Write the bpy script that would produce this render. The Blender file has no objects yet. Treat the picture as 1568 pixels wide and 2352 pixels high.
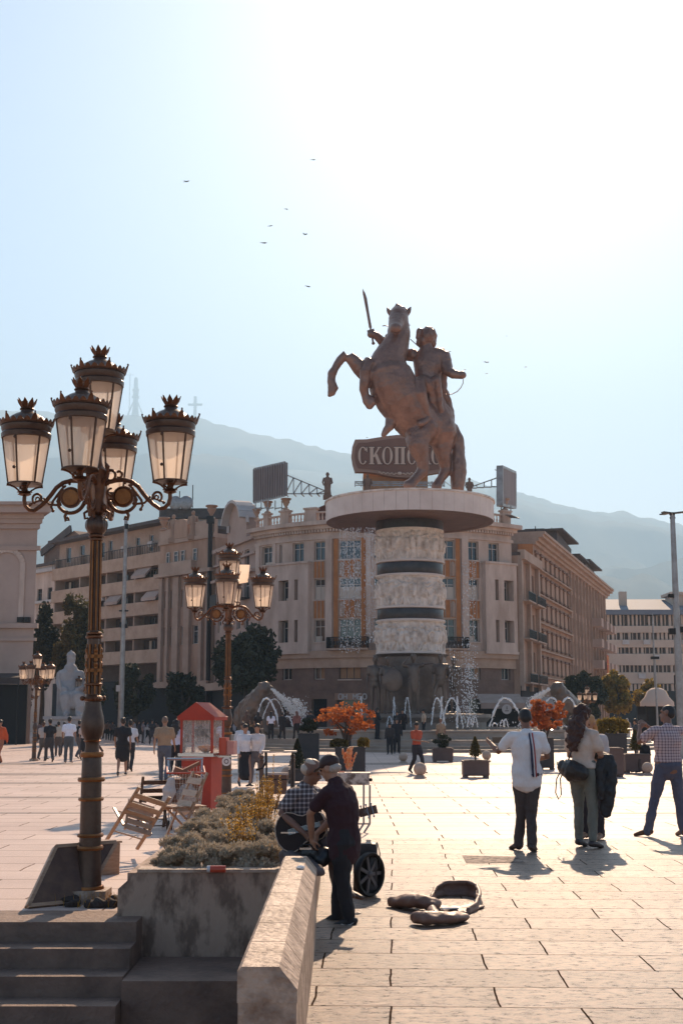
import bpy, bmesh, math, random
from mathutils import Vector, Matrix, noise
V = Vector
R = math.radians
PI = math.pi
sc = bpy.context.scene
COL = sc.collection
random.seed(7)
# ---------------------------------------------------------------- camera
F = 2940.0; CX = 784.0; CY = 1176.0; HZ = 1645.0; CAMH = 1.85
TILT = math.atan((HZ - CY) / F)
cam = bpy.data.objects.new('camera', bpy.data.cameras.new('camera'))
COL.objects.link(cam)
cam.location = (0, 0, CAMH); cam.rotation_euler = (PI / 2 + TILT, 0, 0)
cam.data.sensor_fit = 'VERTICAL'; cam.data.sensor_height = 36; cam.data.lens = 36 * F / 2352
cam.data.clip_start = 0.1; cam.data.clip_end = 20000
sc.camera = cam
# ---------------------------------------------------------------- sky, sun, exposure
SUN_EL = R(32.6); SUN_AZ = R(9.0)      # azimuth: to the right of +Y
w = bpy.data.worlds.new('World'); sc.world = w; w.use_nodes = True
nt = w.node_tree; bg = nt.nodes['Background']
sky = nt.nodes.new('ShaderNodeTexSky'); sky.sky_type = 'NISHITA'
sky.sun_disc = False; sky.sun_elevation = SUN_EL; sky.sun_rotation = SUN_AZ
sky.altitude = 240; sky.air_density = 1.0; sky.dust_density = 1.0; sky.ozone_density = 2.5
nt.links.new(sky.outputs[0], bg.inputs[0]); bg.inputs[1].default_value = 0.074
sl = bpy.data.lights.new('sun', 'SUN'); sl.energy = 5.0; sl.angle = R(0.55); sl.color = (1, 0.73, 0.50)
so = bpy.data.objects.new('sun', sl); COL.objects.link(so)
sd = V((math.sin(SUN_AZ) * math.cos(SUN_EL), math.cos(SUN_AZ) * math.cos(SUN_EL), math.sin(SUN_EL)))
so.rotation_euler = sd.to_track_quat('Z', 'Y').to_euler(); so.location = (10, 40, 60)
vs = sc.view_settings; vs.view_transform = 'Standard'; vs.look = 'None'; vs.exposure = 0.95; vs.gamma = 1
sc.cycles.max_bounces = 6; sc.cycles.volume_bounces = 1; sc.cycles.caustics_reflective = False
sc.cycles.caustics_refractive = False; sc.cycles.sample_clamp_indirect = 4
sc.cycles.use_denoising = True
# ---------------------------------------------------------------- picture <-> place
def ray(x, y):
    c = (x - CX) / F; v = (CY - y) / F
    return V((c, math.cos(TILT) - v * math.sin(TILT), math.sin(TILT) + v * math.cos(TILT)))
def G(x, y, z=0.0):
    d = ray(x, y); t = (z - CAMH) / d.z
    return V((d.x * t, d.y * t, z))
def P(x, y, Y):
    d = ray(x, y); t = Y / d.y
    return V((d.x * t, Y, CAMH + d.z * t))
def X(x, Y, y=1645):
    return P(x, y, Y).x
def Z(y, Y, x=784):
    return P(x, y, Y).z
# ---------------------------------------------------------------- materials
def mat(name, col, rough=0.6, col2=None, nscale=3.0, bump=0.0, bscale=20.0, metal=0.0, spec=0.5, detail=4.0, lo=0.35, hi=0.7, stretch=None):
    m = bpy.data.materials.new(name); m.use_nodes = True
    n = m.node_tree.nodes; l = m.node_tree.links; b = n['Principled BSDF']
    b.inputs['Base Color'].default_value = (*col, 1); b.inputs['Roughness'].default_value = rough
    b.inputs['Metallic'].default_value = metal; b.inputs['Specular IOR Level'].default_value = spec
    if col2 or bump:
        tc = n.new('ShaderNodeTexCoord'); co = tc.outputs['Object']
        if stretch:
            mp = n.new('ShaderNodeMapping'); mp.inputs['Scale'].default_value = stretch
            l.new(co, mp.inputs[0]); co = mp.outputs[0]
    if col2:
        t = n.new('ShaderNodeTexNoise'); t.inputs['Scale'].default_value = nscale; t.inputs['Detail'].default_value = detail
        t.inputs['Roughness'].default_value = 0.65
        l.new(co, t.inputs['Vector'])
        r = n.new('ShaderNodeValToRGB'); r.color_ramp.elements[0].position = lo; r.color_ramp.elements[1].position = hi
        r.color_ramp.elements[0].color = (*col, 1); r.color_ramp.elements[1].color = (*col2, 1)
        l.new(t.outputs['Fac'], r.inputs[0]); l.new(r.outputs[0], b.inputs['Base Color'])
    if bump:
        t2 = n.new('ShaderNodeTexNoise'); t2.inputs['Scale'].default_value = bscale; t2.inputs['Detail'].default_value = 5
        l.new(co, t2.inputs['Vector'])
        bp = n.new('ShaderNodeBump'); bp.inputs['Strength'].default_value = min(1, bump); bp.inputs['Distance'].default_value = 0.6 / bscale
        l.new(t2.outputs['Fac'], bp.inputs['Height']); l.new(bp.outputs[0], b.inputs['Normal'])
    return m
# ---------------------------------------------------------------- mesh builder
class MB:
    def __init__(s): s.v = []; s.f = []; s.sm = []; s.mi = []; s.cur = 0
    def add(s, vs, fs, smooth=False):
        o = len(s.v); s.v += [tuple(p) for p in vs]
        for f in fs: s.f.append([o + i for i in f]); s.sm.append(smooth); s.mi.append(s.cur)
        return s
    def quad(s, a, b, c, d): return s.add([a, b, c, d], [(0, 1, 2, 3)])
    def box(s, c, size, rz=0, rot=None):
        hx, hy, hz = [q / 2 for q in size]
        M = rot if rot is not None else Matrix.Rotation(rz, 3, 'Z')
        c = V(c)
        vs = [c + M @ V((x * hx, y * hy, z * hz)) for z in (-1, 1) for y in (-1, 1) for x in (-1, 1)]
        return s.add(vs, [(0, 2, 3, 1), (4, 5, 7, 6), (0, 1, 5, 4), (2, 6, 7, 3), (0, 4, 6, 2), (1, 3, 7, 5)])
    def bb(s, x0, x1, y0, y1, z0, z1):
        return s.box(((x0 + x1) / 2, (y0 + y1) / 2, (z0 + z1) / 2), (abs(x1 - x0), abs(y1 - y0), abs(z1 - z0)))
    def beam(s, a, b, wd, ht, up=(0, 0, 1)):
        a, b = V(a), V(b); d = b - a; L = d.length
        if L < 1e-6: return s
        d.normalize(); u = V(up)
        if abs(d.dot(u)) > .98: u = V((1, 0, 0))
        sx = d.cross(u).normalized(); uz = sx.cross(d).normalized()
        M = Matrix((sx, d, uz)).transposed()
        return s.box((a + b) / 2, (wd, L, ht), rot=M)
    def loft(s, pts, rad, n=10, side=None, caps=True, smooth=True):
        """rings along pts, rad: floats or (rs, rt)"""
        pts = [V(p) for p in pts]; N = len(pts)
        rad = [(r, r) if not isinstance(r, (tuple, list)) else tuple(r) for r in rad]
        tang = []
        for i in range(N):
            a = pts[max(0, i - 1)]; b = pts[min(N - 1, i + 1)]
            t = (b - a); tang.append(t.normalized() if t.length > 1e-9 else V((0, 0, 1)))
        sd_ = V(side) if side else V((1, 0, 0))
        if abs(sd_.dot(tang[0])) > .95 and not side: sd_ = V((0, 1, 0))
        rings = []; prev = sd_
        def frame(t):
            nonlocal prev
            a = prev - t * prev.dot(t)
            if a.length < 1e-4: a = t.orthogonal()
            a.normalize()
            if side is None: prev = a
            return a, t.cross(a).normalized()
        vs = []; fr = [frame(t) for t in tang]
        seq = []
        if caps:
            a, b = fr[0]
            for q in (80, 50, 20):
                k = math.cos(R(q)); h = math.sin(R(q)) * min(rad[0])
                seq.append((pts[0] - tang[0] * h, rad[0][0] * k, rad[0][1] * k, a, b))
        for i in range(N): seq.append((pts[i], rad[i][0], rad[i][1], *fr[i]))
        if caps:
            a, b = fr[-1]
            for q in (20, 50, 80):
                k = math.cos(R(q)); h = math.sin(R(q)) * min(rad[-1])
                seq.append((pts[-1] + tang[-1] * h, rad[-1][0] * k, rad[-1][1] * k, a, b))
        for (p, ra, rb, a, b) in seq:
            for k in range(n):
                q = 2 * PI * k / n
                vs.append(p + a * (math.cos(q) * ra) + b * (math.sin(q) * rb))
        fs = []
        for i in range(len(seq) - 1):
            for k in range(n):
                k2 = (k + 1) % n
                fs.append((i * n + k, i * n + k2, (i + 1) * n + k2, (i + 1) * n + k))
        fs.append(tuple(reversed(range(n)))); o = (len(seq) - 1) * n; fs.append(tuple(o + k for k in range(n)))
        return s.add(vs, fs, smooth)
    def tube(s, a, b, r, r2=None, n=8, smooth=True):
        return s.loft([a, b], [r, r2 if r2 else r], n, caps=False, smooth=smooth)
    def ell(s, c, r, n=12, m=8, rot=None):
        c = V(c); vs = []; fs = []
        if not isinstance(r, (tuple, list)): r = (r, r, r)
        vs.append(V((0, 0, -r[2])))
        for j in range(1, m):
            ph = -PI / 2 + PI * j / m
            for k in range(n):
                q = 2 * PI * k / n
                vs.append(V((math.cos(q) * math.cos(ph) * r[0], math.sin(q) * math.cos(ph) * r[1], math.sin(ph) * r[2])))
        vs.append(V((0, 0, r[2])))
        for k in range(n):
            k2 = (k + 1) % n
            fs.append((0, 1 + k2, 1 + k)); T = len(vs) - 1; o = 1 + (m - 2) * n
            fs.append((T, o + k, o + k2))
            for j in range(m - 2):
                fs.append((1 + j * n + k, 1 + j * n + k2, 1 + (j + 1) * n + k2, 1 + (j + 1) * n + k))
        vs = [c + (rot @ p if rot is not None else p) for p in vs]
        return s.add(vs, fs, True)
    def lathe(s, prof, n=16, c=(0, 0, 0), smooth=True, a0=0, flute=None):
        """prof: (radius, z); bottom to top"""
        c = V(c); vs = []; fs = []
        for i, (r, z) in enumerate(prof):
            for k in range(n):
                q = a0 + 2 * PI * k / n; rr = r
                if flute and k % 2: rr = r * flute
                vs.append(c + V((math.cos(q) * rr, math.sin(q) * rr, z)))
        for i in range(len(prof) - 1):
            for k in range(n):
                k2 = (k + 1) % n
                fs.append((i * n + k, i * n + k2, (i + 1) * n + k2, (i + 1) * n + k))
        fs.append(tuple(reversed(range(n)))); o = (len(prof) - 1) * n; fs.append(tuple(o + k for k in range(n)))
        return s.add(vs, fs, smooth)
    def prism(s, poly, d, off=(0, 0, 0)):
        """closed polygon (3-D points) pushed along d"""
        d = V(d); p = [V(q) + V(off) for q in poly]; n = len(p)
        fs = [tuple(range(n)), tuple(reversed(range(n, 2 * n)))]
        for i in range(n):
            j = (i + 1) % n; fs.append((i, n + i, n + j, j))
        return s.add(p + [q + d for q in p], fs)
    def xf(s, M, start=0):
        for i in range(start, len(s.v)): s.v[i] = tuple(M @ V(s.v[i]))
        return s
    def build(s, name, m, parent=None, loc=None, fixn=False, sharp=40):
        me = bpy.data.meshes.new(name); me.from_pydata(s.v, [], s.f)
        ms = m if isinstance(m, (list, tuple)) else [m]
        for q in ms: me.materials.append(q)
        me.polygons.foreach_set('use_smooth', s.sm); me.polygons.foreach_set('material_index', s.mi)
        if fixn:
            bm = bmesh.new(); bm.from_mesh(me); bmesh.ops.recalc_face_normals(bm, faces=bm.faces); bm.to_mesh(me); bm.free()
        if any(s.sm) and sharp:
            me.set_sharp_from_angle(angle=R(sharp))
        me.update()
        o = bpy.data.objects.new(name, me); COL.objects.link(o)
        if parent: o.parent = parent
        if loc is not None: o.location = loc
        return o
def tag(o, label=None, cat=None, group=None, kind=None):
    if label: o['label'] = label
    if cat: o['category'] = cat
    if group: o['group'] = group
    if kind: o['kind'] = kind
    return o
def thing(name, label, cat, loc=(0, 0, 0), rz=0, group=None, scale=None):
    o = bpy.data.objects.new(name, None); COL.objects.link(o)
    o.location = loc; o.rotation_euler = (0, 0, rz); o.empty_display_size = .2
    if scale: o.scale = (scale,) * 3 if not isinstance(scale, (tuple, list)) else scale
    return tag(o, label, cat, group)
KIDS = {}
def copy_tree(o, parent=None):
    c = o.copy(); COL.objects.link(c)
    if parent: c.parent = parent
    for ch in [q for q in COL.objects if q.parent == o]: copy_tree(ch, c)
    return c
_WS = bpy.data.scenes.new('work')
def remesh(mb, name, m, voxel, parent=None, smooth=4, factor=0.6, loc=None, disp=None):
    """union of closed pieces grown into ONE continuous surface"""
    me = bpy.data.meshes.new(name + '_src'); me.from_pydata(mb.v, [], mb.f)
    o = bpy.data.objects.new(name + '_src', me); _WS.collection.objects.link(o)
    md = o.modifiers.new('r', 'REMESH'); md.mode = 'VOXEL'; md.voxel_size = voxel; md.use_smooth_shade = True
    if smooth:
        ms = o.modifiers.new('s', 'SMOOTH'); ms.factor = factor; ms.iterations = smooth
    with bpy.context.temp_override(scene=_WS, view_layer=_WS.view_layers[0]):
        dg = bpy.context.evaluated_depsgraph_get(); dg.update()
        out = bpy.data.meshes.new_from_object(o.evaluated_get(dg)); out.name = name
    bpy.data.objects.remove(o); bpy.data.meshes.remove(me)
    if disp:
        cos = [v_.co.copy() for v_ in out.vertices]; nos = [v_.normal.copy() for v_ in out.vertices]; fl_ = []
        for c_, n_ in zip(cos, nos): fl_ += (c_ + disp(c_, n_))[:]
        out.vertices.foreach_set('co', fl_)
    out.materials.clear(); out.materials.append(m)
    out.polygons.foreach_set('use_smooth', [True] * len(out.polygons)); out.update()
    r = bpy.data.objects.new(name, out); COL.objects.link(r)
    if parent: r.parent = parent
    if loc is not None: r.location = loc
    return r
# ================================================================ GROUND
def stone_floor(name, c1, c2, joint, bw, bh, rough, bumpd, wear, rough2=None, rz=0.0, lo=.30, hi=.44, fine=.35, wob=.05, spec=.25, ns=7, link=False, st=3.2, mort=.012):
    m = bpy.data.materials.new(name); m.use_nodes = True
    n = m.node_tree.nodes; l = m.node_tree.links; b = n['Principled BSDF']
    tc = n.new('ShaderNodeTexCoord')
    mp = n.new('ShaderNodeMapping'); mp.inputs['Rotation'].default_value = (0, 0, rz); l.new(tc.outputs['Object'], mp.inputs[0])
    # a little wobble so that the joints are not ruler straight
    wn = n.new('ShaderNodeTexNoise'); wn.inputs['Scale'].default_value = 1.3; wn.inputs['Detail'].default_value = 3; l.new(mp.outputs[0], wn.inputs['Vector'])
    wa = n.new('ShaderNodeVectorMath'); wa.operation = 'MULTIPLY_ADD'; wa.inputs[1].default_value = (wob, wob, 0); l.new(wn.outputs['Color'], wa.inputs[0]); l.new(mp.outputs[0], wa.inputs[2])
    br = n.new('ShaderNodeTexBrick'); br.inputs['Scale'].default_value = 1
    br.inputs['Brick Width'].default_value = bw; br.inputs['Row Height'].default_value = bh
    br.inputs['Mortar Size'].default_value = mort; br.inputs['Mortar Smooth'].default_value = 0.2
    br.inputs['Color1'].default_value = (*c1, 1); br.inputs['Color2'].default_value = (*c2, 1); br.inputs['Mortar'].default_value = (*joint, 1)
    br.offset = 0.42; br.squash = 1
    l.new(wa.outputs[0], br.inputs['Vector'])
    # fine streaks and pits running across the slabs
    ms = n.new('ShaderNodeMapping'); ms.inputs['Scale'].default_value = (1.0, st, 1); l.new(mp.outputs[0], ms.inputs[0])
    n1 = n.new('ShaderNodeTexNoise'); n1.inputs['Scale'].default_value = ns; n1.inputs['Detail'].default_value = 8; n1.inputs['Roughness'].default_value = .75; l.new(ms.outputs[0], n1.inputs['Vector'])
    n2 = n.new('ShaderNodeTexNoise'); n2.inputs['Scale'].default_value = .55; n2.inputs['Detail'].default_value = 4; l.new(mp.outputs[0], n2.inputs['Vector'])
    rp = n.new('ShaderNodeValToRGB'); rp.color_ramp.elements[0].position = lo; rp.color_ramp.elements[1].position = hi
    rp.color_ramp.elements[0].color = (1 - wear, 1 - wear, 1 - wear, 1); rp.color_ramp.elements[1].color = (1, 1, 1, 1); l.new(n1.outputs['Fac'], rp.inputs[0])
    mx = n.new('ShaderNodeMixRGB'); mx.blend_type = 'MULTIPLY'; mx.inputs[0].default_value = 1; l.new(br.outputs['Color'], mx.inputs[1]); l.new(rp.outputs[0], mx.inputs[2])
    r2 = n.new('ShaderNodeValToRGB'); r2.color_ramp.elements[0].color = (.60, .56, .54, 1); r2.color_ramp.elements[1].color = (1.1, 1.08, 1.05, 1); l.new(n2.outputs['Fac'], r2.inputs[0])
    m2 = n.new('ShaderNodeMixRGB'); m2.blend_type = 'MULTIPLY'; m2.inputs[0].default_value = 1; l.new(mx.outputs[0], m2.inputs[1]); l.new(r2.outputs[0], m2.inputs[2])
    l.new(m2.outputs[0], b.inputs['Base Color'])
    rr = n.new('ShaderNodeMapRange'); rr.inputs['To Min'].default_value = rough; rr.inputs['To Max'].default_value = rough2 or rough + .2
    rr.inputs['From Min'].default_value = .3; rr.inputs['From Max'].default_value = .7
    l.new(rp.outputs[0] if link else n1.outputs['Fac'], rr.inputs[0]); jr = n.new('ShaderNodeMath'); jr.operation = 'MAXIMUM'; l.new(rr.outputs[0], jr.inputs[0]); l.new(br.outputs['Fac'], jr.inputs[1]); l.new(jr.outputs[0], b.inputs['Roughness'])
    js = n.new('ShaderNodeMath'); js.operation = 'MULTIPLY_ADD'; js.inputs[1].default_value = -spec; js.inputs[2].default_value = spec; l.new(br.outputs['Fac'], js.inputs[0]); l.new(js.outputs[0], b.inputs['Specular IOR Level'])
    # height: joints sunk, pits
    ad = n.new('ShaderNodeMath'); ad.operation = 'MULTIPLY_ADD'; ad.inputs[1].default_value = -.8; l.new(br.outputs['Fac'], ad.inputs[0]); l.new(n1.outputs['Fac'], ad.inputs[2])
    n3 = n.new('ShaderNodeTexNoise'); n3.inputs['Scale'].default_value = 38; n3.inputs['Detail'].default_value = 4; l.new(ms.outputs[0], n3.inputs['Vector'])
    a2 = n.new('ShaderNodeMath'); a2.operation = 'MULTIPLY_ADD'; a2.inputs[1].default_value = fine; l.new(n3.outputs['Fac'], a2.inputs[0]); l.new(ad.outputs[0], a2.inputs[2])
    bp = n.new('ShaderNodeBump'); bp.inputs['Strength'].default_value = 1; bp.inputs['Distance'].default_value = bumpd
    l.new(a2.outputs[0], bp.inputs['Height']); l.new(bp.outputs[0], b.inputs['Normal'])
    b.inputs['Specular IOR Level'].default_value = spec
    return m
M_PLAZA = stone_floor('plaza stone', (.70, .53, .45), (.77, .60, .51), (.30, .21, .16), 1.6, .8, .42, .006, .25)
M_OLD = stone_floor('worn slabs', (.33, .215, .15), (.55, .39, .29), (.12, .075, .05), 1.22, .62, 0.22, .024, .72, .42, rz=R(2.3), lo=.40, hi=.54, fine=.5, wob=.06, spec=1.0, ns=9, st=1.7, mort=.008)
M_BAND = stone_floor('dark paving bands', (.38, .29, .25), (.42, .33, .28), (.2, .15, .12), 1.2, .4, .45, .004, .2)
SX0, SX1, SY1 = -11.0, G(545, 2221, .675).x - .02, G(300, 2105).y    # stairwell: left, right, far edge
FAR = 15000
g = MB()
for (x0, x1, y0, y1) in ((-FAR, SX0, -60, FAR), (SX0, SX1, SY1, FAR), (SX1, FAR, -60, FAR), (SX0, SX1, -60, -14)):
    g.quad((x0, y0, 0), (x1, y0, 0), (x1, y1, 0), (x0, y1, 0))
tag(g.build('plaza_ground', M_PLAZA), kind='structure')
g = MB(); yb = G(784, 1926).y
g.quad((-.33, 2, .004), (30, 2, .004), (30, yb, .004), (-.33, yb, .004))
tag(g.build('worn_slab_pavement', M_OLD), kind='structure')
g = MB()
for (ya, yb_) in ((1752, 1757), (1776, 1781), (1797, 1800), (1830, 1833), (1866, 1869)):
    a = G(784, ya).y; b = G(784, yb_).y
    g.quad((-60, b, .004), (60, b, .004), (60, a, .004), (-60, a, .004))
tag(g.build('paving_bands', M_BAND), kind='structure')
# dark broken slab patch and an iron grate in the pavement
M_DIRT = mat('packed dirt', (.06, .035, .025), .8, (.34, .24, .18), 9, .6, 30, lo=.42, hi=.56)
g = MB()
p = [G(1060, 1966), G(1188, 1969), G(1206, 1983), G(1070, 1984)]
g.add([q + V((0, 0, .009)) for q in p], [(0, 3, 2, 1)])
tag(g.build('sunken_slab', M_DIRT), kind='structure')
# ---- stair going down towards the camera
M_STEP = mat('old step stone', (.27, .17, .12), .75, (.14, .088, .064), 2.2, .5, 14)
M_COPE = mat('coping limestone', (.56, .40, .29), .62, (.26, .165, .11), 5.0, .8, 22, lo=.40, hi=.62)
M_PLANT = mat('stained planter stone', (.44, .30, .215), .8, (.20, .13, .09), 5.5, .7, 26, lo=.46, hi=.60, stretch=(1, 1, .45))
st = thing('stair', 'worn stone stair going down beside the planter', 'stair')
tread, rise, nst = .335, .17, 15
for i in range(nst):
    m_ = MB(); y1 = SY1 - i * tread; z1 = -i * rise
    # each step: nosing slab with broken lit edges
    m_.bb(SX0, -1.86, y1 - tread - .02, y1 + (.0 if i else .35), z1 - rise - .3, z1 - .001 if i else .004)
    m_.build('step', M_STEP, st)
m_ = MB(); m_.bb(SX0, SX1, -14, SY1 - nst * tread, -nst * rise - .4, -nst * rise)
m_.bb(-1.85, SX1 - .004, SY1 - nst * tread, SY1 - 1.12, -2.9, -1.15); m_.bb(-1.855, SX1 - .005, SY1 - 1.119, SY1 - .013, -2.9, -.36)
m_.build('landing', M_STEP, st)
m_ = MB()
m_.bb(SX0 - .3, SX0, -14, SY1, -4, -.01); m_.bb(SX0, SX1, -14.3, -14, -4, -.01)
tag(m_.build('retaining_wall', M_STEP), 'dark retaining wall lining the sunken stair', 'wall')
# ---- long coping wall on the right of the stair, near to camera
wr = thing('stone_wall', 'low stone wall with bevelled slab coping right of the sunken stair', 'wall')
zl, zt = .57, .675; ya = G(600, 2221, zt).y; yb_ = G(690, 1966, zt).y
wx0, wx1, wx2 = G(545, 2221, zt).x, G(636, 2221, zt).x, G(683, 2272, zl).x
m_ = MB()
m_.prism([(wx0 + .004, ya + .012, -3), (wx2 - .004, ya + .012, -3), (wx2 - .004, ya + .012, zl - .061), (wx0 + .004, ya + .012, zl - .061)], (0, yb_ - ya - .03, 0))
m_.build('wall_body', M_COPE, wr)
y = ya; k = 0
while y < yb_ - .05:
    L = min([.70, .62, .66, .6][k % 4], yb_ - y); c = MB(); e = .006
    c.prism([(wx0, y + e, zl - .06), (wx2, y + e, zl - .06), (wx2, y + e, zl), (wx1 + .01, y + e, zt), (wx0 + .02, y + e, zt), (wx0, y + e, zt - .02)], (0, L - 2 * e, 0))
    c.build('coping_slab', M_COPE, wr); y += L; k += 1
# ---- planter
pl = thing('stone_planter', 'stained grey stone planter at the head of the stair, filled with low shrubs', 'planter')
PX0 = G(269, 2106).x; PZ = .40
m_ = MB()
def pf(y0, x0, top): return [(x0, y0, -2.9), (SX1 + .03, y0, -2.9), (SX1 + .03, y0, top), (x0 + .17, y0, top), (x0, y0, top - .15)]
m_.prism(pf(SY1 - .01, PX0, PZ), (0, .22, 0))
PY1 = 22.5
m_.bb(PX0 + .05, PX0 + .24, SY1 + .212, PY1, -.1, PZ - .03)
m_.bb(PX0 + .05, wx2 - .03, PY1, PY1 + .2, -.1, PZ - .03)
m_.bb(wx0 + .03, wx2 - .03, max(SY1 + .212, yb_ + .01), PY1, -.1, PZ - .02)
m_.build('planter_wall', M_PLANT, pl)
m_ = MB(); m_.bb(PX0 + .245, wx0 + .028, SY1 + .215, PY1 - .01, 0, PZ - .12); m_.build('soil', M_DIRT, pl)
m_ = MB(); m_.bb(PX0 + .18, SX1 + .01, SY1 - .03, SY1 + .2, PZ + .001, PZ + .03); m_.build('planter_rim', M_COPE, pl)
# ================================================================ MOUNTAINS
def interp(tab, x):
    if x <= tab[0][0]:
        (x0, y0), (x1, y1) = tab[0], tab[1]
    elif x >= tab[-1][0]:
        (x0, y0), (x1, y1) = tab[-2], tab[-1]
    else:
        for i in range(len(tab) - 1):
            if tab[i][0] <= x <= tab[i + 1][0]: (x0, y0), (x1, y1) = tab[i], tab[i + 1]; break
    return y0 + (y1 - y0) * (x - x0) / (x1 - x0)
def mountain(name, tab, Yr, Yb, m, seed, rough):
    nx, ny = 260, 26; mb = MB(); vs = []
    for j in range(ny):
        t = j / (ny - 1) * 1.25
        for i in range(nx):
            xd = -700 + i / (nx - 1) * 3000
            yd = interp(tab, xd)
            p = P(xd, yd, Yr); x = p.x
            y = Yb + (Yr - Yb) * t
            h = p.z
            s_ = t if t < 1 else 2 - t
            prof = max(0, s_) ** 1.15
            nz = noise.fractal(V((x / 1000, y / 700, seed)), .9, 2.1, 6) * (h * .16) * math.sin(PI * min(1, max(0, s_))) * 1.6
            rg = noise.fractal(V((x / 100, y / 100, seed + 9)), .7, 2.2, 5) * rough * min(1, s_ * 2)
            vs.append((x * (1 if t >= 1 else .55 + .45 * t ** .5) if False else x, y, max(-2, h * prof + nz + rg)))
    fs = [(j * nx + i, j * nx + i + 1, (j + 1) * nx + i + 1, (j + 1) * nx + i) for j in range(ny - 1) for i in range(nx - 1)]
    mb.add(vs, fs, True)
    return tag(mb.build(name, m, sharp=None), kind='structure')
M_MT = mat('forested slope', (.030, .045, .030), 1, (.10, .10, .07), .0025, 0, detail=8, lo=.4, hi=.62, spec=.05)
RIDGE = [(-300, 930), (0, 942), (130, 948), (300, 955), (460, 962), (560, 990), (700, 1020), (800, 1042), (1000, 1085), (1180, 1128), (1282, 1158), (1351, 1172), (1429, 1178), (1496, 1190), (1568, 1208), (1900, 1330)]
RIDGE2 = [(-300, 1000), (300, 1040), (700, 1080), (1000, 1110), (1180, 1140), (1240, 1158), (1282, 1173), (1351, 1184), (1429, 1187), (1496, 1204), (1568, 1222), (1900, 1360)]
mountain('mountain', RIDGE, 6500, 3400, M_MT, 3.1, 16)
mountain('foothill', RIDGE2, 5800, 2000, M_MT, 8.3, 11)
M_STEELFAR = mat('far concrete', (.20, .20, .21), .8)
t = thing('radio_tower', 'tall concrete telecom tower with round decks on the mountain ridge', 'tower')
b = P(311, 950, 6500); k = 6500 / F; mb = MB()
mb.lathe([(9 * k, 0), (6 * k, 25 * k), (6 * k, 40 * k), (9 * k, 42 * k), (9 * k, 46 * k), (6.5 * k, 47 * k), (6.5 * k, 58 * k), (8 * k, 60 * k), (8 * k, 63 * k), (5 * k, 64 * k), (4.5 * k, 88 * k), (2 * k, 92 * k)], 12)
for s_ in (-1, 1): mb.beam((s_ * 18 * k, 0, 0), (s_ * 5 * k, 0, 32 * k), 3 * k, 3 * k)
mb.build('shaft', M_STEELFAR, t, b - V((0, 0, 9)))
mb = MB(); mb.beam((0, 0, 0), (0, 0, 102 * k), 1.6 * k, 1.6 * k, (1, 0, 0)); mb.beam((-9 * k, 0, 98 * k), (8 * k, 0, 98 * k), 1 * k, 1 * k)
mb.build('crane', M_STEELFAR, t, P(297, 950, 6500) - V((0, 0, 9)))
t = thing('hilltop_cross', 'giant steel lattice cross on the mountain ridge', 'cross')
b = P(448, 962, 6500); mb = MB()
mb.bb(-3.4 * k, 3.4 * k, -4, 4, 0, 58 * k); t2 = mb.build('mast', M_STEELFAR, t, b - V((0, 0, 9)))
mb = MB(); mb.bb(-17 * k, -3.42 * k, -3.8, 3.8, 36 * k, 41 * k); mb.bb(3.42 * k, 17 * k, -3.8, 3.8, 36 * k, 41 * k)
mb.build('crossbar', M_STEELFAR, t, b - V((0, 0, 9)))
# ================================================================ BUILDINGS
M_GLASS = mat('window glass', (.020, .022, .026), .08, (.05, .05, .055), .6, 0, spec=.8)
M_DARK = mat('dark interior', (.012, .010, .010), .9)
M_BLIND = mat('pale blind', (.62, .52, .42), .8)  # pale panel colour standing in for bright reflections in the glass
M_CURT = mat('amber curtain', (.50, .28, .15), .8, (.35, .18, .09), 2.5, 0, stretch=(6, 6, .3))
M_FRW = mat('pale window frame', (.55, .47, .40), .5)
M_FRD = mat('dark window frame', (.10, .07, .055), .5)
M_STONE = mat('weathered render', (.50, .35, .26), .85, (.34, .225, .16), .5, .25, 3, lo=.3, hi=.75)
M_STONE2 = mat('cream render', (.66, .50, .40), .85, (.40, .275, .205), .8, .3, 5, lo=.38, hi=.75, stretch=(1, 1, .3))
M_BROWN = mat('brown render', (.24, .145, .10), .9, (.17, .10, .07), .7, .25, 3)
M_TAN = mat('tan render', (.46, .29, .20), .9, (.29, .165, .105), .7, .3, 5, stretch=(1, 1, .3))
M_ORANGE = mat('orange panel', (.52, .20, .06), .7, (.38, .13, .035), 1.5, 0)
M_BASE = mat('dark rusticated base', (.24, .15, .11), .85, (.16, .10, .07), .7, .3, 3)
M_BAND1 = mat('pale balcony parapet', (.56, .38, .27), .9, (.38, .24, .16), .8, .25, 4, lo=.3, hi=.8)
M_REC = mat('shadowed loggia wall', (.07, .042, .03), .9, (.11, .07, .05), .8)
M_WHITE = mat('whitewashed wall', (.55, .50, .46), .9, (.46, .40, .36), .6, .2, 4)
M_ROOF = mat('dark roofing', (.07, .055, .05), .8, (.12, .085, .07), 1, .3, 5)
M_TILE = mat('red roof tiles', (.20, .075, .045), .85, (.13, .05, .03), 2, .6, 6)
M_IRON = mat('black iron', (.02, .017, .016), .5, metal=.6)
M_STEEL = mat('galvanised steel', (.38, .35, .33), .45, (.25, .22, .2), 2, metal=.7)
M_FAROFF = mat('office concrete', (.60, .45, .34), .9, (.5, .37, .28), .3, .1, 3)
M_FASC = mat('grey plaster', (.50, .36, .29), .9, (.40, .28, .22), .3, .12, 6)
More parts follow.
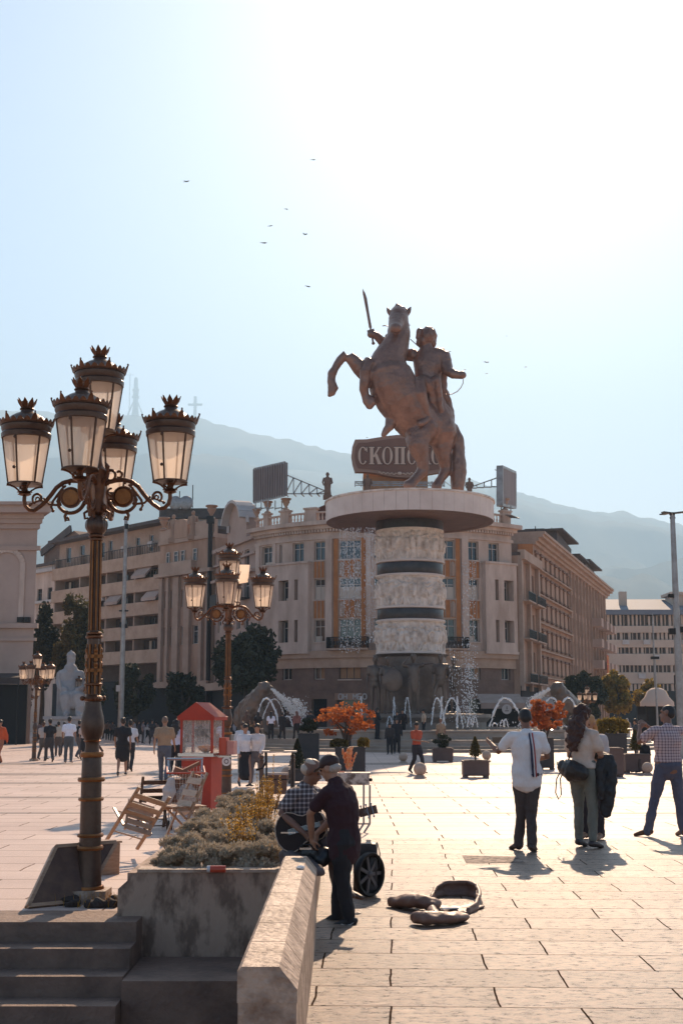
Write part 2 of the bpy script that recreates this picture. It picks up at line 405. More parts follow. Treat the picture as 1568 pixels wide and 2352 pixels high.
class Fac:
    """a facade: u along the wall, z up, o outwards; straight, or round when rad is given"""
    def __init__(s, org, ang, rad=None):
        s.o = V(org); s.rad = rad
        s.d = V((math.cos(ang), math.sin(ang), 0)); s.n = V((math.sin(ang), -math.cos(ang), 0))
    def p(s, u, z, o=0.0):
        if s.rad:
            q = u / s.rad; r = s.rad + o
            return s.o + s.d * (math.sin(q) * r) + s.n * (math.cos(q) * r) + V((0, 0, z))
        return s.o + s.d * u + s.n * o + V((0, 0, z))
    def segs(s, u0, u1):
        k = 1 if not s.rad else max(1, int(abs(u1 - u0) / (s.rad * .10)) + 0)
        return [u0 + (u1 - u0) * i / k for i in range(k + 1)]
    def box(s, mb, u0, u1, z0, z1, o0, o1):
        us = s.segs(u0, u1); vs = []
        for u in us:
            vs += [s.p(u, z0, o0), s.p(u, z0, o1), s.p(u, z1, o1), s.p(u, z1, o0)]
        fs = [(3, 2, 1, 0)]
        for i in range(len(us) - 1):
            a = i * 4; b = a + 4
            for k in range(4):
                k2 = (k + 1) % 4; fs.append((a + k, a + k2, b + k2, b + k))
        b = (len(us) - 1) * 4; fs.append((b, b + 1, b + 2, b + 3))
        mb.add(vs, fs)
    def wall(s, mb, u0, u1, z0, z1, holes, dep=.3):
        """wall sheet with real recessed openings; holes = (u0,u1,z0,z1)"""
        us = sorted(set([u0, u1] + [q for h in holes for q in h[:2] if u0 < q < u1]))
        zs = sorted(set([z0, z1] + [q for h in holes for q in h[2:4] if z0 < q < z1]))
        for i in range(len(us) - 1):
            for j in range(len(zs) - 1):
                cu = (us[i] + us[i + 1]) / 2; cz = (zs[j] + zs[j + 1]) / 2
                if any(h[0] < cu < h[1] and h[2] < cz < h[3] for h in holes): continue
                sg = s.segs(us[i], us[i + 1])
                for a, b in zip(sg, sg[1:]):
                    mb.quad(s.p(a, zs[j]), s.p(b, zs[j]), s.p(b, zs[j + 1]), s.p(a, zs[j + 1]))
        for h in holes:
            a, b, c, d = h[:4]
            mb.quad(s.p(a, c), s.p(a, c, -dep), s.p(a, d, -dep), s.p(a, d)); mb.quad(s.p(b, c), s.p(b, d), s.p(b, d, -dep), s.p(b, c, -dep))
            mb.quad(s.p(a, c), s.p(b, c), s.p(b, c, -dep), s.p(a, c, -dep)); mb.quad(s.p(a, d), s.p(a, d, -dep), s.p(b, d, -dep), s.p(b, d))
    def window(s, root, h, style='w', dep=.24, frame=None, bars=(2, 1), fw=.07, blind=None, sill=True, label=None):
        a, b, c, d = h[:4]; m = MB()
        for (q0, q1, q2, q3) in ((a, a + fw, c, d), (b - fw, b, c, d), (a + fw, b - fw, c, c + fw), (a + fw, b - fw, d - fw, d)):
            s.box(m, q0, q1, q2, q3, -dep, -dep + .07)
        nx, nz = bars
        for i in range(1, nx):
            u = a + (b - a) * i / nx; s.box(m, u - fw * .4, u + fw * .4, c + fw, d - fw, -dep + .004, -dep + .06)
        zt = c + (d - c) * .68
        if nz > 1: s.box(m, a + fw, b - fw, zt - fw * .4, zt + fw * .4, -dep + .002, -dep + .064)
        w_ = m.build('window', frame or (M_FRW if style == 'w' else M_FRD), root)
        if sill:
            q = MB(); s.box(q, a - .08, b + .08, c - .10, c - .002, -.02, .10); q.build('sill', frame or M_STONE2, w_)
        q = MB(); sg = s.segs(a, b)
        for u, v_ in zip(sg, sg[1:]): q.quad(s.p(u, c, -dep - .01), s.p(v_, c, -dep - .01), s.p(v_, d, -dep - .01), s.p(u, d, -dep - .01))
        q.build('pane', M_GLASS, w_)
        if blind:  # pale fills paint bright reflections on the pane; amber ones are curtains
            bm_, lo, hi, ul, uh = blind
            q = MB(); s.box(q, a + (b - a) * ul + fw, a + (b - a) * uh - fw, c + (d - c) * lo + fw, c + (d - c) * hi - fw, -dep + .006, -dep + .018)
            q.build('blind', bm_, w_)
        return w_
def balustrade(F_, root, u0, u1, z, h, o=0.0, m=None, step=.32, name='balustrade'):
    mb = MB(); F_.box(mb, u0, u1, z, z + .12, o - .12, o + .12); F_.box(mb, u0, u1, z + h - .13, z + h, o - .14, o + .14)
    n = max(2, int((u1 - u0) / step))
    for i in range(n):
        u = u0 + (u1 - u0) * (i + .5) / n; c = F_.p(u, z + .12, o)
        hh = h - .25
        mb.lathe([(.05, 0), (.09, hh * .3), (.045, hh * .65), (.07, hh)], 6, c)
    return mb.build(name, m or M_STONE2, root, fixn=True)
def urn(root, c, s=1.0, m=None):
    mb = MB(); mb.lathe([(.28, 0), (.28, .12), (.10, .25), (.12, .35), (.34, .75), (.30, .85), (.48, 1.0), (.44, 1.06)], 14, (0, 0, 0))
    mb.xf(Matrix.Translation(c) @ Matrix.Scale(s, 4)); return mb.build('urn', m or M_STONE, root, fixn=True)
def figure(root, c, s=1.0, m=None, name='statuette'):
    mb = MB()
    mb.loft([(0, 0, 0), (0, 0, .5), (0, 0, 1.0), (0, 0, 1.35), (0, 0, 1.5)], [(.3, .26), (.24, .2), (.27, .2), (.3, .18), (.1, .1)], 10)
    mb.ell((0, 0, 1.68), (.14, .15, .18)); mb.loft([(.28, 0, 1.35), (.36, -.05, 1.0), (.2, -.2, .85)], [.08, .07, .06], 8)
    mb.loft([(-.28, 0, 1.35), (-.38, -.05, 1.05), (-.3, -.18, .8)], [.08, .07, .06], 8); mb.bb(-.35, .35, -.3, .3, -.3, 0)
    mb.xf(Matrix.Translation(c) @ Matrix.Scale(s, 4)); return mb.build(name, m or M_BROWN, root)
# ---------------------------------------------------------------- the round corner building behind the column
RC = 15.0; YC = 120.4; XC = P(915, 1645, 105).x
cb = thing('corner_building', 'round fronted cream corner building with orange spandrel panels behind the column', 'building', (0, 0, 0))
FC = Fac((XC, YC, 0), 0, RC)
def uc(xd):   # picture column -> arc length on the drum at mid height
    t = (xd - CX) / F * math.cos(TILT) * 1.0
    # ray from camera: x = k*y ; solve for the angle on the cylinder
    lo, hi = -PI / 2 + .12, PI / 2 - .12
    f = lambda q: (XC + math.sin(q) * RC) / (YC - math.cos(q) * RC) - X(xd, 100, 1380) / 100
    for _ in range(50):
        mid = (lo + hi) / 2
        if f(mid) < 0: lo = mid
        else: hi = mid
    return (lo + hi) / 2 * RC
def zc(yd): return Z(yd, YC - RC + .6, 941)
zF = {k: zc(v) for k, v in dict(base=1645, cor1=1497, w3b=1473, w3t=1421, w2b=1375, w2t=1327, w1b=1284, w1t=1240, arch=1232, cor0=1206, cort=1196, par=1167).items()}
UA, UB = uc(588), uc(1176)
def mrange(a, b): return (-uc(b), -uc(a))
# bays in picture columns: (x0, x1, kind)  left half; the right half mirrors it about 941
bays = [(600, 624, 'top'), (640, 647, 'top'), (671, 697, 'top'), (649, 671, 'bayw'), (684, 692, 'bayn'), (721, 746, 'side'), (778, 828, 'main'), (858, 872, 'hid')]
allb = []
for a, b, k in bays:
    allb.append((uc(a), uc(b), k, 0)); q_ = mrange(a, b)
    if q_[1] < UB - .1: allb.append((*q_, k, 1))
allb.append((uc(892), uc(938), 'main', 1))
holes = []
for a, b, k, s_ in allb:
    rows = [('w3b', 'w3t'), ('w2b', 'w2t'), ('w1b', 'w1t')]
    for zb, zt_ in rows:
        if (k == 'top') != (zb == 'w1b') and k in ('top', 'bayw', 'bayn'): continue
        holes.append((a, b, zF[zb], zF[zt_], k, zb))
lowz = [(zc(1560), zc(1512))]
for a, b, k, s_ in allb:
    if k in ('side', 'main', 'hid', 'bayw'): holes.append((a, b, lowz[0][0], lowz[0][1], k, 'low'))
    if k in ('main', 'side', 'bayw'): holes.append((a - .2, b + .2, .15, zc(1605), k, 'shop'))
mb = MB(); FC.wall(mb, UA, UB, zF['cor1'], zF['cort'], [h for h in holes if h[5][0] == 'w'], .35)
# flanks running back from the drum, roof
for s_, uu in ((-1, UA), (1, UB)):
    a = FC.p(uu, 0); dx = V((s_ * .03, 1, 0)).normalized() * 26
    q = [a, a + dx]; 
    if s_ > 0: q.reverse()
    mb.quad(q[1], q[0], q[0] + V((0, 0, zF['cort'])), q[1] + V((0, 0, zF['cort'])))
mb.build('wall', M_STONE2, cb)
mb = MB(); FC.wall(mb, UA, UB, 0, zF['cor1'], [h for h in holes if h[5] in ('low', 'shop')], .4)
for i in range(9): FC.box(mb, UA, UB, 3.9 + i * .45, 3.93 + i * .45, -.0, .03) if 3.9 + i * .45 < lowz[0][0] else None
mb.build('ground_storey', M_BASE, cb)
mb = MB(); us = FC.segs(UA, UB); top = [FC.p(u, zF['cort'] - .05, 0) for u in us]
e0 = FC.p(UA, zF['cort'] - .05) + V((-.03, 1, 0)).normalized() * 26; e1 = FC.p(UB, zF['cort'] - .05) + V((.03, 1, 0)).normalized() * 26
mb.add(top + [e1, e0], [tuple(range(len(top) + 2))]); mb.build('roof', M_ROOF, cb)
mb = MB()   # cornices
FC.box(mb, UA - .3, UB + .3, zF['cor0'] - .25, zF['cor0'] + .05, 0, .45); FC.box(mb, UA - .5, UB + .5, zF['cor0'] + .052, zF['cort'] + .02, 0, .85)
FC.box(mb, UA - .1, UB + .1, zF['arch'] - .15, zF['arch'] + .1, 0, .14)
n = 90
for i in range(n):
    u = UA + (UB - UA) * (i + .5) / n; FC.box(mb, u - .09, u + .09, zF['cor0'] - .5, zF['cor0'] - .252, .0, .3)
mb.build('cornice', M_STONE2, cb)
mb = MB(); FC.box(mb, UA - .2, UB + .2, zF['cor1'] - .5, zF['cor1'] + .1, 0.003, .40); FC.box(mb, UA - .1, UB + .1, zF['cor1'] - 1.3, zF['cor1'] - .502, 0.003, .18)
mb.build('string_course', M_BAND1, cb)
# pilasters
for a, b in ((589, 597), (627, 634), (749, 764), (841, 852)):
    for q in ((uc(a), uc(b)), mrange(a, b)):
        if q[1] > UB: continue
        mb = MB(); FC.box(mb, q[0], q[1], zF['cor1'] + .12, zF['arch'] - .16, .003, .24 if b - a > 10 else .14); mb.build('pilaster', M_STONE2, cb)
# projecting oriel bays on the wings (two storeys)
for a, b in ((636, 713),):
    for q in ((uc(a), uc(b)), mrange(a, b)):
        u0, u1 = q[0], min(q[1], UB - .1); m_ = MB(); zz0, zz1 = zF['cor1'] + .11, zF['w1b'] - .25; ins = [h for h in holes if u0 < h[0] < u1 and h[5] in ('w3b', 'w2b')]
        FO = Fac((XC, YC, 0), 0, RC + .55); k = (RC + .55) / RC
        hh = [(h[0] * k, h[1] * k, h[2], h[3]) for h in ins]
        FO.wall(m_, u0 * k, u1 * k, zz0, zz1, hh, .85)
        FC.box(m_, u0 - .06, u0, zz0, zz1, 0, .55); FC.box(m_, u1, u1 + .06, zz0, zz1, 0, .55); FC.box(m_, u0 - .12, u1 + .12, zz1, zz1 + .18, .0, .68); FC.box(m_, u0 - .12, u1 + .12, zz0 - .22, zz0 - .002, 0.41, .62)
        m_.build('oriel', M_STONE2, cb)
random.seed(3)
for h in holes:
    a, b, c, d, k, r_ = h
    if r_ == 'shop':
        m_ = MB(); FC.box(m_, a, b, c, d, -.42, -.39); m_.build('shop_front', M_GLASS, cb); continue
    if k == 'main':
        FC.window(cb, h, 'w', bars=(3, 2), blind=None if r_ != 'w2b' else (M_BLIND, 0, .62, 0, 1) if random.random() < .8 else None, dep=.3) if r_ != 'low' else FC.window(cb, h, 'd', bars=(3, 1), blind=(M_CURT, 0, 1, 0, 1), dep=.3)
    else:
        bl = None; x_ = random.random()
        if r_ == 'w2b' and k in ('side', 'hid'): bl = (M_BLIND, 0, .68, 0, 1)
        elif r_ == 'w3b' and k == 'side': bl = (M_BLIND, 0, .3, 0, .7)
        elif r_ == 'low' and k == 'side': bl = (M_CURT, 0, 1, .5, 1)
        elif x_ < .25: bl = (M_BLIND, 0, .2, .1, .9)
        FC.window(cb, h, 'w', bars=(2 if b - a > .8 else 1, 2), blind=bl, dep=.3, sill=(r_ != 'low'))
# orange spandrels and orange strips
for a, b, k, s_ in allb:
    if k in ('side', 'main'):
        for z0, z1 in ((zF['w3t'] + .1, zF['w2b'] - .12), (zF['w2t'] + .1, zF['w1b'] - .12)):
            m_ = MB(); FC.box(m_, a, b, z0, z1, .004, .05)
            sp = m_.build('spandrel_panel', M_ORANGE, cb); m_ = MB(); nn = 4 if k == 'main' else 3
            for i in range(nn + 1):
                u = a + (b - a) * i / nn; FC.box(m_, u - .04, u + .04, z0 - .002, z1 + .002, .0, .09)
            if k == 'main':
                for i in (0, nn - 1):
                    u = a + (b - a) * (i + .5) / nn
                    m_.lathe([(.17, 0), (.2, .1), (.2, (z1 - z0) * .75), (.1, (z1 - z0) * .9)], 8, FC.p(u, z0 + .05, .0))
            m_.build('moulding', M_STONE, sp)
    if k == 'main':
        for q0, q1 in ((a - .44, a - .06), (b + .06, b + .44)):
            m_ = MB(); FC.box(m_, q0, q1, zF['cor1'] + .12, zF['arch'] - .16, .004, .07); m_.build('orange_strip', M_ORANGE, cb)
# iron balconies at the first floor
for a, b, k, s_ in allb:
    if k == 'main':
        u0, u1 = a - .7, b + .7; z0 = zF['cor1'] + .12
        m_ = MB(); FC.box(m_, u0, u1, z0, z0 + .14, .0, 1.0); bc = m_.build('balcony', M_BAND1, cb); m_ = MB()
        FC.box(m_, u0, u1, z0 + 1.0, z0 + 1.06, .92, .99); nn = 26
        for i in range(nn + 1):
            u = u0 + (u1 - u0) * i / nn; FC.box(m_, u - .022, u + .022, z0 + .142, z0 + 1.0, .94, .98)
            if i % 2: FC.box(m_, u - .06, u + .06, z0 + .4, z0 + .7, .95, .975)
        FC.box(m_, u0, u0 + .05, z0 + .142, z0 + 1.06, 0, .93); FC.box(m_, u1 - .05, u1, z0 + .142, z0 + 1.06, 0, .93)
        m_.build('railing', M_IRON, bc)
# parapet with balustrades, pedestals, urns
for i, (a, b, t_) in enumerate([(590, 612, 'b'), (612, 622, 'p'), (622, 650, 'b'), (650, 668, 'p'), (668, 705, 'b'), (705, 730, 'p'), (730, 780, 'b')]):
    for q in ((uc(a), uc(b)), mrange(a, b)):
        u0, u1 = q; z0 = zF['cort']
        if u1 > UB: continue
        z0 = zF['cort'] + .022; h_ = zF['par'] - zF['cort']
        if t_ == 'b': balustrade(FC, cb, u0 + .01, u1 - .01, z0, h_ * .8, .2)
        else:
            m_ = MB(); FC.box(m_, u0, u1, z0, z0 + h_, 0.0, .45); FC.box(m_, u0 - .1, u1 + .1, z0 + h_, z0 + h_ + .15, -.08, .55); m_.build('pedestal', M_STONE2, cb)
            if i == 3 or i == 1: urn(cb, FC.p((u0 + u1) / 2, z0 + h_ + .15, .2), 1.0)
for q in ((uc(780), -uc(780)),):
    u0, u1 = q; m_ = MB(); FC.box(m_, u0, u1, zF['cort'] + .022, zF['cort'] + 1.5, 0, .4); m_.build('parapet', M_STONE2, cb)
urn(cb, FC.p(uc(592), zF['par'] - .2, .2), .9)
# small attic hut with red tiles, dark statuettes on the parapet
m_ = MB(); c = FC.p(uc(715), zF['cort'], -5)
m_.prism([c + V((-2.6, 0, 0)), c + V((2.6, 0, 0)), c + V((2.6, 0, 1.7)), c + V((0, 0, 2.9)), c + V((-2.6, 0, 1.7))], (0, 5, 0)); m_.build('dormer', M_TILE, cb, fixn=True)
for xd, s_ in ((752, 1.35), (844, 1.25), (1078, 1.1)):
    c = P(xd, 1150, 106.5 if xd != 1078 else 107); figure(cb, V((c.x, c.y, Z(1130, 106.5, xd) - .3)), s_ * .8, M_BROWN)
# shop sign
m_ = MB(); u0, u1 = uc(770), uc(832); FC.box(m_, u0, u1, zc(1608), zc(1592), .02, .14); sg = m_.build('shop_sign', M_TAN, cb)
def glyph(mb, ch, x, z, h, F_, u0, o):
    """simple sign letters as strokes in a 0..0.7 x 0..1 box"""
    S = {'О': [(0, .2, 0, .8), (0, .8, .2, 1), (.2, 1, .5, 1), (.5, 1, .7, .8), (.7, .8, .7, .2), (.7, .2, .5, 0), (.5, 0, .2, 0), (.2, 0, 0, .2)],
         'Н': [(0, 0, 0, 1), (.65, 0, .65, 1), (0, .5, .65, .5)], 'М': [(0, 0, 0, 1), (0, 1, .35, .35), (.35, .35, .7, 1), (.7, 1, .7, 0)],
         'Е': [(0, 0, 0, 1), (0, 1, .6, 1), (0, .5, .5, .5), (0, 0, .6, 0)], 'Л': [(0, 0, .3, 1), (.3, 1, .65, 1), (.65, 1, .65, 0)],
         'К': [(0, 0, 0, 1), (0, .45, .6, 1), (.15, .55, .6, 0)], 'А': [(0, 0, .33, 1), (.33, 1, .66, 0), (.15, .4, .5, .4)]}
    for (x0, z0, x1, z1) in S[ch]:
        a = F_.p(u0 + x + x0 * h, z + z0 * h, o); b = F_.p(u0 + x + x1 * h, z + z1 * h, o)
        mb.beam(a, b, .09, .06, (0, 1, 0))
m_ = MB(); hh = (zc(1594) - zc(1606)); x_ = .35
for ch in 'ОН МЕО':
    if ch != ' ': glyph(m_, ch, x_, zc(1606), hh, FC, u0, .16)
    x_ += hh * .95 if ch != ' ' else .4
m_.build('lettering', M_WHITE, sg)
# ---------------------------------------------------------------- generic flat blocks
def block(root, p0, ang, L, H, rows, cols, wm, depth=14, z0=0, win=None, name='wall', left=True, dep=.25, style='w', bars=(2, 2), blindp=.3, roof=True):
    """p0: left end of the front as seen from the square; rows [(z0,z1)], cols [(u0,u1)]"""
    F_ = Fac(p0, ang); hs = [(a, b, c, d) for (c, d) in rows for (a, b) in cols]
    mb = MB(); F_.wall(mb, 0, L, z0, H, hs, dep)
    mb.quad(F_.p(0, z0), F_.p(0, H), F_.p(0, H, -depth), F_.p(0, z0, -depth)); mb.quad(F_.p(L, z0), F_.p(L, z0, -depth), F_.p(L, H, -depth), F_.p(L, H))
    mb.build(name, wm, root)
    if roof:
        q = MB(); F_.box(q, 0, L, H + .002, H + .3, -depth, .25); q.build('roof', M_ROOF, root)
    for h in hs:
        x_ = random.random(); bl = None
        if x_ < blindp: bl = (M_BLIND, random.choice([0, 0, .4]), random.choice([1, .6, .5]), 0, random.choice([1, .5])) 
        if bl and bl[2] - bl[1] < .15: bl = None
        F_.window(root, h, style, dep=dep - .03, bars=bars, blind=bl, sill=False)
    return F_
def end_pt(xd, Y): return V((X(xd, Y), Y, 0))
# far left classical block with arch recess
fl = thing('classical_hall', 'plain pinkish classical hall with moulded cornice and arched recess', 'building')
Yh = 88; xr = X(80, Yh, 1400); zt_ = Z(1215, Yh); F1 = Fac((xr - 20, Yh, 0), 0)
m_ = MB(); ax0, ax1 = 20 - 4.2, 20 - 1.0   # arch recess between
ar = [(ax0, 6.6), (ax1, 6.6), (ax1, 12.6)]
F1.wall(m_, 0, 20, 0, zt_, [(2, 6, 0.2, 4.2), (9, 13, .2, 4.2), (15.5, 18.5, .2, 4.0)], .5)
m_.quad(F1.p(20, 0), F1.p(8, 0, -25), F1.p(8, zt_, -25), F1.p(20, zt_)); m_.build('wall', M_FASC, fl)
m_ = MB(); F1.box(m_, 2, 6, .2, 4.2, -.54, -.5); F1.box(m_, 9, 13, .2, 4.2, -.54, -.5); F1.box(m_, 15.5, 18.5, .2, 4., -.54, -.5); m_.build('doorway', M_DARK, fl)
m_ = MB()
z_ = zt_
for (dz, o) in ((.35, .22), (.30, .42), (.35, .55), (.5, 1.15), (.22, 1.4)):
    q = [F1.p(0, z_, o), F1.p(20 + o, z_, o), F1.p(8 + o, z_, -25), F1.p(0, z_, -25)]
    m_.prism(q, (0, 0, dz - .002)); z_ += dz
m_.build('cornice', M_FASC, fl)
m_ = MB(); F1.box(m_, 0, 20.3, Z(1443, Yh), Z(1432, Yh), -.1, .3); F1.box(m_, 0, 20.2, Z(1472, Yh), Z(1465, Yh), -.1, .18)
F1.box(m_, 0, 20.25, zt_ - 1.5, zt_ - 1.2, -.1, .16)
m_.build('string_course', M_FASC, fl)
m_ = MB(); za, zb = Z(1432, Yh), Z(1300, Yh); ac = (X(2, Yh) - xr + 20); rw = X(40, Yh) - X(2, Yh); pts = []
for i in range(15):
    q = PI * i / 14; pts.append((ac + math.cos(q) * rw, zb + math.sin(q) * rw))
pts = [(ac + rw, za)] + pts + [(ac - rw, za)]
for (a, b) in zip(pts, pts[1:]): m_.beam(F1.p(a[0], a[1], .06), F1.p(b[0], b[1], .06), .35, .12, (0, 1, 0))
m_.build('arch_moulding', M_STONE2, fl)
m_ = MB()
for xd in (50, 88 - 22): F1.box(m_, X(xd, Yh) - xr + 19.5, X(xd, Yh) - xr + 19.9, Z(1430, Yh), Z(1418, Yh), .0, .3)
m_.build('floodlight', M_IRON, fl)
# banded apartment block, left
random.seed(5)
ap = thing('apartment_block', 'long apartment block with dark loggias and pale balcony bands left of the square', 'building')
pr = end_pt(366, 130); aang = -math.atan2(.743, .669)
L = 22.5; pl_ = pr + V((-.669, .743, 0)) * L; FA = Fac(pl_, aang)
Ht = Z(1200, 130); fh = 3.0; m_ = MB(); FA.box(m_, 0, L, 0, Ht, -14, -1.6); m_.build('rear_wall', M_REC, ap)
m_ = MB(); FA.box(m_, -.3, L + .1, Ht, Ht + .35, -14, .5); m_.build('roof', M_ROOF, ap)
zs = [Z(y, 130) for y in (1515, 1457, 1402, 1347, 1290)]
for i, z_ in enumerate(zs):
    m_ = MB(); FA.box(m_, 0, L, z_ - .25, z_ + 1.1, -.25, 0); FA.box(m_, 0, L, z_ - .252, z_ - .02, -1.6, -.252)
    m_.build('balcony_band', M_BAND1, ap)
    for u in (0.1, 5.6, 11.2, 16.8, L - .35):
        m_ = MB(); FA.box(m_, u, u + .25, z_ + 1.1, z_ + (zs[1] - zs[0]) - .26, -1.58, -.3); m_.build('partition', M_STONE, ap)
    for u in (1.2, 3.4, 7, 9.2, 12.6, 15, 18, 20.2):
        h = (u, u + 1.2, z_ + .3, z_ + 2.2); FB = Fac(FA.p(0, 0, -1.4), aang)
        if random.random() < .8: FB.window(ap, h, 'w' if random.random() < .5 else 'd', dep=.16, bars=(2, 1), sill=False, blind=(M_BLIND, 0, 1, 0, .5) if random.random() < .35 else None)
# awnings and air conditioners
for u, k in ((12.3, 2), (17.5, 3), (6.5, 2), (19.5, 2)):
    z_ = zs[k] + 2.3; m_ = MB(); m_.prism([FA.p(u, z_, -.3), FA.p(u, z_ - .9, .55), FA.p(u, z_ - 1.2, .55), FA.p(u, z_ - .2, -.3)], FA.d * 2.6); m_.build('awning', M_FASC, ap)
for u, k in ((2.3, 1), (8.2, 3), (14.2, 4), (19.3, 4), (10, 2)):
    m_ = MB(); FA.box(m_, u, u + .8, zs[k] + 1.8, zs[k] + 2.4, -.5, -.2); m_.build('air_conditioner', M_WHITE, ap)
m_ = MB(); u = 0   # attic storey set back
at = Fac(FA.p(0, 0, -.9), aang); hs = [(1.5, 2.6, Ht - 2.3, Ht - .5), (4.5, 5.6, Ht - 2.3, Ht - .5), (9, 9.8, Ht - 2.4, Ht - .6), (10.6, 11.4, Ht - 2.4, Ht - .6), (16, 16.8, Ht - 2.6, Ht - .8), (18.6, 19.4, Ht - 2.6, Ht - .8), (20.6, 21.2, Ht - 3, Ht - .8)]
at.wall(m_, 0, L, zs[4] + 1.0, Ht - .01, hs, .2); m_.build('attic_wall', M_STONE, ap)
for h in hs: at.window(ap, h, 'w', dep=.15, bars=(1, 1), sill=False)
m_ = MB(); FA.box(m_, 0, L, zs[4] + 2.0, zs[4] + 2.06, -.1, -.04)
for i in range(70): FA.box(m_, L * i / 70, L * i / 70 + .04, zs[4] + 1.102, zs[4] + 2.0, -.09, -.05)
m_.build('railing', M_IRON, ap)
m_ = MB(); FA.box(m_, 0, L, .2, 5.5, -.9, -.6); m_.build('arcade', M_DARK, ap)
# lower house further left
ol = thing('pale_townhouse', 'pale old townhouse with arched top floor left of the apartment block', 'building')
p1 = FA.p(-.05, 0, -1); FB = Fac(p1 - FA.d * 14, aang); Hh = Z(1300, 150)
cols = [(c, c + 1.1) for c in (1.5, 4, 6.5, 9, 11.4)]
block(ol, p1 - FA.d * 14, aang, 13.9, Hh, [(c, c + 1.7) for c in (5.2, 8.6, 12, 15.0)], cols, M_STONE2, style='d')
m_ = MB(); FB.box(m_, 0, 13.9, Hh - .8, Hh - .4, .0, .5); FB.box(m_, 0, 13.9, Hh - 4.4, Hh - 4.1, 0, .35); m_.build('cornice', M_WHITE, ol)
rt = thing('gabled_house', 'hipped dark roofed house peeking over the pale townhouse', 'building')
m_ = MB(); q0 = FB.p(3, Hh + .35, -4); m_.prism([q0, q0 + FB.d * 11, q0 + FB.d * 11 + V((0, 0, 2.4)), q0 + FB.d * 7 + V((0, 0, 4.3)), q0 + V((0, 0, 2.0))], FB.n * -6); m_.build('wall', M_BROWN, rt, fixn=True)
m_ = MB(); m_.beam(q0 + V((0, 0, 2.2)) + FB.n * .4, q0 + FB.d * 7 + V((0, 0, 4.5)) + FB.n * .4, .9, .25, FB.n); m_.build('eave', M_ROOF, rt)
# ornate tenement with statues on its parapet
ot = thing('ornate_tenement', 'narrow ornate tenement with arched gable and parapet statues', 'building')
pa = FA.p(L + .1, 0, .4); pb = end_pt(488, 123); dd = (pb - pa); Lo = dd.length; oang = math.atan2(dd.y, dd.x)
def zo(y): return Z(y, 126)
H2 = zo(1243); rows = [(zo(1480), zo(1437)), (zo(1392), zo(1352)), (zo(1300), zo(1262))]
k = Lo / 118
cols = [((x0 - 370) * k, (x1 - 370) * k) for x0, x1 in ((382, 389), (396, 403), (419, 427), (444, 458))]
FO_ = block(ot, pa, oang, Lo, H2, [(zo(1480), zo(1437)), (zo(1392), zo(1352))], cols, M_TAN, bars=(1, 2), roof=False)
FO2 = FO_
for x0, x1 in ((374, 381), (390, 395), (405, 417), (429, 441), (461, 467), (475, 480)):
    m_ = MB(); FO_.box(m_, (x0 - 370) * k, (x1 - 370) * k, zo(1565), zo(1322), .003, .3); m_.build('pilaster', M_STONE, ot)
m_ = MB(); FO_.box(m_, -.1, Lo + .1, zo(1320), zo(1312), .0, .7); FO_.box(m_, .5, Lo * .66, zo(1311.8), zo(1288), .0, .55); m_.build('balcony', M_STONE, ot)
for a, b in ((386, 393), (403, 412), (418, 426), (444, 452)):
    FO_.window(ot, ((a - 370) * k, (b - 370) * k, zo(1290), zo(1262)), 'w', dep=-.05, bars=(1, 2), sill=False)
m_ = MB()
FO_.box(m_, 0, Lo, H2, H2 + .4, -6, .25); FO_.box(m_, 0, Lo * .25, H2 + .402, H2 + 1.5, -.3, .1); FO_.box(m_, Lo * .58, Lo, H2 + .402, H2 + 1.8, -.3, .1); m_.build('parapet', M_STONE, ot)
m_ = MB(); a0, a1 = Lo * .30, Lo * .54; am = (a0 + a1) / 2; rr = (a1 - a0) / 2; zg = zo(1200) - .2; pts = [FO_.p(a0, H2 + .41, .3), FO_.p(a1, H2 + .41, .3)]
for i in range(9):
    q = PI * i / 8; pts.append(FO_.p(am + math.cos(q) * rr, zg + math.sin(q) * rr * .6, .3))
m_.prism(pts, FO_.n * -.9); m_.build('gable', M_TAN, ot, fixn=True)
for u in (.26, .62): figure(ot, FO_.p(Lo * u, zg - 1.2, .1), 1.35, M_TAN)
for u in (.06, .93): urn(ot, FO_.p(Lo * u, H2 + (1.5 if u < .5 else 1.8), 0), 1.3, M_TAN)
m_ = MB()
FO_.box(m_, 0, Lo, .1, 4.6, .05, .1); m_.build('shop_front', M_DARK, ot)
m_ = MB(); FO_.box(m_, -.05, Lo, 4.62, 5.2, 0, .8); m_.build('shop_canopy', M_STONE, ot)
dp = thing('drainpipe', 'dark full height drainpipe between the ornate tenement and the grey house', 'pipe')
m_ = MB(); c = FO_.p(Lo - .2, 0, .45); m_.tube(c, c + V((0, 0, zo(1205))), .22, n=8); m_.build('pipe', M_IRON, dp); m_ = MB(); m_.box(c + V((0, 0, zo(1205))), (.7, .6, .7)); m_.build('hopper', M_IRON, dp)
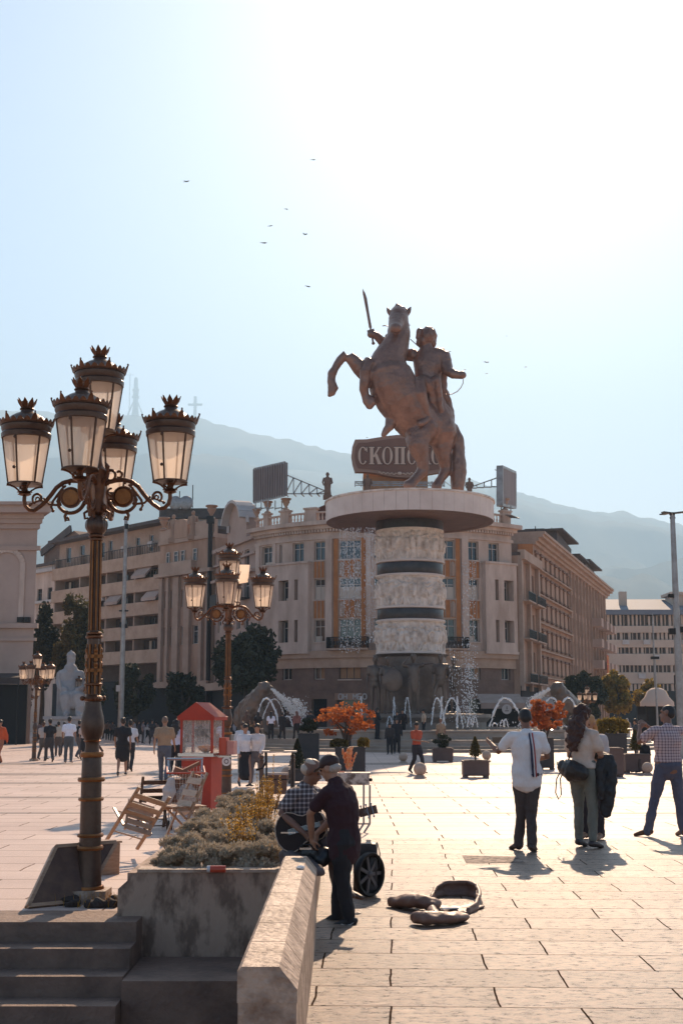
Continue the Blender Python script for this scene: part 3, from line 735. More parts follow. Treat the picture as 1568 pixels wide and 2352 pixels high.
# white block behind the tenement
wb = thing('white_rear_block', 'whitewashed rear block with dark flat roof behind the tenement', 'building')
pw = end_pt(366, 142); Hw = Z(1192, 142); Lw = X(560, 138) - pw.x
block(wb, pw, -.03, Lw, Hw, [(Hw - 3.2, Hw - 1.6)], [(1.5, 3.0), (16, 17)], M_WHITE, blindp=0, bars=(1, 1), roof=False)
m_ = MB(); Fw = Fac(pw, -.03); Fw.box(m_, -.4, Lw * .8, Hw, Hw + 1.1, -10, .6); Fw.box(m_, Lw * .8 + .01, Lw, Hw, Hw + .5, -10, .6); m_.build('roof', M_ROOF, wb)
for xd, hh in ((412, 1.9), (442, 2.6), (430, 1.2)):
    c = P(xd, 1180, 141); m_ = MB(); m_.tube((c.x, c.y, Hw + 1.1), (c.x, c.y, Hw + 1.1 + hh), .05); m_.build('aerial', M_IRON, wb)
for xd in (404, 428):
    c = P(xd, 1180, 141); m_ = MB(); m_.ell((c.x, 140.6, Hw + 1.6), (.8, .12, .8)); m_.build('satellite_dish', M_STEEL, wb)
# grey house with round pediment
gh = thing('pediment_house', 'grey house with big round pediment left of the corner building', 'building')
pc = FO_.p(Lo + .1, 0, 0); pd = FC.p(UA, 0, -.2) + V((-.15, -.1, 0)); dd = pd - pc; Lg = dd.length; gang = math.atan2(dd.y, dd.x)
def zg_(y): return Z(y, 119)
H3 = zg_(1262); k = Lg / 92
cols = [((x0 - 489) * k, (x1 - 489) * k) for x0, x1 in ((497, 505), (521, 529), (540, 548), (556, 566))]
FG = block(gh, pc, gang, Lg, H3, [(zg_(y0), zg_(y1)) for y0, y1 in ((1520, 1480), (1450, 1410), (1385, 1345), (1315, 1278))], cols, M_FASC, bars=(1, 2), roof=False)
m_ = MB(); FG.box(m_, 0, Lg + .1, H3, H3 + .35, -6, .4); FG.box(m_, 0, Lg, H3 - 1.3, H3 - 1.1, 0, .25); FG.box(m_, 0, Lg, zg_(1332), zg_(1326), 0, .5); m_.build('cornice', M_FASC, gh)
m_ = MB(); am = (543 - 489) * k; rr = 21 * k; zq = zg_(1225); pts = [FG.p(am - rr, H3 + .36, .2), FG.p(am + rr, H3 + .36, .2)]
for i in range(13):
    q = PI * i / 12; pts.append(FG.p(am + math.cos(q) * rr, zq + math.sin(q) * rr * .85, .2))
m_.prism(pts, FG.n * -1.2); m_.build('pediment', M_FASC, gh, fixn=True)
m_ = MB()
for i in range(12):
    q = PI * i / 12; q2 = PI * (i + 1) / 12
    m_.beam(FG.p(am + math.cos(q) * rr * 1.02, zq + math.sin(q) * rr * .88, .1), FG.p(am + math.cos(q2) * rr * 1.02, zq + math.sin(q2) * rr * .88, .1), 1.6, .25, (0, 0, 1))
m_.build('pediment_hood', M_WHITE, gh)
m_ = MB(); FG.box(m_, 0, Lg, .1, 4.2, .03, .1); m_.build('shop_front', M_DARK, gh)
m_ = MB(); FG.box(m_, 0, Lg, 4.22, 4.9, 0, .9); m_.build('shop_canopy', M_STONE, gh)
for a in (495, 520, 553):
    m_ = MB(); u = (a - 489) * k; FG.box(m_, u, u + 2.0, zg_(1388), zg_(1385.5), 0, .8); FG.box(m_, u, u + 2, zg_(1385.4), zg_(1362), .72, .76); m_.build('balcony', M_IRON, gh)
# ---------------------------------------------------------------- right side
sh = thing('tall_narrow_house', 'narrow tan house with iron balconies right of the corner building', 'building')
q0 = FC.p(UB, 0, .0) + V((.5, -.1, 0)); q1 = end_pt(1238, 118)
dd = q1 - q0; Ls = dd.length; sang = math.atan2(dd.y, dd.x)
def zs_(y): return Z(y, 117)
H4 = zs_(1300)
cols = [(Ls * .10, Ls * .28), (Ls * .62, Ls * .84)]
FS = block(sh, q0, sang, Ls, H4, [(zs_(y0), zs_(y1)) for y0, y1 in ((1545, 1500), (1460, 1415), (1370, 1325))], cols, M_TAN, bars=(2, 2), blindp=.5)
m_ = MB(); FS.box(m_, 0, Ls, H4 - .3, H4 + .5, .0, .6); m_.build('cornice', M_STONE, sh)
for y_ in (1398, 1480, 1575):
    for a, b, o in ((.02, .40, .9), (.50, .98, .9)):
        m_ = MB(); FS.box(m_, Ls * a, Ls * b, zs_(y_), zs_(y_ - 3), 0, o); bl_ = m_.build('balcony', M_STONE, sh); m_ = MB()
        FS.box(m_, Ls * a, Ls * b, zs_(y_ - 22), zs_(y_ - 20.5), o - .06, o)
        for i in range(14): u = Ls * (a + (b - a) * i / 13); FS.box(m_, u - .03, u + .03, zs_(y_ - 3), zs_(y_ - 20.5), o - .05, o - .01)
        m_.build('railing', M_IRON, bl_)
for a in (.0, .42, .92):
    m_ = MB(); FS.box(m_, Ls * a, Ls * (a + .08), zs_(1590), H4 - .31, .002, .35); m_.build('pilaster', M_STONE, sh)
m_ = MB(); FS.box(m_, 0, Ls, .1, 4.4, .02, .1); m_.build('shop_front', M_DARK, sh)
# long street building receding to the right
lb = thing('long_street_building', 'long five storey tan building with heavy cornice receding down the street', 'building')
pn = end_pt(1232, 121); lang = math.atan2(.951, .309)
Hn = Z(1250, 121); Ll = 60
def zl_(y): return Z(y, 121)
nb = 20; cols = []; bay = Ll / nb
FLn = Fac(pn, lang)
rows = [(zl_(yb), zl_(yt)) for yb, yt in ((1630, 1572), (1540, 1508), (1478, 1444), (1413, 1379), (1350, 1316), (1293, 1268))]
m_ = MB(); hs = []
for i in range(nb):
    for j, (c, d) in enumerate(rows):
        if i < 8 and j: hs.append((i * bay + .9, i * bay + bay - .9, c, d)) 
        elif j: hs.append((i * bay + .5, i * bay + bay - .5, c - .2, d + .2))
        else: hs.append((i * bay + .4, i * bay + bay - .4, .2, d))
FLn.wall(m_, 0, Ll, 0, Hn, hs, .3)
sgn = MB()
m_.quad(FLn.p(0, 0), FLn.p(0, Hn), FLn.p(0, Hn, -30), FLn.p(0, 0, -30)); m_.build('wall', M_TAN, lb)
sid = MB(); e = FLn.p(0, 0, -.0); FE = Fac(pn - V((6.5, 0, 0)), 0); FE.box(sid, 0, 6.45, 0, Hn, -.4, 0.0); FE.box(sid, 3.9, 5.0, Hn - 16, Hn - .01, .003, .5); sid.build('end_wall', M_BROWN, lb)
sid = MB(); FE.box(sid, 5.05, 6.44, 7.5, Hn - .01, .004, .32); sid.build('end_pier', M_ORANGE, lb)
m_ = MB()
for h in hs:
    m_.quad(FLn.p(h[0], h[2], -.28), FLn.p(h[1], h[2], -.28), FLn.p(h[1], h[3], -.28), FLn.p(h[0], h[3], -.28))
pn_ = m_.build('window_panes', M_GLASS, lb); pn_['kind'] = 'stuff'
m_ = MB()
for h in hs:
    for i in (1, 2): 
        u = h[0] + (h[1] - h[0]) * i / 3; FLn.box(m_, u - .06, u + .06, h[2], h[3], -.27, -.14)
    if h[0] < 8 * bay and h[2] > 4: FLn.box(m_, h[0] - .2, h[1] + .2, h[3] + .02, h[3] + .25, 0, .2); FLn.box(m_, h[0] - .2, h[1] + .2, h[2] - .2, h[2] - .02, 0, .25)
q_ = m_.build('window_frames', M_BROWN, lb); q_['kind'] = 'stuff'
m_ = MB(); z_ = Hn
for dz, o in ((.3, .3), (.35, .6), (.3, 1.0), (.25, 1.2)):
    FLn.box(m_, -.2, Ll, z_, z_ + dz - .002, -12, o); z_ += dz
m_.build('cornice', M_STONE, lb)
for y_ in (1555, 1492, 1428, 1363, 1303):
    m_ = MB(); FLn.box(m_, 0, 8 * bay, zl_(y_), zl_(y_ - 3), 0, .35); m_.build('string_course', M_STONE, lb)
m_ = MB()
for i in range(30):
    u = i * 8 * bay / 30; FLn.box(m_, u, u + .22, .1, zl_(1570), .003, .25)
for i in range(8, nb):
    for o in (0,): FLn.box(m_, i * bay - .14, i * bay + .14, 6, Hn, .003, .25)
m_.build('pilasters', M_STONE, lb)
for i, k0 in enumerate((14, 16, 17.5, 19)):
    for (c, d) in rows[1:5]:
        m_ = MB(); FLn.box(m_, k0 * bay, k0 * bay + 2.2, c - .9, c + .15, .26, 1.4); m_.build('balcony', M_FASC, lb)
m_ = MB(); 
for a, b, h_ in ((22, 34, 3.2), (36, 44, 2.0), (46, 58, 2.5)):
    m_.prism([FLn.p(a, Hn + 1.2, -1), FLn.p(b, Hn + 1.2, -1), FLn.p(b, Hn + 1.2 + h_ * .8, -1), FLn.p(a + .6, Hn + 1.2 + h_, -1)], FLn.n * -5)
    FLn.box(m_, a - .4, b + .8, Hn + 1.2 + h_, Hn + 1.4 + h_, -6, -.2)
m_.build('penthouse', M_ROOF, lb, fixn=True)
for u, h_ in ((20, 3.5), (32, 5), (33, 4.2), (35, 3)):
    m_ = MB(); c = FLn.p(u, Hn + 1.2, -3); m_.tube(c, c + V((0, 0, h_)), .05); m_.beam(c + V((-1.2, 0, h_ * .9)), c + V((1, 0, h_ * .92)), .06, .06); m_.build('aerial', M_IRON, lb)
# a flag hung on that facade: red with yellow rays
fg_ = thing('hanging_flag', 'red flag with yellow sun rays hanging from the long street building', 'flag')
m_ = MB(); u = 15.2 * bay; c0 = zl_(1510); c1 = zl_(1455); FLn.box(m_, u, u + 2.2, c0, c1, 1.5, 1.53); 
m_.build('cloth', mat('flag red', (.50, .04, .02), .8), fg_)
m_ = MB(); cu, cz = u + 1.1, (c0 + c1) / 2
for i in range(8):
    q = PI * i / 4 + .01; r1 = 1.0 if i % 2 else (1.05 if i % 4 == 0 else (c1 - c0) / 2 * .95)
    if i % 2: r1 = 1.4
    a = FLn.p(cu, cz, 1.545); b1 = FLn.p(cu + math.cos(q - .12) * min(r1, 1.05 / max(.1, abs(math.cos(q - .12)))), cz + math.sin(q - .12) * r1, 1.545); b2 = FLn.p(cu + math.cos(q + .12) * min(r1, 1.05 / max(.1, abs(math.cos(q + .12)))), cz + math.sin(q + .12) * r1, 1.545)
    m_.add([a, b1, b2], [(0, 1, 2)])
m_.build('sun_emblem', mat('flag yellow', (.75, .42, .05), .8), fg_)
# far modern office
of = thing('modern_office', 'modern office block with pale horizontal bands and metal roof at far right', 'building')
Yo = 215; x0 = X(1392, Yo); xw = X(1640, Yo) - x0; FF = Fac((x0, Yo, 0), 0)
Ho = Z(1412, Yo)
def zf(y): return Z(y, Yo)
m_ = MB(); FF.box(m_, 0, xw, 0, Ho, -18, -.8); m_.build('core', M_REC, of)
for y0, y1 in ((1453, 1438), (1487, 1470), (1528, 1502), (1570, 1545)):
    m_ = MB(); FF.box(m_, 0, xw, zf(y0), zf(y1), -.8, 0); m_.build('parapet_band', M_FAROFF, of)
for (yb, yt) in ((1438, 1412), (1470, 1453), (1502, 1487), (1545, 1528), (1590, 1571)):
    m_ = MB(); n = 26
    for i in range(n):
        u = xw * i / n; FF.box(m_, u, u + xw / n * random.choice([.25, .45, .6, .15]), zf(yb) + .081 - .081, zf(yt), -.79, -.35)
    FF.box(m_, 0, xw, zf(yb), zf(yb) + .08, -.79, -.36); m_.build('window_band', M_FAROFF, of)
m_ = MB(); m_.prism([FF.p(-1, Ho, .8), FF.p(-1, Ho + .8, .8), FF.p(-1, Ho + 3.4, -9), FF.p(-1, Ho, -9)], (xw + 1, 0, 0)); m_.build('roof', mat('metal roof', (.16, .17, .20), .75, metal=.2), of, fixn=True)
m_ = MB(); FF.box(m_, 12.5, xw, Ho + 1.5, Ho + 3.6, -8, -3); FF.box(m_, 12, xw, Ho + 3.6, Ho + 4.1, -9, -2.4); m_.build('roof_cabin', M_FAROFF, of)
m_ = MB(); FF.box(m_, 3.5, 4.7, Ho + 1.0, Ho + 4.2, -4, -3); m_.build('chimney', M_FAROFF, of)
for i, (u, y) in enumerate([(3, 1475), (6.5, 1475), (13, 1475), (16.5, 1475), (8, 1510), (14, 1510), (15.5, 1510), (5.5, 1553), (13.5, 1553)]):
    m_ = MB(); FF.box(m_, u, u + 1.1, zf(y) - .4, zf(y) + .4, .01, .5); m_.build('air_conditioner', M_WHITE, of)
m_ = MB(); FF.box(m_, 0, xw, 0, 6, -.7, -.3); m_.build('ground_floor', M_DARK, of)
M_SIGNB = mat('black sign board', (.02, .02, .022), .5)
ls = thing('lightbox_sign', 'black shop sign with pale squiggle lettering at the far right edge', 'sign')
Ys = 100; m_ = MB(); c0 = X(1553, Ys); c1 = X(1585, Ys); m_.bb(c0, c1, Ys, Ys + .4, Z(1572, Ys), Z(1550, Ys)); m_.build('board', M_SIGNB, ls)
m_ = MB(); c = V(((X(1556, Ys)), Ys - .05, Z(1563, Ys)))
for i, h_ in enumerate((.25, .12, .3, .2)): m_.beam(c + V((i * .28, 0, -.15)), c + V((i * .28 + .22, 0, h_ - .05)), .08, .08, (0, 1, 0))
m_.build('lettering', M_WHITE, ls)
# ---------------------------------------------------------------- rooftop hoardings
M_TIN = mat('ribbed hoarding back', (.30, .24, .22), .7, (.20, .16, .15), 1, .3, 5, stretch=(4, 4, .2))
def hoarding(name, label, pts, thick, trusses):
    t = thing(name, label, 'billboard'); a, b, c, d = pts; nrm = (b - a).cross(d - a).normalized() * thick
    m_ = MB(); m_.prism([a, b, c, d], nrm); m_.build('panel', M_TIN, t, fixn=True)
    m_ = MB()
    for i in range(14):
        f = i / 13; m_.beam(a.lerp(b, f) - nrm.normalized() * .04, d.lerp(c, f) - nrm.normalized() * .04, .06, .08, nrm)
    m_.build('ribs', M_TIN, t)
    m_ = MB()
    for p, q in ((a, b), (b, c), (c, d), (d, a)): m_.beam(p, q, .22, .3 + thick, nrm)
    m_.build('border', M_STEEL, t)
    m_ = MB()
    for p, q in trusses: m_.beam(p, q, .09, .09)
    m_.build('truss', M_STEEL, t)
    return t
Yb = 106
def PP(x, y, Y=Yb): return P(x, y, Y)
a = PP(583, 1154, 111); b = PP(654, 1138, 106); c = PP(655, 1062, 106); d = PP(583, 1078, 111)
tr = []
for i in range(5):
    x0 = 656 + i * 18; y0 = 1090 + i * 7.5
    tr += [(PP(x0, y0, 107), PP(x0 + 18, y0 + 7.5, 107)), (PP(x0, 1134, 107), PP(x0 + 18, 1134, 107)), (PP(x0, y0, 107), PP(x0, 1134, 107)), (PP(x0, 1134, 107), PP(x0 + 18, y0 + 7.5, 107)), (PP(x0, y0, 107), PP(x0, y0 + 6, 110)), (PP(x0, 1134, 107), PP(x0 + 6, 1140, 111))]
for x in (587, 600, 615, 632, 647): tr += [(PP(x, 1150, 108.5), PP(x, 1172, 108.5)), (PP(x, 1168, 108.5), PP(x + 14, 1166, 108.5))]
hoarding('hoarding', 'steel framed hoarding seen from behind on the left parapet', [a, b, c, d], -.25, tr)
a = PP(1147, 1160, 107); b = PP(1178, 1166, 112.5); c = PP(1178, 1086, 112.5); d = PP(1147, 1072, 107); tr = []
for i in range(4):
    x0 = 1145 - i * 17; y0 = 1096 + i * 6
    tr += [(PP(x0, y0, 108), PP(x0 - 17, y0 + 6, 108)), (PP(x0, 1118 + i, 108), PP(x0 - 17, 1118 + i, 108)), (PP(x0, y0, 108), PP(x0, 1118, 108))]
for x in (1150, 1160, 1172): tr += [(PP(x, 1160, 109), PP(x, 1190, 109))]
for i in range(4): tr += [(PP(1150 + i * 6, 1182 + i * 2, 109), PP(1176 + i * 5, 1184 + i * 2, 107))]
hoarding('hoarding', 'narrow steel framed hoarding seen edge on at the right parapet', [a, b, c, d], .25, tr)
# curved lettered sign on the roof
rs = thing('roof_sign', 'large wavy brown roof sign with pale serif Cyrillic letters behind the horse', 'sign')
Yr = 112; M_SG = mat('brown sign board', (.24, .115, .075), .7, (.19, .09, .06), .4); M_SL = mat('pale sign letters', (.62, .44, .33), .7); M_SE = mat('sign outline', (.10, .055, .045), .7); M_SR = mat('sign border', (.36, .21, .15), .7)
def zp(x, y): # from the close view of the statue to picture units
    return (689 + x * .2929, 631.6 + y * .2929)
def QP(x, y, Y=Yr): return P(*zp(x, y), Y)
def sign_outline(ins=0):
    top = [(430 + ins, 1290 + ins), (520, 1288 + ins), (600, 1275 + ins), (680, 1262 + ins), (760, 1254 + ins), (840, 1254 + ins), (920, 1262 + ins), (1000, 1275 + ins), (1080, 1286 + ins), (1170 - ins, 1290 + ins)]
    rt_ = [(1195 - ins, 1360), (1200 - ins, 1420), (1190 - ins, 1490), (1172 - ins, 1545 - ins)]
    bot = [(1080, 1550 - ins), (1000, 1562 - ins), (920, 1578 - ins), (840, 1588 - ins), (760, 1586 - ins), (680, 1574 - ins), (600, 1555 - ins), (520, 1545 - ins), (430 + ins, 1543 - ins)]
    lf = [(410 + ins, 1480), (401 + ins, 1420), (408 + ins, 1350)]
    return top + rt_ + bot + lf
m_ = MB(); m_.prism([QP(x, y) for x, y in sign_outline()], (0, .8, 0)); m_.build('board', M_SR, rs, fixn=True)
m_ = MB(); m_.prism([QP(x, y, Yr - .06) for x, y in sign_outline(26)], (0, .05, 0)); m_.build('face_panel', M_SG, rs, fixn=True)
LZ0, LZ1 = 1484, 1348
def serif_letter(ch, x0):
    """strokes as polygons in close-view units; cap height LZ0-LZ1, stem 22"""
    T, B = LZ1, LZ0; out = []
    def stem(x, w=26): out.append([(x, T), (x + w, T), (x + w, B), (x, B)]); out.append([(x - 9, T), (x + w + 9, T), (x + w + 9, T + 7), (x - 9, T + 7)]); out.append([(x - 9, B - 7), (x + w + 9, B - 7), (x + w + 9, B), (x - 9, B)])
    def ringp(cx, w, a0, a1, n=18, wt=13):
        cy = (T + B) / 2; h = (B - T) / 2 + 2
        for i in range(n):
            q0 = R(a0 + (a1 - a0) * i / n); q1 = R(a0 + (a1 - a0) * (i + 1) / n)
            def o(q): return (cx + math.cos(q) * w, cy - math.sin(q) * h)
            def i_(q): return (cx + math.cos(q) * (w - 8 - wt * abs(math.cos(q))), cy - math.sin(q) * (h - 8))
            out.append([o(q0), o(q1), i_(q1), i_(q0)])
    if ch == 'С': ringp(x0 + 36, 38, 38, 322); out.append([(x0 + 62, T + 2), (x0 + 70, T + 2), (x0 + 70, T + 42), (x0 + 62, T + 34)]); w = 84
    if ch == 'О': ringp(x0 + 40, 42, 0, 360, 26); w = 92
    if ch == 'П': stem(x0 + 8); stem(x0 + 56); out.append([(x0, T), (x0 + 90, T), (x0 + 90, T + 9), (x0, T + 9)]); w = 104
    if ch == 'К':
        stem(x0 + 8); out.append([(x0 + 32, (T + B) / 2 + 4), (x0 + 74, T), (x0 + 88, T), (x0 + 40, (T + B) / 2 + 14)]); out.append([(x0 + 42, (T + B) / 2 - 6), (x0 + 62, (T + B) / 2 - 16), (x0 + 98, B), (x0 + 70, B)]); out.append([(x0 + 66, T), (x0 + 96, T), (x0 + 96, T + 6), (x0 + 66, T + 6)]); out.append([(x0 + 64, B - 6), (x0 + 104, B - 6), (x0 + 104, B), (x0 + 64, B)]); w = 104
    return out, w
x_ = 456
for ch in 'СКОПСКО':
    polys, w_ = serif_letter(ch, x_)
    m_ = MB()
    for i, pg in enumerate(polys): m_.prism([QP(x, y, Yr - .16 - i * .002) for x, y in pg], (0, .05, 0))
    l_ = m_.build('letter', M_SL, rs, fixn=True)
    m_ = MB()
    for i, pg in enumerate(polys):
        cx = sum(p[0] for p in pg) / len(pg); cy = sum(p[1] for p in pg) / len(pg)
        m_.prism([QP(x + (4 if x > cx else -4) + 2, y + (4 if y > cy else -4), Yr - .09 - i * .001) for x, y in pg], (0, .02, 0))
    m_.build('letter_outline', M_SE, l_, fixn=True)
    x_ += w_
m_ = MB()
for s_ in (-1, 1):
    for i in range(9): 
        c = QP(780 + s_ * (30 + i * 16), 1556 - i * 1.2 + (i % 2) * 8, Yr - .09); m_.ell(c, (.13, .03, .06), 8, 4)
m_.ell(QP(780, 1556, Yr - .1), (.2, .05, .16)); m_.build('wreath_ornament', M_SL, rs)
m_ = MB(); p0 = QP(495, 1552, 113); p1 = QP(1000, 1660, 113); m_.bb(p0.x, p1.x, 113, 116, p1.z - 3, p0.z); m_.build('sign_plinth', mat('ochre plinth', (.50, .27, .13), .8, (.4, .2, .1), .8), rs)
m_ = MB()
for y in (1620, 1632, 1648): m_.beam(QP(430, y, 110.5), QP(1130, y + 6, 110.5), .08, .08)
for x in range(430, 1131, 50): m_.beam(QP(x, 1618, 110.5), QP(x, 1662, 110.5), .06, .06); m_.beam(QP(x, 1618, 110.5), QP(x + 50, 1655, 110.5), .05, .05)
m_.build('scaffold', M_STEEL, rs)
# ================================================================ MONUMENT
M_BRONZE = mat('brown bronze', (.20, .105, .075), .36, (.33, .185, .135), 1.2, .6, 7, metal=.5, lo=.3, hi=.75)
M_BRONZE2 = mat('dark wet bronze', (.12, .085, .065), .45, (.21, .15, .115), .9, .4, 4, metal=.4)
M_MARBLE = mat('white relief marble', (.78, .66, .56), .7, (.34, .25, .19), 1.7, .3, 8, lo=.42, hi=.78)
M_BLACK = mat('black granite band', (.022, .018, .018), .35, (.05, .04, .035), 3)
M_SLABW = mat('pale marble rim', (.74, .62, .54), .6, (.60, .48, .41), .5, .15, 6)
M_POOL = mat('pool stone', (.42, .32, .25), .38, (.30, .22, .17), .8, .3, 6)
YM = 80.0; cxm = P(942, 1400, YM).x; MC = V((cxm, YM, 0))
def zm(y, dY=0): return Z(y, YM + dY, 942)
kM = YM / F * 1.0
mon = thing('monument_column', 'banded marble and black column carrying the broad disc under the rider', 'monument', MC)
rC = 76 * kM
zb_ = [zm(y, -rC) for y in (1498, 1422, 1392, 1317, 1285, 1210, 1172)]
def relief(z0, z1, seed):
    """drum sheet carved with worn figures: real displaced geometry"""
    nu, nz = 440, 60; mb = MB(); vs = []; rnd = random.Random(seed); h = z1 - z0
    figs = []
    for i in range(30):
        a = (i + rnd.uniform(-.3, .3)) / 30 * 2 * PI; figs.append((a, rnd.uniform(-.25, .25), rnd.uniform(.75, .95), rnd.uniform(-.35, .35), rnd.uniform(-.6, .6), rnd.uniform(-.6, .6)))
    def seg(px, py, ax, ay, bx, by, r):
        dx, dy = bx - ax, by - ay; t = max(0, min(1, ((px - ax) * dx + (py - ay) * dy) / (dx * dx + dy * dy + 1e-9)))
        d = math.hypot(px - ax - t * dx, py - ay - t * dy) / r
        return math.sqrt(max(0, 1 - d * d)) * r
    near = [[f for f in figs if abs(((2 * PI * i / nu - f[0] + PI) % (2 * PI) - PI) * rC) < .75] for i in range(nu)]
    for j in range(nz + 1):
        for i in range(nu):
            q = 2 * PI * i / nu; z = j / nz; u = q * rC
            if .15 < (i / nu) < .35:   # the back of the drum
                vs.append((math.cos(q) * rC, math.sin(q) * rC, z0 + z * h)); continue
            d = 0
            if .05 < z < .95:
                zz = z * h
                for (a, ln, hh, s1, s2, s3) in near[i]:
                    du = ((q - a + PI) % (2 * PI) - PI) * rC
                    if abs(du) > 1.0: continue
                    H = hh * h; x0 = 0
                    d = max(d, seg(du, zz, ln, .42 * H, ln * .6 + s1 * .3, .74 * H, .17), seg(du, zz, ln * .6 + s1 * .3 + .03, .90 * H, ln * .6 + s1 * .3, .93 * H, .12),
                            seg(du, zz, ln, .45 * H, s2 * .5, .05 * H, .10), seg(du, zz, ln, .45 * H, -s3 * .5, .08 * H, .10),
                            seg(du, zz, s1 * .3, .72 * H, s3 * .9, .55 * H + s2 * .3, .075), seg(du, zz, s1 * .3, .74 * H, -s2 * .9, .85 * H, .065))
                d += noise.noise(V((math.cos(q) * rC * 2.2, math.sin(q) * rC * 2.2, zz * 2.2 + seed * 7))) * .05 + noise.noise(V((math.cos(q) * 9, math.sin(q) * 9, zz * 5 + seed))) * .03
            else: d = .09
            r = rC - .06 + d * 1.5
            vs.append((math.cos(q) * r, math.sin(q) * r, z0 + z * h))
    fs = [(j * nu + i, j * nu + (i + 1) % nu, (j + 1) * nu + (i + 1) % nu, (j + 1) * nu + i) for j in range(nz) for i in range(nu)]
    mb.add(vs, fs, True); mb.build('relief_band', M_MARBLE, mon, sharp=None)
relief(zb_[0], zb_[1], 1); relief(zb_[2], zb_[3], 2); relief(zb_[4], zb_[5], 3)
for a, b in ((1, 2), (3, 4)):
    m_ = MB(); m_.lathe([(rC - .05, zb_[a] + .002), (rC + .0, zb_[a] + .10), (rC + .0, zb_[b] - .1), (rC - .05, zb_[b] - .002)], 48); m_.build('black_band', M_BLACK, mon)
for z_ in (zb_[0], zb_[1], zb_[2], zb_[3], zb_[4]):
    m_ = MB(); m_.lathe([(rC - .02, z_ - .09), (rC + .11, z_ - .05), (rC + .11, z_ + .04), (rC - .02, z_ + .08)], 48); m_.build('ring_moulding', M_SLABW, mon)
m_ = MB(); m_.lathe([(rC - .4, 0.2), (rC - .4, zb_[5] - .1)], 48); m_.build('core', M_BRONZE2, mon)
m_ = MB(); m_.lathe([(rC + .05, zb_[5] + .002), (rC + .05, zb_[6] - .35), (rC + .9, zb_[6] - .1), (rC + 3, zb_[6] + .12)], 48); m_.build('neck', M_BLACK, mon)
RD = 197 * YM / F * .985
zt = Z(1121, YM - RD, 942); zbt = Z(1170, YM - RD, 942)
m_ = MB(); N = 46
for i in range(N):   # clad in separate marble panels
    q0 = 2 * PI * i / N + .0012; q1 = 2 * PI * (i + 1) / N - .0012; vs = []
    for q in (q0, q1):
        for r, z in ((RD - .5, zbt), (RD, zbt), (RD + .03, zt), (RD - .5, zt)): vs.append((math.cos(q) * r, math.sin(q) * r, z))
    m_.add(vs, [(0, 1, 2, 3), (7, 6, 5, 4), (0, 4, 5, 1), (1, 5, 6, 2), (2, 6, 7, 3), (3, 7, 4, 0)])
m_.build('disc_rim', M_SLABW, mon, fixn=True)
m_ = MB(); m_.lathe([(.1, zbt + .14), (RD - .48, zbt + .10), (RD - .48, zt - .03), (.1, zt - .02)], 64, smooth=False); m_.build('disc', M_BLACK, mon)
m_ = MB(); m_.lathe([(RD - .62, zbt + .05), (RD - .55, zbt - .02), (RD - .02, zbt - .02), (RD - .02, zbt - .002)], 64, smooth=False); m_.build('soffit_ring', M_BRONZE, mon)
m_ = MB()
for i in range(48):
    q = 2 * PI * i / 48; m_.box((math.cos(q) * (RD - .9), math.sin(q) * (RD - .9), zbt + .06), (.35, .28, .1), rz=q)
m_.build('soffit_lights', M_SLABW, mon)
m_ = MB(); m_.lathe([(RD + .03, zt - .12), (RD + .10, zt - .10), (RD + .10, zt + .01), (RD + .0, zt + .012)], 64, smooth=False); m_.build('rim_edge', M_MARBLE, mon)
# dark plinth under the column with soldiers standing round it
m_ = MB(); zpl = zm(1640, -4)
m_.lathe([(4.6, 0.9), (4.6, zpl - .5), (4.9, zpl - .2), (4.9, zpl), (rC, zpl + .05)], 40, smooth=False); m_.build('plinth', mat('wet dark plinth stone', (.18, .13, .10), .5, (.26, .19, .15), .7, .3, 5), mon)
m_ = MB(); m_.lathe([(rC + .15, zpl), (rC + .1, zb_[0] - .25), (rC + .3, zb_[0] - .09)], 40); m_.build('lower_drum', M_BRONZE2, mon)
# ---- the rider
st_ = thing('equestrian_statue', 'bronze warrior with raised sword on a rearing horse, on the column disc', 'statue', (0, 0, 0))
kz = .2929 * YM / F    # metres per close-view unit
def SP(x, y, d=0): # point of the statue at close-view x,y, pushed d units away from the camera
    return P(*zp(x, y), YM + d * kz)
def limb(mb, pts, n=14):
    """pts: (x, y, d, r) or (x,y,d,rx,rd)"""
    mb.loft([SP(p[0], p[1], p[2]) for p in pts], [(p[3] * kz + .05, (p[4] if len(p) > 4 else p[3]) * kz + .05) for p in pts], n, side=(1, 0, 0.01))
h = MB()
# trunk: chest in front, rump behind
limb(h, [(680, 690, -40, 110, 110), (690, 760, -60, 175, 150), (725, 860, -50, 190, 165), (775, 960, -20, 190, 170), (835, 1050, 20, 182, 165), (905, 1130, 70, 175, 160), (985, 1190, 120, 165, 150), (1060, 1210, 150, 140, 130)], 18)
limb(h, [(975, 1010, 120, 150, 120), (1060, 1130, 150, 145, 130), (1090, 1230, 150, 135, 130)], 16)
# neck up to the head, head seen from below
limb(h, [(690, 720, -60, 165, 120), (705, 640, -60, 130, 110), (745, 560, -40, 104, 95), (770, 480, -20, 90, 90), (775, 400, 0, 80, 90), (770, 320, 10, 72, 80)], 16)
limb(h, [(775, 300, 30, 62, 60), (768, 340, -20, 72, 62), (752, 380, -90, 58, 54), (748, 410, -150, 46, 42), (748, 418, -185, 44, 38)], 14)
h.ell(SP(748, 425, -195), (46 * kz, 30 * kz, 34 * kz))
limb(h, [(700, 300, 20, 14), (690, 278, 20, 11), (684, 262, 20, 3)], 8)
limb(h, [(835, 300, 20, 18), (852, 280, 20, 14), (867, 256, 20, 3)], 8)
limb(h, [(765, 290, 20, 26, 20), (768, 262, 20, 23, 18), (770, 240, 20, 22, 14), (788, 245, 25, 8)], 8)
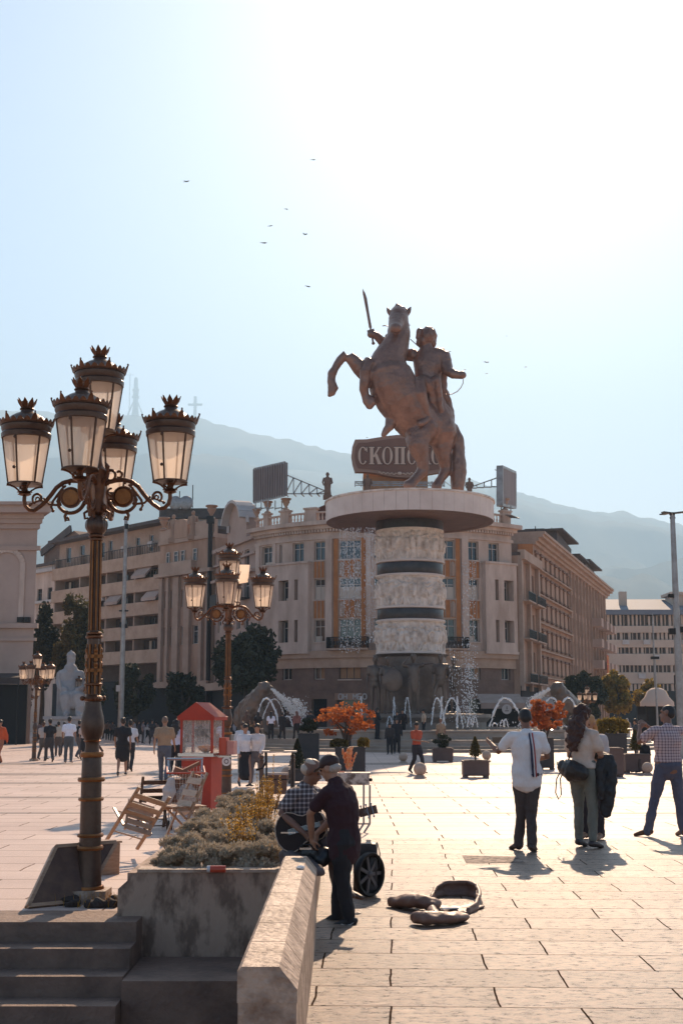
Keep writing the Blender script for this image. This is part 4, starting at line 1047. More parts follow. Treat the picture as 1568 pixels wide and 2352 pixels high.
# near foreleg (folded, hoof down)
limb(h, [(600, 740, -80, 90), (530, 700, -110, 60), (515, 760, -130, 46, 46), (508, 850, -120, 36, 40), (500, 900, -110, 33), (512, 950, -100, 27), (525, 985, -98, 36, 34), (545, 1020, -98, 30, 30)], 12)
limb(h, [(525, 960, -100, 22), (562, 975, -98, 24), (560, 1000, -98, 30)], 10)
# far foreleg flung out
limb(h, [(590, 790, -20, 80), (500, 750, -40, 75, 60), (440, 700, -50, 52, 48), (385, 640, -55, 36, 40), (355, 625, -55, 34), (320, 660, -55, 28), (280, 720, -55, 25), (250, 775, -55, 30), (246, 820, -55, 26), (252, 855, -55, 30)], 12)
limb(h, [(252, 850, -55, 28), (262, 880, -55, 40, 34), (245, 925, -55, 26, 26), (232, 942, -55, 12)], 10)
# hind legs
limb(h, [(960, 1190, 40, 130, 110), (925, 1270, 0, 104, 90), (925, 1340, -15, 84, 76), (945, 1410, -5, 62, 58), (962, 1470, 10, 48), (960, 1520, 20, 44), (955, 1545, 20, 44), (915, 1590, 0, 32), (880, 1625, -15, 34), (855, 1652, -25, 46, 40)], 14)
limb(h, [(1090, 1200, 170, 130, 110), (1110, 1290, 160, 105, 95), (1115, 1370, 150, 72, 70), (1128, 1440, 160, 52), (1140, 1500, 175, 44), (1138, 1540, 175, 42), (1105, 1590, 160, 30), (1082, 1625, 150, 30), (1068, 1655, 140, 40, 38)], 14)
# tail
limb(h, [(1205, 1200, 190, 30), (1235, 1270, 200, 40), (1240, 1360, 205, 46), (1238, 1450, 205, 56), (1242, 1540, 200, 62), (1236, 1610, 195, 56), (1232, 1668, 190, 50)], 12)
# sheath
limb(h, [(720, 1130, -10, 50), (700, 1190, -30, 36), (670, 1225, -35, 24), (655, 1255, -35, 16)], 10)
remesh(h, 'horse', M_BRONZE, .055, st_, 5, disp=lambda c, n: n * (noise.noise(c * 1.7) * .05 + noise.noise(c * 5) * .02))
r_ = MB()
limb(r_, [(990, 560, 60, 42, 42), (985, 600, 60, 70, 50), (1010, 640, 60, 128, 66), (1010, 700, 55, 122, 72), (1000, 770, 55, 104, 68), (1000, 850, 60, 104, 75), (1000, 900, 70, 100, 80)], 16)
r_.ell(SP(995, 480, 50), (64 * kz, 70 * kz, 76 * kz)); r_.ell(SP(962, 520, 40), (38 * kz, 46 * kz, 44 * kz))
limb(r_, [(935, 440, 42, 22), (922, 480, 38, 14), (912, 492, 38, 6)], 8); limb(r_, [(935, 505, 40, 18), (928, 540, 40, 18)], 8)
limb(r_, [(1075, 620, 50, 50, 50), (1125, 645, 40, 58, 50), (1140, 700, 25, 46), (1160, 755, -10, 38), (1200, 780, -40, 32), (1250, 785, -60, 25), (1270, 785, -65, 28)], 12)
r_.ell(SP(1272, 788, -65), (27 * kz, 26 * kz, 30 * kz))
limb(r_, [(880, 630, 80, 48), (760, 620, 130, 40), (680, 560, 160, 36), (640, 520, 150, 32), (600, 480, 130, 26), (575, 468, 120, 26)], 12)
r_.ell(SP(556, 462, 115), (32 * kz, 28 * kz, 36 * kz))
limb(r_, [(1000, 880, 40, 92, 80), (945, 850, -40, 66, 62), (925, 860, -90, 58, 56), (935, 940, -100, 56), (958, 1010, -80, 44), (985, 1080, -55, 33), (1000, 1120, -40, 30), (970, 1150, -75, 26), (945, 1165, -110, 22)], 12)
remesh(r_, 'rider', M_BRONZE, .05, st_, 4, disp=lambda c, n: n * (noise.noise(c * 2.5) * .03))
k_ = MB()   # hair, cloak
k_.ell(SP(1002, 470, 60), (70 * kz, 74 * kz, 68 * kz)); limb(k_, [(1030, 480, 70, 40), (1030, 540, 80, 34)], 8)
remesh(k_, 'hair', M_BRONZE, .06, st_, 2, disp=lambda c, n: n * noise.noise(c * 4) * .09)
k_ = MB()
limb(k_, [(1085, 620, 90, 70, 40), (1100, 760, 110, 40, 34), (1085, 900, 120, 60, 40), (1110, 1000, 150, 70, 40), (1140, 1090, 170, 78, 40), (1170, 1150, 180, 50, 40)], 12)
limb(k_, [(1050, 850, 0, 60, 60), (1060, 950, 20, 60, 40), (1075, 1060, 50, 50, 40)], 10)
remesh(k_, 'cloak', M_BRONZE, .06, st_, 3, disp=lambda c, n: n * (math.sin(c.x * 9 + c.z * 1.2) * .07 + noise.noise(c * 3) * .06))
k_ = MB(); k_.ell(SP(1090, 640, 45), (64 * kz, 52 * kz, 46 * kz)); k_.ell(SP(1145, 670, 25), (44 * kz, 46 * kz, 40 * kz))
k_.build('shoulder_armour', M_BRONZE, st_)
k_ = MB(); a = SP(551, 415, 110); b = SP(510, 180, 100); c = SP(490, 106, 96); w_ = 12 * kz
d_ = (b - a).normalized(); sx = V((1, 0, 0)); 
vs = []
for p, ww in ((a, 1.0), (a.lerp(b, .5), .95), (b, 1.15), (b.lerp(c, .5), .9), (c, .02)):
    vs += [p - sx * w_ * ww, p + V((0, -.05, 0)), p + sx * w_ * ww, p + V((0, .05, 0))]
fs = []
for i in range(4):
    for k in range(4): fs.append((i * 4 + k, i * 4 + (k + 1) % 4, i * 4 + 4 + (k + 1) % 4, i * 4 + 4 + k))
k_.add(vs, fs); k_.tube(SP(551, 418, 110), SP(572, 530, 118), 8 * kz); k_.beam(SP(527, 445, 112), SP(580, 430, 112), .16, .14); k_.ell(SP(573, 535, 118), 14 * kz)
k_.build('sword', M_BRONZE, st_)
k_ = MB()
pts = [(1278, 818), (1275, 850), (1258, 885), (1230, 915), (1190, 934), (1150, 937), (1120, 932)]
for p, q in zip(pts, pts[1:]): k_.tube(SP(*p, -60), SP(*q, -60), 3.2 * kz)
k_.tube(SP(945, 576, 0), SP(862, 502, -30), 3.5 * kz)
for pts in ([(690, 402), (665, 396), (645, 400)], [(850, 395), (862, 392)], [(690, 460), (672, 470), (665, 492), (656, 488)]):
    for p, q in zip(pts, pts[1:]): k_.tube(SP(*p, -20), SP(*q, -20), 4 * kz)
k_.build('reins', M_BRONZE, st_)
# ---- fountain basin
PCX, PCY = 6.3, 80.0
fo = thing('fountain_basin', 'round stepped stone fountain basin with brimming rim', 'fountain', (PCX, PCY, 0))
m_ = MB(); tiers = [(13.4, 0, .16), (12.9, .16, .32), (12.4, .32, .62), (11.2, .62, 1.12)]
for i, (r, z0, z1) in enumerate(tiers):
    m_ = MB(); m_.lathe([(r, z0 + .001), (r, z1 - .06), (r + .05, z1 - .055), (r + .05, z1), (r - 2.4 if i < 3 else r - .55, z1 + .001)], 96, smooth=False)
    if i < 3: m_.build('step', M_POOL, fo)
    else:
        q = MB(); vs = []; n = 96; pr = [(r, z0 + .001), (r, z1 - .12), (r + .12, z1 - .11), (r + .12, z1), (r - .5, z1), (r - .5, z1 - .5)]
        for (rr, zz) in pr:
            for k in range(n): a = 2 * PI * k / n; vs.append((math.cos(a) * rr, math.sin(a) * rr, zz))
        q.add(vs, [(i_ * n + k, i_ * n + (k + 1) % n, (i_ + 1) * n + (k + 1) % n, (i_ + 1) * n + k) for i_ in range(5) for k in range(n)])
        q.build('rim', M_POOL, fo)
M_WATER = mat('water', (.30, .30, .28), .06, spec=.9, bump=.5, bscale=3)
m_ = MB(); n = 96; m_.add([(math.cos(2 * PI * k / n) * 10.75, math.sin(2 * PI * k / n) * 10.75, 1.06) for k in range(n)], [tuple(range(n))])
o_ = m_.build('fountain_water', M_WATER, fo)
# ---- water: jets, falling curtains, spray
M_DROP = bpy.data.materials.new('falling water'); M_DROP.use_nodes = True
b_ = M_DROP.node_tree.nodes['Principled BSDF']; b_.inputs['Base Color'].default_value = (.95, .95, .95, 1); b_.inputs['Roughness'].default_value = .25
b_.inputs['Subsurface Weight'].default_value = 0; b_.inputs['Transmission Weight'].default_value = .35; b_.inputs['Specular IOR Level'].default_value = .8
def droplet(mb, c, r, st=1.0):
    x, y, z = c; mb.add([(x - r, y, z), (x, y - r, z), (x + r, y, z), (x, y + r, z), (x, y, z + r * st), (x, y, z - r * st)], [(0, 1, 4), (1, 2, 4), (2, 3, 4), (3, 0, 4), (1, 0, 5), (2, 1, 5), (3, 2, 5), (0, 3, 5)], True)
rnd = random.Random(11)
def jet(pts, r, label, n=60, jit=.03, Y0=None):
    t = MB()
    ps = [P(x, y, Yj) for x, y, Yj in pts]
    cum = [0]
    for a, b in zip(ps, ps[1:]): cum.append(cum[-1] + (b - a).length)
    N = int(cum[-1] / (r * 1.5)) + 2
    rad = []; path = []
    for i in range(N):
        s_ = cum[-1] * i / (N - 1); j = max(k for k in range(len(cum)) if cum[k] <= s_ + 1e-9); j = min(j, len(ps) - 2)
        f = (s_ - cum[j]) / max(1e-6, cum[j + 1] - cum[j]); p = ps[j].lerp(ps[j + 1], f)
        path.append(p + V((rnd.gauss(0, jit * .4), rnd.gauss(0, jit * .4), rnd.gauss(0, jit * .4)))); rad.append(r * rnd.uniform(.45, 1.25))
    t.loft(path, rad, 6, caps=True)
    for i in range(N // 2):
        p = path[rnd.randrange(N)]; droplet(t, p + V((rnd.gauss(0, jit * 3), rnd.gauss(0, jit * 3), rnd.gauss(0, jit * 3))), r * rnd.uniform(.2, .6))
    o = t.build('water_jet', M_DROP); tag(o, label, 'water jet', 'arching jets of the fountain', 'thing'); return o
def arc(x0, y0, xt, yt, x1, y1, Yj, n=14):
    pts = []
    for i in range(n + 1):
        f = i / n
        if f < .5: g_ = f * 2; x = x0 + (xt - x0) * g_; y = y0 + (yt - y0) * (1 - (1 - g_) ** 2)
        else: g_ = f * 2 - 1; x = xt + (x1 - xt) * g_; y = yt + (y1 - yt) * g_ ** 2
        pts.append((x, y, Yj))
    return pts
jet(arc(1124, 1668, 1158, 1603, 1202, 1668, 70), .065, 'tall water arch between the clock disc and the white polo man')
jet(arc(990, 1665, 1002, 1603, 1022, 1668, 71), .045, 'thin water arch in front of the dark plinth, first of a pair')
jet(arc(1015, 1665, 1036, 1603, 1063, 1668, 71), .05, 'water arch crossing a straight spout, second of a pair')
jet([(1010, 1670, 70.5), (1012, 1635, 70.5), (1014, 1602, 70.5)], .05, 'straight upright spout left of the crossing water arch')
jet([(1049, 1670, 70.5), (1049, 1632, 70.5), (1049, 1600, 70.5)], .06, 'straight upright spout with splash at the right of the paired arches')
jet(arc(902, 1668, 904.5, 1601, 907, 1668, 72), .035, 'slim upright spout above the seated crowd, left one')
jet(arc(927, 1668, 935, 1602, 943, 1668, 72), .03, 'slim narrow arch right of the slim upright spout')
jet(arc(888, 1668, 894, 1646, 900, 1662, 71), .03, 'short low spout beside the slim upright spout')
jet(arc(1255, 1610, 1266, 1602, 1290, 1650, 71), .05, 'water arch over the red maple leaves')
jet(arc(1292, 1612, 1305, 1602, 1335, 1690, 72), .055, 'water arch falling behind the curly haired woman')
jet(arc(592, 1640, 612, 1603, 640, 1660, 73), .06, 'water arch under the left lion')
jet(arc(604, 1650, 630, 1605, 652, 1640, 74), .04, 'second fainter water arch under the left lion')
jet(arc(640, 1668, 662, 1645, 672, 1668, 72), .045, 'small water arch beside the woman in white top at the basin')
jet([(830, 1645, 73), (830, 1620, 73), (829, 1600, 73)], .04, 'thin spout rising behind the orange maple')
for i, (x, y) in enumerate(((1078, 1655), (1090, 1650), (1135, 1660), (1152, 1662), (1160, 1655), (1195, 1660), (1218, 1662), (1285, 1665), (1300, 1668))):
    o = jet(arc(x - 5, 1668, x, y - 8 + (i % 3) * 4, x + 6, 1668, 69.5), .04, 'low bubbling spout along the basin rim'); o['group'] = 'low bubbling spouts along the rim'
# falling curtains off the disc
def curtain(x0, x1, y0, y1, n, dens, Yc, name):
    t = MB()
    for i in range(n):
        x = x0 + (x1 - x0) * (i + .5) / n + rnd.uniform(-.8, .8); Yk = Yc + rnd.uniform(-.6, .6)
        k = int(dens * (y1 - y0) / 60)
        for j in range(k):
            f = (j + rnd.random()) / k
            if rnd.random() < .38 + f * .35: continue
            y = y0 + (y1 - y0) * f; p = P(x + rnd.gauss(0, .25 + f * 1.3), y, Yk)
            droplet(t, p, rnd.uniform(.015, .029) * (1 + .3 * f), 2.2 if f < .5 else 1.3)
    return tag(t.build(name, M_DROP), kind='stuff')
curtain(779, 830, 1212, 1500, 16, 26, 76.5, 'falling_water')
curtain(836, 862, 1212, 1480, 8, 26, 76.0, 'falling_water')
curtain(1060, 1092, 1290, 1690, 9, 13, 76.5, 'falling_water')
curtain(1030, 1098, 1480, 1665, 14, 12, 75.5, 'falling_water')
def spray(x0, y0, x1, y1, w0, w1, Ys_, n, name='fountain_spray', fall=0):
    t = MB()
    for i in range(n):
        f = rnd.random() ** .8; w_ = w0 + (w1 - w0) * f
        x = x0 + (x1 - x0) * f + rnd.gauss(0, w_ * .5); y = y0 + (y1 - y0) * f + rnd.gauss(0, w_ * .5) + fall * f * f * rnd.random()
        droplet(t, P(x, y, Ys_ + rnd.gauss(0, .3)), rnd.uniform(.014, .04), 1.3)
    return tag(t.build(name, M_DROP), kind='stuff')
spray(624, 1583, 690, 1635, 2, 16, 73.5, 1500, fall=30)
spray(672, 1606, 700, 1622, 4, 18, 74, 260, fall=40)
spray(1262, 1582, 1222, 1608, 2, 9, 72, 700)
spray(1222, 1606, 1200, 1680, 8, 22, 71, 300)
spray(1075, 1520, 1075, 1660, 14, 20, 74, 400)
# ---- lions
def lion(name, label, mirror, pts_head, Yl):
    pass
def lion_build(x0, y0, mir, Yl, label):
    """x0,y0 picture point of the mouth; body slopes away; mir=-1 faces left"""
    t = thing('lion_statue', label, 'statue'); b = MB(); k = Yl / F
    def q(dx, dy, d=0): return P(x0 + dx * mir, y0 + dy, Yl + d * k)
    x0, y0 = x0 * 1.0, y0
    q_ = q
    def q(dx, dy, d=0): return q_(dx * .86, dy * .92, d)
    def L(pts, n=12): b.loft([q(p[0], p[1], p[2]) for p in pts], [(p[3] * k * .74, p[3] * k * .74) for p in pts], n)
    L([(-20, -2, 0, 22), (-34, 20, 10, 30), (-48, 44, 20, 34), (-58, 66, 30, 34)])          # mane, chest
    L([(-40, 20, 15, 26), (-62, 40, 40, 26), (-80, 58, 70, 26), (-84, 78, 70, 24)])         # back
    L([(-22, -6, 0, 15), (-8, -4, 0, 11), (0, 0, 0, 8)])                                    # muzzle
    L([(-4, 12, 0, 5), (-12, 10, 0, 8)], 8)
    L([(-34, 50, 0, 12), (-22, 80, -10, 9), (-16, 104, -14, 9), (-8, 108, -14, 8)])
    L([(-50, 60, 30, 12), (-44, 90, 30, 9), (-40, 106, 30, 9), (-32, 110, 30, 8)])
    L([(-80, 70, 70, 16), (-88, 92, 66, 10), (-82, 108, 66, 8), (-72, 110, 60, 8)])
    b.ell(q(-34, -14, 8), 5 * k); b.ell(q(-30, -14, -8), 5 * k)
    remesh(b, 'body', M_BRONZE2, .07, t, 3, disp=lambda c, n: n * noise.noise(c * 4) * .07)
lion_build(625, 1583, 1, 75, 'dark lion statue spouting water towards the right, left side of the basin')
lion_build(1262, 1584, -1, 74, 'dark lion statue spouting water towards the left, right side of the basin')
# pedestals for the lions
for x, lb_ in ((575, 'dark stone block under the left lion statue'), (1325, 'dark stone block under the right lion statue')):
    c = P(x, 1690, 75); m_ = MB(); m_.bb(c.x - 1.6, c.x + 1.6, 74.2, 77.4, 0.001, Z(1688, 75)); tag(m_.build('plinth_block', M_POOL), lb_, 'plinth')
# ---- seated ruler, white stone, on arched pedestal
Y8 = 84; k8 = Y8 / F; sr = thing('seated_statue', 'white stone seated ruler with long beard and domed crown on a tall pedestal', 'statue')
M_WST = mat('pale grey statue stone', (.42, .38, .36), .8, (.30, .27, .26), 1.2, .3, 5)
b = MB()
def q8(x, y, d=0): return P(x, y, Y8 + d * k8)
def L8(pts, n=12): b.loft([q8(p[0], p[1], p[2]) for p in pts], [((p[3]) * k8, (p[4] if len(p) > 4 else p[3]) * k8) for p in pts], n, side=(1, 0, .01))
L8([(163, 1522, 0, 9), (163, 1528, 0, 8)]); b.ell(q8(164, 1513), (10 * k8, 11 * k8, 13 * k8)); L8([(164, 1530, -6, 9, 6), (164, 1540, -8, 8, 5), (164, 1546, -8, 3, 3)])
L8([(163, 1535, 4, 16, 10), (162, 1545, 4, 27, 14), (162, 1565, 4, 26, 16), (163, 1585, 0, 26, 20), (165, 1600, -6, 28, 24)])
L8([(140, 1548, 2, 9), (136, 1568, 0, 8), (140, 1580, -18, 7), (150, 1584, -26, 6)]); L8([(186, 1548, 2, 9), (190, 1568, 0, 8), (186, 1582, -18, 7), (178, 1584, -26, 6)])
L8([(152, 1594, -8, 14), (150, 1602, -34, 13), (152, 1625, -36, 10), (154, 1640, -38, 8), (152, 1643, -46, 7)]); L8([(176, 1594, -8, 14), (180, 1602, -34, 13), (184, 1620, -36, 11), (182, 1640, -38, 8), (182, 1643, -46, 7)])
L8([(166, 1600, -20, 28, 14), (168, 1612, -24, 30, 12), (168, 1620, -24, 28, 10)])
remesh(b, 'figure', M_WST, .06, sr, 3, disp=lambda c, n: n * noise.noise(c * 3) * .05)
m_ = MB(); m_.ell(q8(164, 1505), (10.5 * k8, 11.5 * k8, 9 * k8)); m_.ell(q8(164, 1496), 3 * k8); m_.build('crown', M_WST, sr)
m_ = MB()
a = q8(132, 1590); b_2 = q8(196, 1590); m_.bb(a.x, b_2.x, Y8 - .1, Y8 + 1.1, Z(1646, Y8), Z(1570, Y8)); m_.build('throne', M_WST, sr)
m_ = MB(); m_.beam(q8(134, 1545, -24), q8(150, 1640, -30), .12, .12); m_.build('staff', M_WST, sr)
m_ = MB(); xa, xb = q8(112, 1650).x, q8(208, 1650).x
m_.bb(xa, xb, Y8 - 1.6, Y8 + 1.6, Z(1652, Y8), Z(1645, Y8)); m_.bb(xa + .3, xb - .3, Y8 - 1.45, Y8 + 1.45, Z(1664, Y8), Z(1652, Y8) - .002)
for f in (.0, .30, .92): m_.bb(xa + .35 + (xb - xa - 1.3) * f, xa + .95 + (xb - xa - 1.3) * f, Y8 - 1.4, Y8 + 1.4, 0, Z(1664, Y8) - .002)
m_.build('pedestal', M_WST, sr)
m_ = MB(); m_.bb(xa + .5, xb - .5, Y8 + .2, Y8 + 1.2, .0, Z(1664, Y8) - .004); m_.build('pedestal_core', M_REC, sr)
# ================================================================ TREES, SHRUBS
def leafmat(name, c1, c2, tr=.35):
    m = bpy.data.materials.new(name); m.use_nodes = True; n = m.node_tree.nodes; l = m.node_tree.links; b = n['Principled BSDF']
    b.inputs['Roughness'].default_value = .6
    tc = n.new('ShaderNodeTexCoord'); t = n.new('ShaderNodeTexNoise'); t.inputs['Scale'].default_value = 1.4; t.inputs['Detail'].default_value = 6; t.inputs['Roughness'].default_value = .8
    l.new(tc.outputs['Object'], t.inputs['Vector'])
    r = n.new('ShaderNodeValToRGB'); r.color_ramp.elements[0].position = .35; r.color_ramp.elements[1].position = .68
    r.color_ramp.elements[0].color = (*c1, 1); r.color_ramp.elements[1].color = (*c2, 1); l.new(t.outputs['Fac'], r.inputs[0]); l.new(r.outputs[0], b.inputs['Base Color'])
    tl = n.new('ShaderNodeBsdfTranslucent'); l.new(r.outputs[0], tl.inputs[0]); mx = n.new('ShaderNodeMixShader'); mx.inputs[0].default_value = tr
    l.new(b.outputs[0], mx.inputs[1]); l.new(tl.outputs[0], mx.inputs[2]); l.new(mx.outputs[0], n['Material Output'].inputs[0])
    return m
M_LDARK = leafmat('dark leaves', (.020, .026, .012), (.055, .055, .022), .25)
M_LOLIVE = leafmat('olive leaves', (.05, .05, .015), (.16, .12, .03), .35)
M_LOCHRE = leafmat('ochre leaves', (.16, .11, .02), (.42, .27, .04), .4)
M_LRED = leafmat('red maple leaves', (.26, .045, .012), (.74, .25, .06), .5)
M_LYEL = leafmat('yellow shrub leaves', (.36, .17, .02), (.80, .46, .07), .4)
M_LGREY = leafmat('grey green shrub leaves', (.33, .265, .18), (.70, .57, .42), .25)
M_LBOX = leafmat('box hedge leaves', (.06, .05, .012), (.20, .14, .03), .35)
M_BARK = mat('bark', (.06, .045, .035), .9, (.10, .075, .055), 3, .6, 10)
def leafquad(mb, c, s, rnd, asp=.6):
    u = V((rnd.gauss(0, 1), rnd.gauss(0, 1), rnd.gauss(0, 1))).normalized(); w_ = u.cross(V((rnd.gauss(0, 1), rnd.gauss(0, 1), rnd.gauss(0, 1)))).normalized() * s * asp; u = u * s
    mb.add([c - u, c + w_, c + u, c - w_], [(0, 1, 2, 3)])
def crown(c, rad, n, leaf, rnd, clumps=26, inner=.35, csz=1.0):
    """clumps of small leaves spread through an ellipsoid, uneven outline"""
    mb = MB(); cl = []
    for i in range(clumps):
        d = V((rnd.gauss(0, 1), rnd.gauss(0, 1), rnd.gauss(0, 1))).normalized(); r = rnd.uniform(inner, 1.0) ** .6
        cl.append((V((d.x * rad[0] * r * .80, d.y * rad[1] * r * .80, d.z * rad[2] * r * .80)), rnd.uniform(.18, .36) * csz))
    for i in range(n):
        p, cr = cl[rnd.randrange(clumps)]
        d = V((rnd.gauss(0, 1), rnd.gauss(0, 1), rnd.gauss(0, 1))).normalized() * (rnd.random() ** .4) * cr * 1.05
        q = c + p + V((d.x * rad[0], d.y * rad[1], d.z * rad[2] * .85)); leafquad(mb, q, leaf * rnd.uniform(.6, 1.3), rnd)
    return mb, [c + p for p, r in cl]
def tree(name, label, x0, x1, yt, yb, ybase, Y, m, n=5200, leaf=.17, seed=1, clumps=30, group='trees round the square'):
    rnd = random.Random(seed); a = P(x0, 1600, Y); b = P(x1, 1600, Y); zt = Z(yt, Y); zb = Z(yb, Y)
    c = V(((a.x + b.x) / 2, Y, (zt + zb) / 2)); rx = (b.x - a.x) / 2; rz_ = (zt - zb) / 2
    base = V((c.x, Y, 0)); t = thing(name, label, 'tree', base, 0, group)
    mb, cl = crown(c - base, (rx, rx, rz_), n, leaf, rnd, clumps); o = mb.build('crown', m, t)
    tb = MB(); top = V((rnd.uniform(-.3, .3), 0, (zb + zt) / 2)); tb.loft([(0, 0, -.1), (0.05, 0, top.z * .4), tuple(top)], [.26, .18, .10], 8)
    for p in rnd.sample(cl, min(9, len(cl))):
        s_ = V((top.x * .6, 0, top.z * rnd.uniform(.45, .8))); mid = s_.lerp(p, .5) + V((0, 0, .2)); tb.loft([s_, mid, p], [.09, .06, .025], 6)
    tb.build('trunk', M_BARK, t); return t
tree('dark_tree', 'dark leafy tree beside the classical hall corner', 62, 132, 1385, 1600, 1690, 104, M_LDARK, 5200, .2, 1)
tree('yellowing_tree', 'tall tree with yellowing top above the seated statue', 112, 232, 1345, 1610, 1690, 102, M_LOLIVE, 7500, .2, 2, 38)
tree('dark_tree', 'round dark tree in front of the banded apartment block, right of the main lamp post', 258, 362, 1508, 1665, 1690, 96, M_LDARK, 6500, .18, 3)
tree('dark_tree', 'dark bushy tree below the ornate tenement', 372, 470, 1535, 1665, 1690, 97, M_LDARK, 6000, .18, 4)
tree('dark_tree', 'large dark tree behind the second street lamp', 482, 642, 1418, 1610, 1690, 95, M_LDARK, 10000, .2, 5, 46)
tree('dark_tree', 'dark tree at the near corner of the long street building', 1282, 1405, 1532, 1672, 1690, 104, M_LDARK, 7500, .2, 6)
tree('ochre_tree', 'ochre leaved tree in front of the modern office, beside the dark one', 1368, 1462, 1528, 1655, 1690, 112, M_LOCHRE, 5200, .2, 7)
tree('ochre_tree', 'thin ochre tree nearest the pale canopy at right', 1440, 1535, 1560, 1650, 1690, 125, M_LOCHRE, 3800, .2, 8)
tree('dark_tree', 'low dark tree between the classical hall and the far street lamp', -10, 75, 1545, 1680, 1690, 98, M_LDARK, 4500, .18, 9)
tree('dark_tree', 'low dark tree behind the white seated figure', 165, 262, 1560, 1672, 1690, 99, M_LDARK, 4500, .18, 19)
# ---- planters
M_PBROWN = mat('brown planter box', (.115, .065, .05), .6, (.15, .09, .07), 2, .1, 10)
M_PDARK = mat('dark planter box', (.035, .028, .026), .6, (.06, .045, .04), 2)
def planter(x0, x1, yt, yb, label, m=M_PBROWN, depth=None, plantf=None, name='planter_box'):
    g0 = G((x0 + x1) / 2, yb); Y = g0.y; k = Y / F; wd = (x1 - x0) * k; h = (yb - yt) * k; dp_ = depth or wd * .8
    t = thing(name, label, 'planter', (g0.x, Y + dp_ / 2, 0), 0, 'planter boxes on the square')
    mb = MB(); e = .05; mb.lathe([(wd * .5 / .7071 * .96, .06), (wd * .5 / .7071, .10), (wd * .5 / .7071, h)], 4, a0=PI / 4, smooth=False)
    mb.xf(Matrix.Diagonal((1, dp_ / wd, 1, 1))); mb.build('box', m, t)
    mb = MB(); mb.bb(-wd * .5 - .02, wd * .5 + .02, -dp_ * .5 - .02, dp_ * .5 + .02, h + .001, h + .04); mb.build('rim', m, t)
    mb = MB(); mb.bb(-wd * .46, wd * .46, -dp_ * .46, dp_ * .46, h + .041, h + .06); mb.build('soil', M_DIRT, t)
    for sx in (-1, 1):
        for sy in (-1, 1):
            mb = MB(); mb.box((sx * wd * .40, sy * dp_ * .40, .03), (.12, .12, .06)); mb.build('foot', m, t)
    return t, V((g0.x, Y + dp_ / 2, h + .05)), k
def shrub(name, label, c, rx, rz_, m, n, leaf, seed, kind='round', cat='shrub', stem=0.0, group=None):
    rnd = random.Random(seed); t = thing(name, label, cat, c, 0, group); mb = MB()
    if kind == 'cone':
        for i in range(n):
            f = rnd.random() ** .7; a = rnd.uniform(0, 2 * PI); r = rx * (1 - f) ** .8 * rnd.uniform(.35, 1.05) * (1 if f > .08 else .7)
            leafquad(mb, V((math.cos(a) * r, math.sin(a) * r, stem + f * (rz_ * 2 - stem))), leaf * rnd.uniform(.6, 1.3), rnd)
    elif kind == 'hedge':
        for i in range(n):
            x = rnd.uniform(-1, 1); y = rnd.uniform(-1, 1); z = rnd.uniform(0, 1) ** .7
            edge = 1 + noise.noise(V((x * 3, y * 3, seed))) * .25
            leafquad(mb, V((x * rx, y * rx * .6, stem + z * rz_ * 2 * edge * (1 - .25 * x * x))), leaf * rnd.uniform(.6, 1.3), rnd)
    else:
        mb, cl = crown(V((0, 0, stem + rz_)), (rx, rx, rz_), n, leaf, rnd, 46 if m is M_LRED else 18, .2)
        if m is M_LRED: mb, cl = crown(V((0, 0, stem + rz_)), (rx * 1.1, rx * 1.1, rz_ * 1.1), int(n * .55), leaf * 1.15, rnd, 60, .1, .55)
    mb.build('foliage', m, t)
    tb = MB()
    for i in range(4): tb.loft([(rnd.uniform(-.05, .05) * rx, 0, -.02), (rnd.uniform(-.25, .25) * rx, 0, stem + rz_ * .4), (rnd.uniform(-.6, .6) * rx, rnd.uniform(-.3, .3) * rx, stem + rz_ * 1.1)], [rx * .04 + .008, rx * .03 + .006, .006], 6)
    tb.build('stem', M_BARK, t); return t
t, c, k = planter(1065, 1123, 1752, 1787, 'square brown planter with a small dark cypress, beside the stone sphere')
shrub('small_cypress', 'small dark cypress with bare foot in the lone square planter', c, 16 * k, 26 * k, M_LBOX, 1500, .035, 21, 'cone', stem=8 * k)
t, c, k = planter(995, 1040, 1722, 1751, 'brown planter with a sitting visitor beside the man in red')
shrub('box_shrub', 'dark rounded shrub in the planter right of the man in red', c, 22 * k, 17 * k, M_LDARK, 1500, .05, 22)
t, c, k = planter(1366, 1432, 1724, 1785, 'large brown planter right of the curly haired woman')
t, c, k = planter(1437, 1494, 1737, 1777, 'low brown planter beside the child on the stone sphere')
shrub('small_cypress', 'ochre green cypress in the low planter next to the sitting child', V((c.x, c.y, c.z)), 15 * k, 27 * k, M_LBOX, 1500, .04, 23, 'cone', stem=9 * k)
t, c, k = planter(1384, 1440, 1690, 1757, 'tall dark planter holding the broad ochre hedge', M_PDARK)
shrub('clipped_hedge', 'broad clipped ochre hedge in the tall dark planter', c, 36 * k, 17 * k, M_LOCHRE, 4200, .05, 24, 'hedge', cat='hedge')
t, c, k = planter(1352, 1386, 1702, 1752, 'dark planter with a dim hedge close behind the blond girl', M_PDARK)
shrub('clipped_hedge', 'dim olive hedge left of the broad ochre one', c, 22 * k, 17 * k, M_LOLIVE, 1800, .05, 25, 'hedge', cat='hedge')
t, c, k = planter(1240, 1272, 1700, 1768, 'tall narrow dark planter half hidden by the man in white polo', M_PDARK)
shrub('red_maple', 'fiery red maple shrub behind the man in white polo', c, 62 * k, 42 * k, M_LRED, 4200, .06, 26, stem=6 * k, cat='maple')
t, c, k = planter(770, 838, 1722, 1782, 'wide dark planter behind the snack stand under the orange maple', M_PDARK)
shrub('orange_maple', 'bright orange maple behind the two men at the wall', c + V((-.1, 0, 0)), 78 * k, 44 * k, M_LRED, 4200, .045, 27, stem=18 * k, cat='maple')
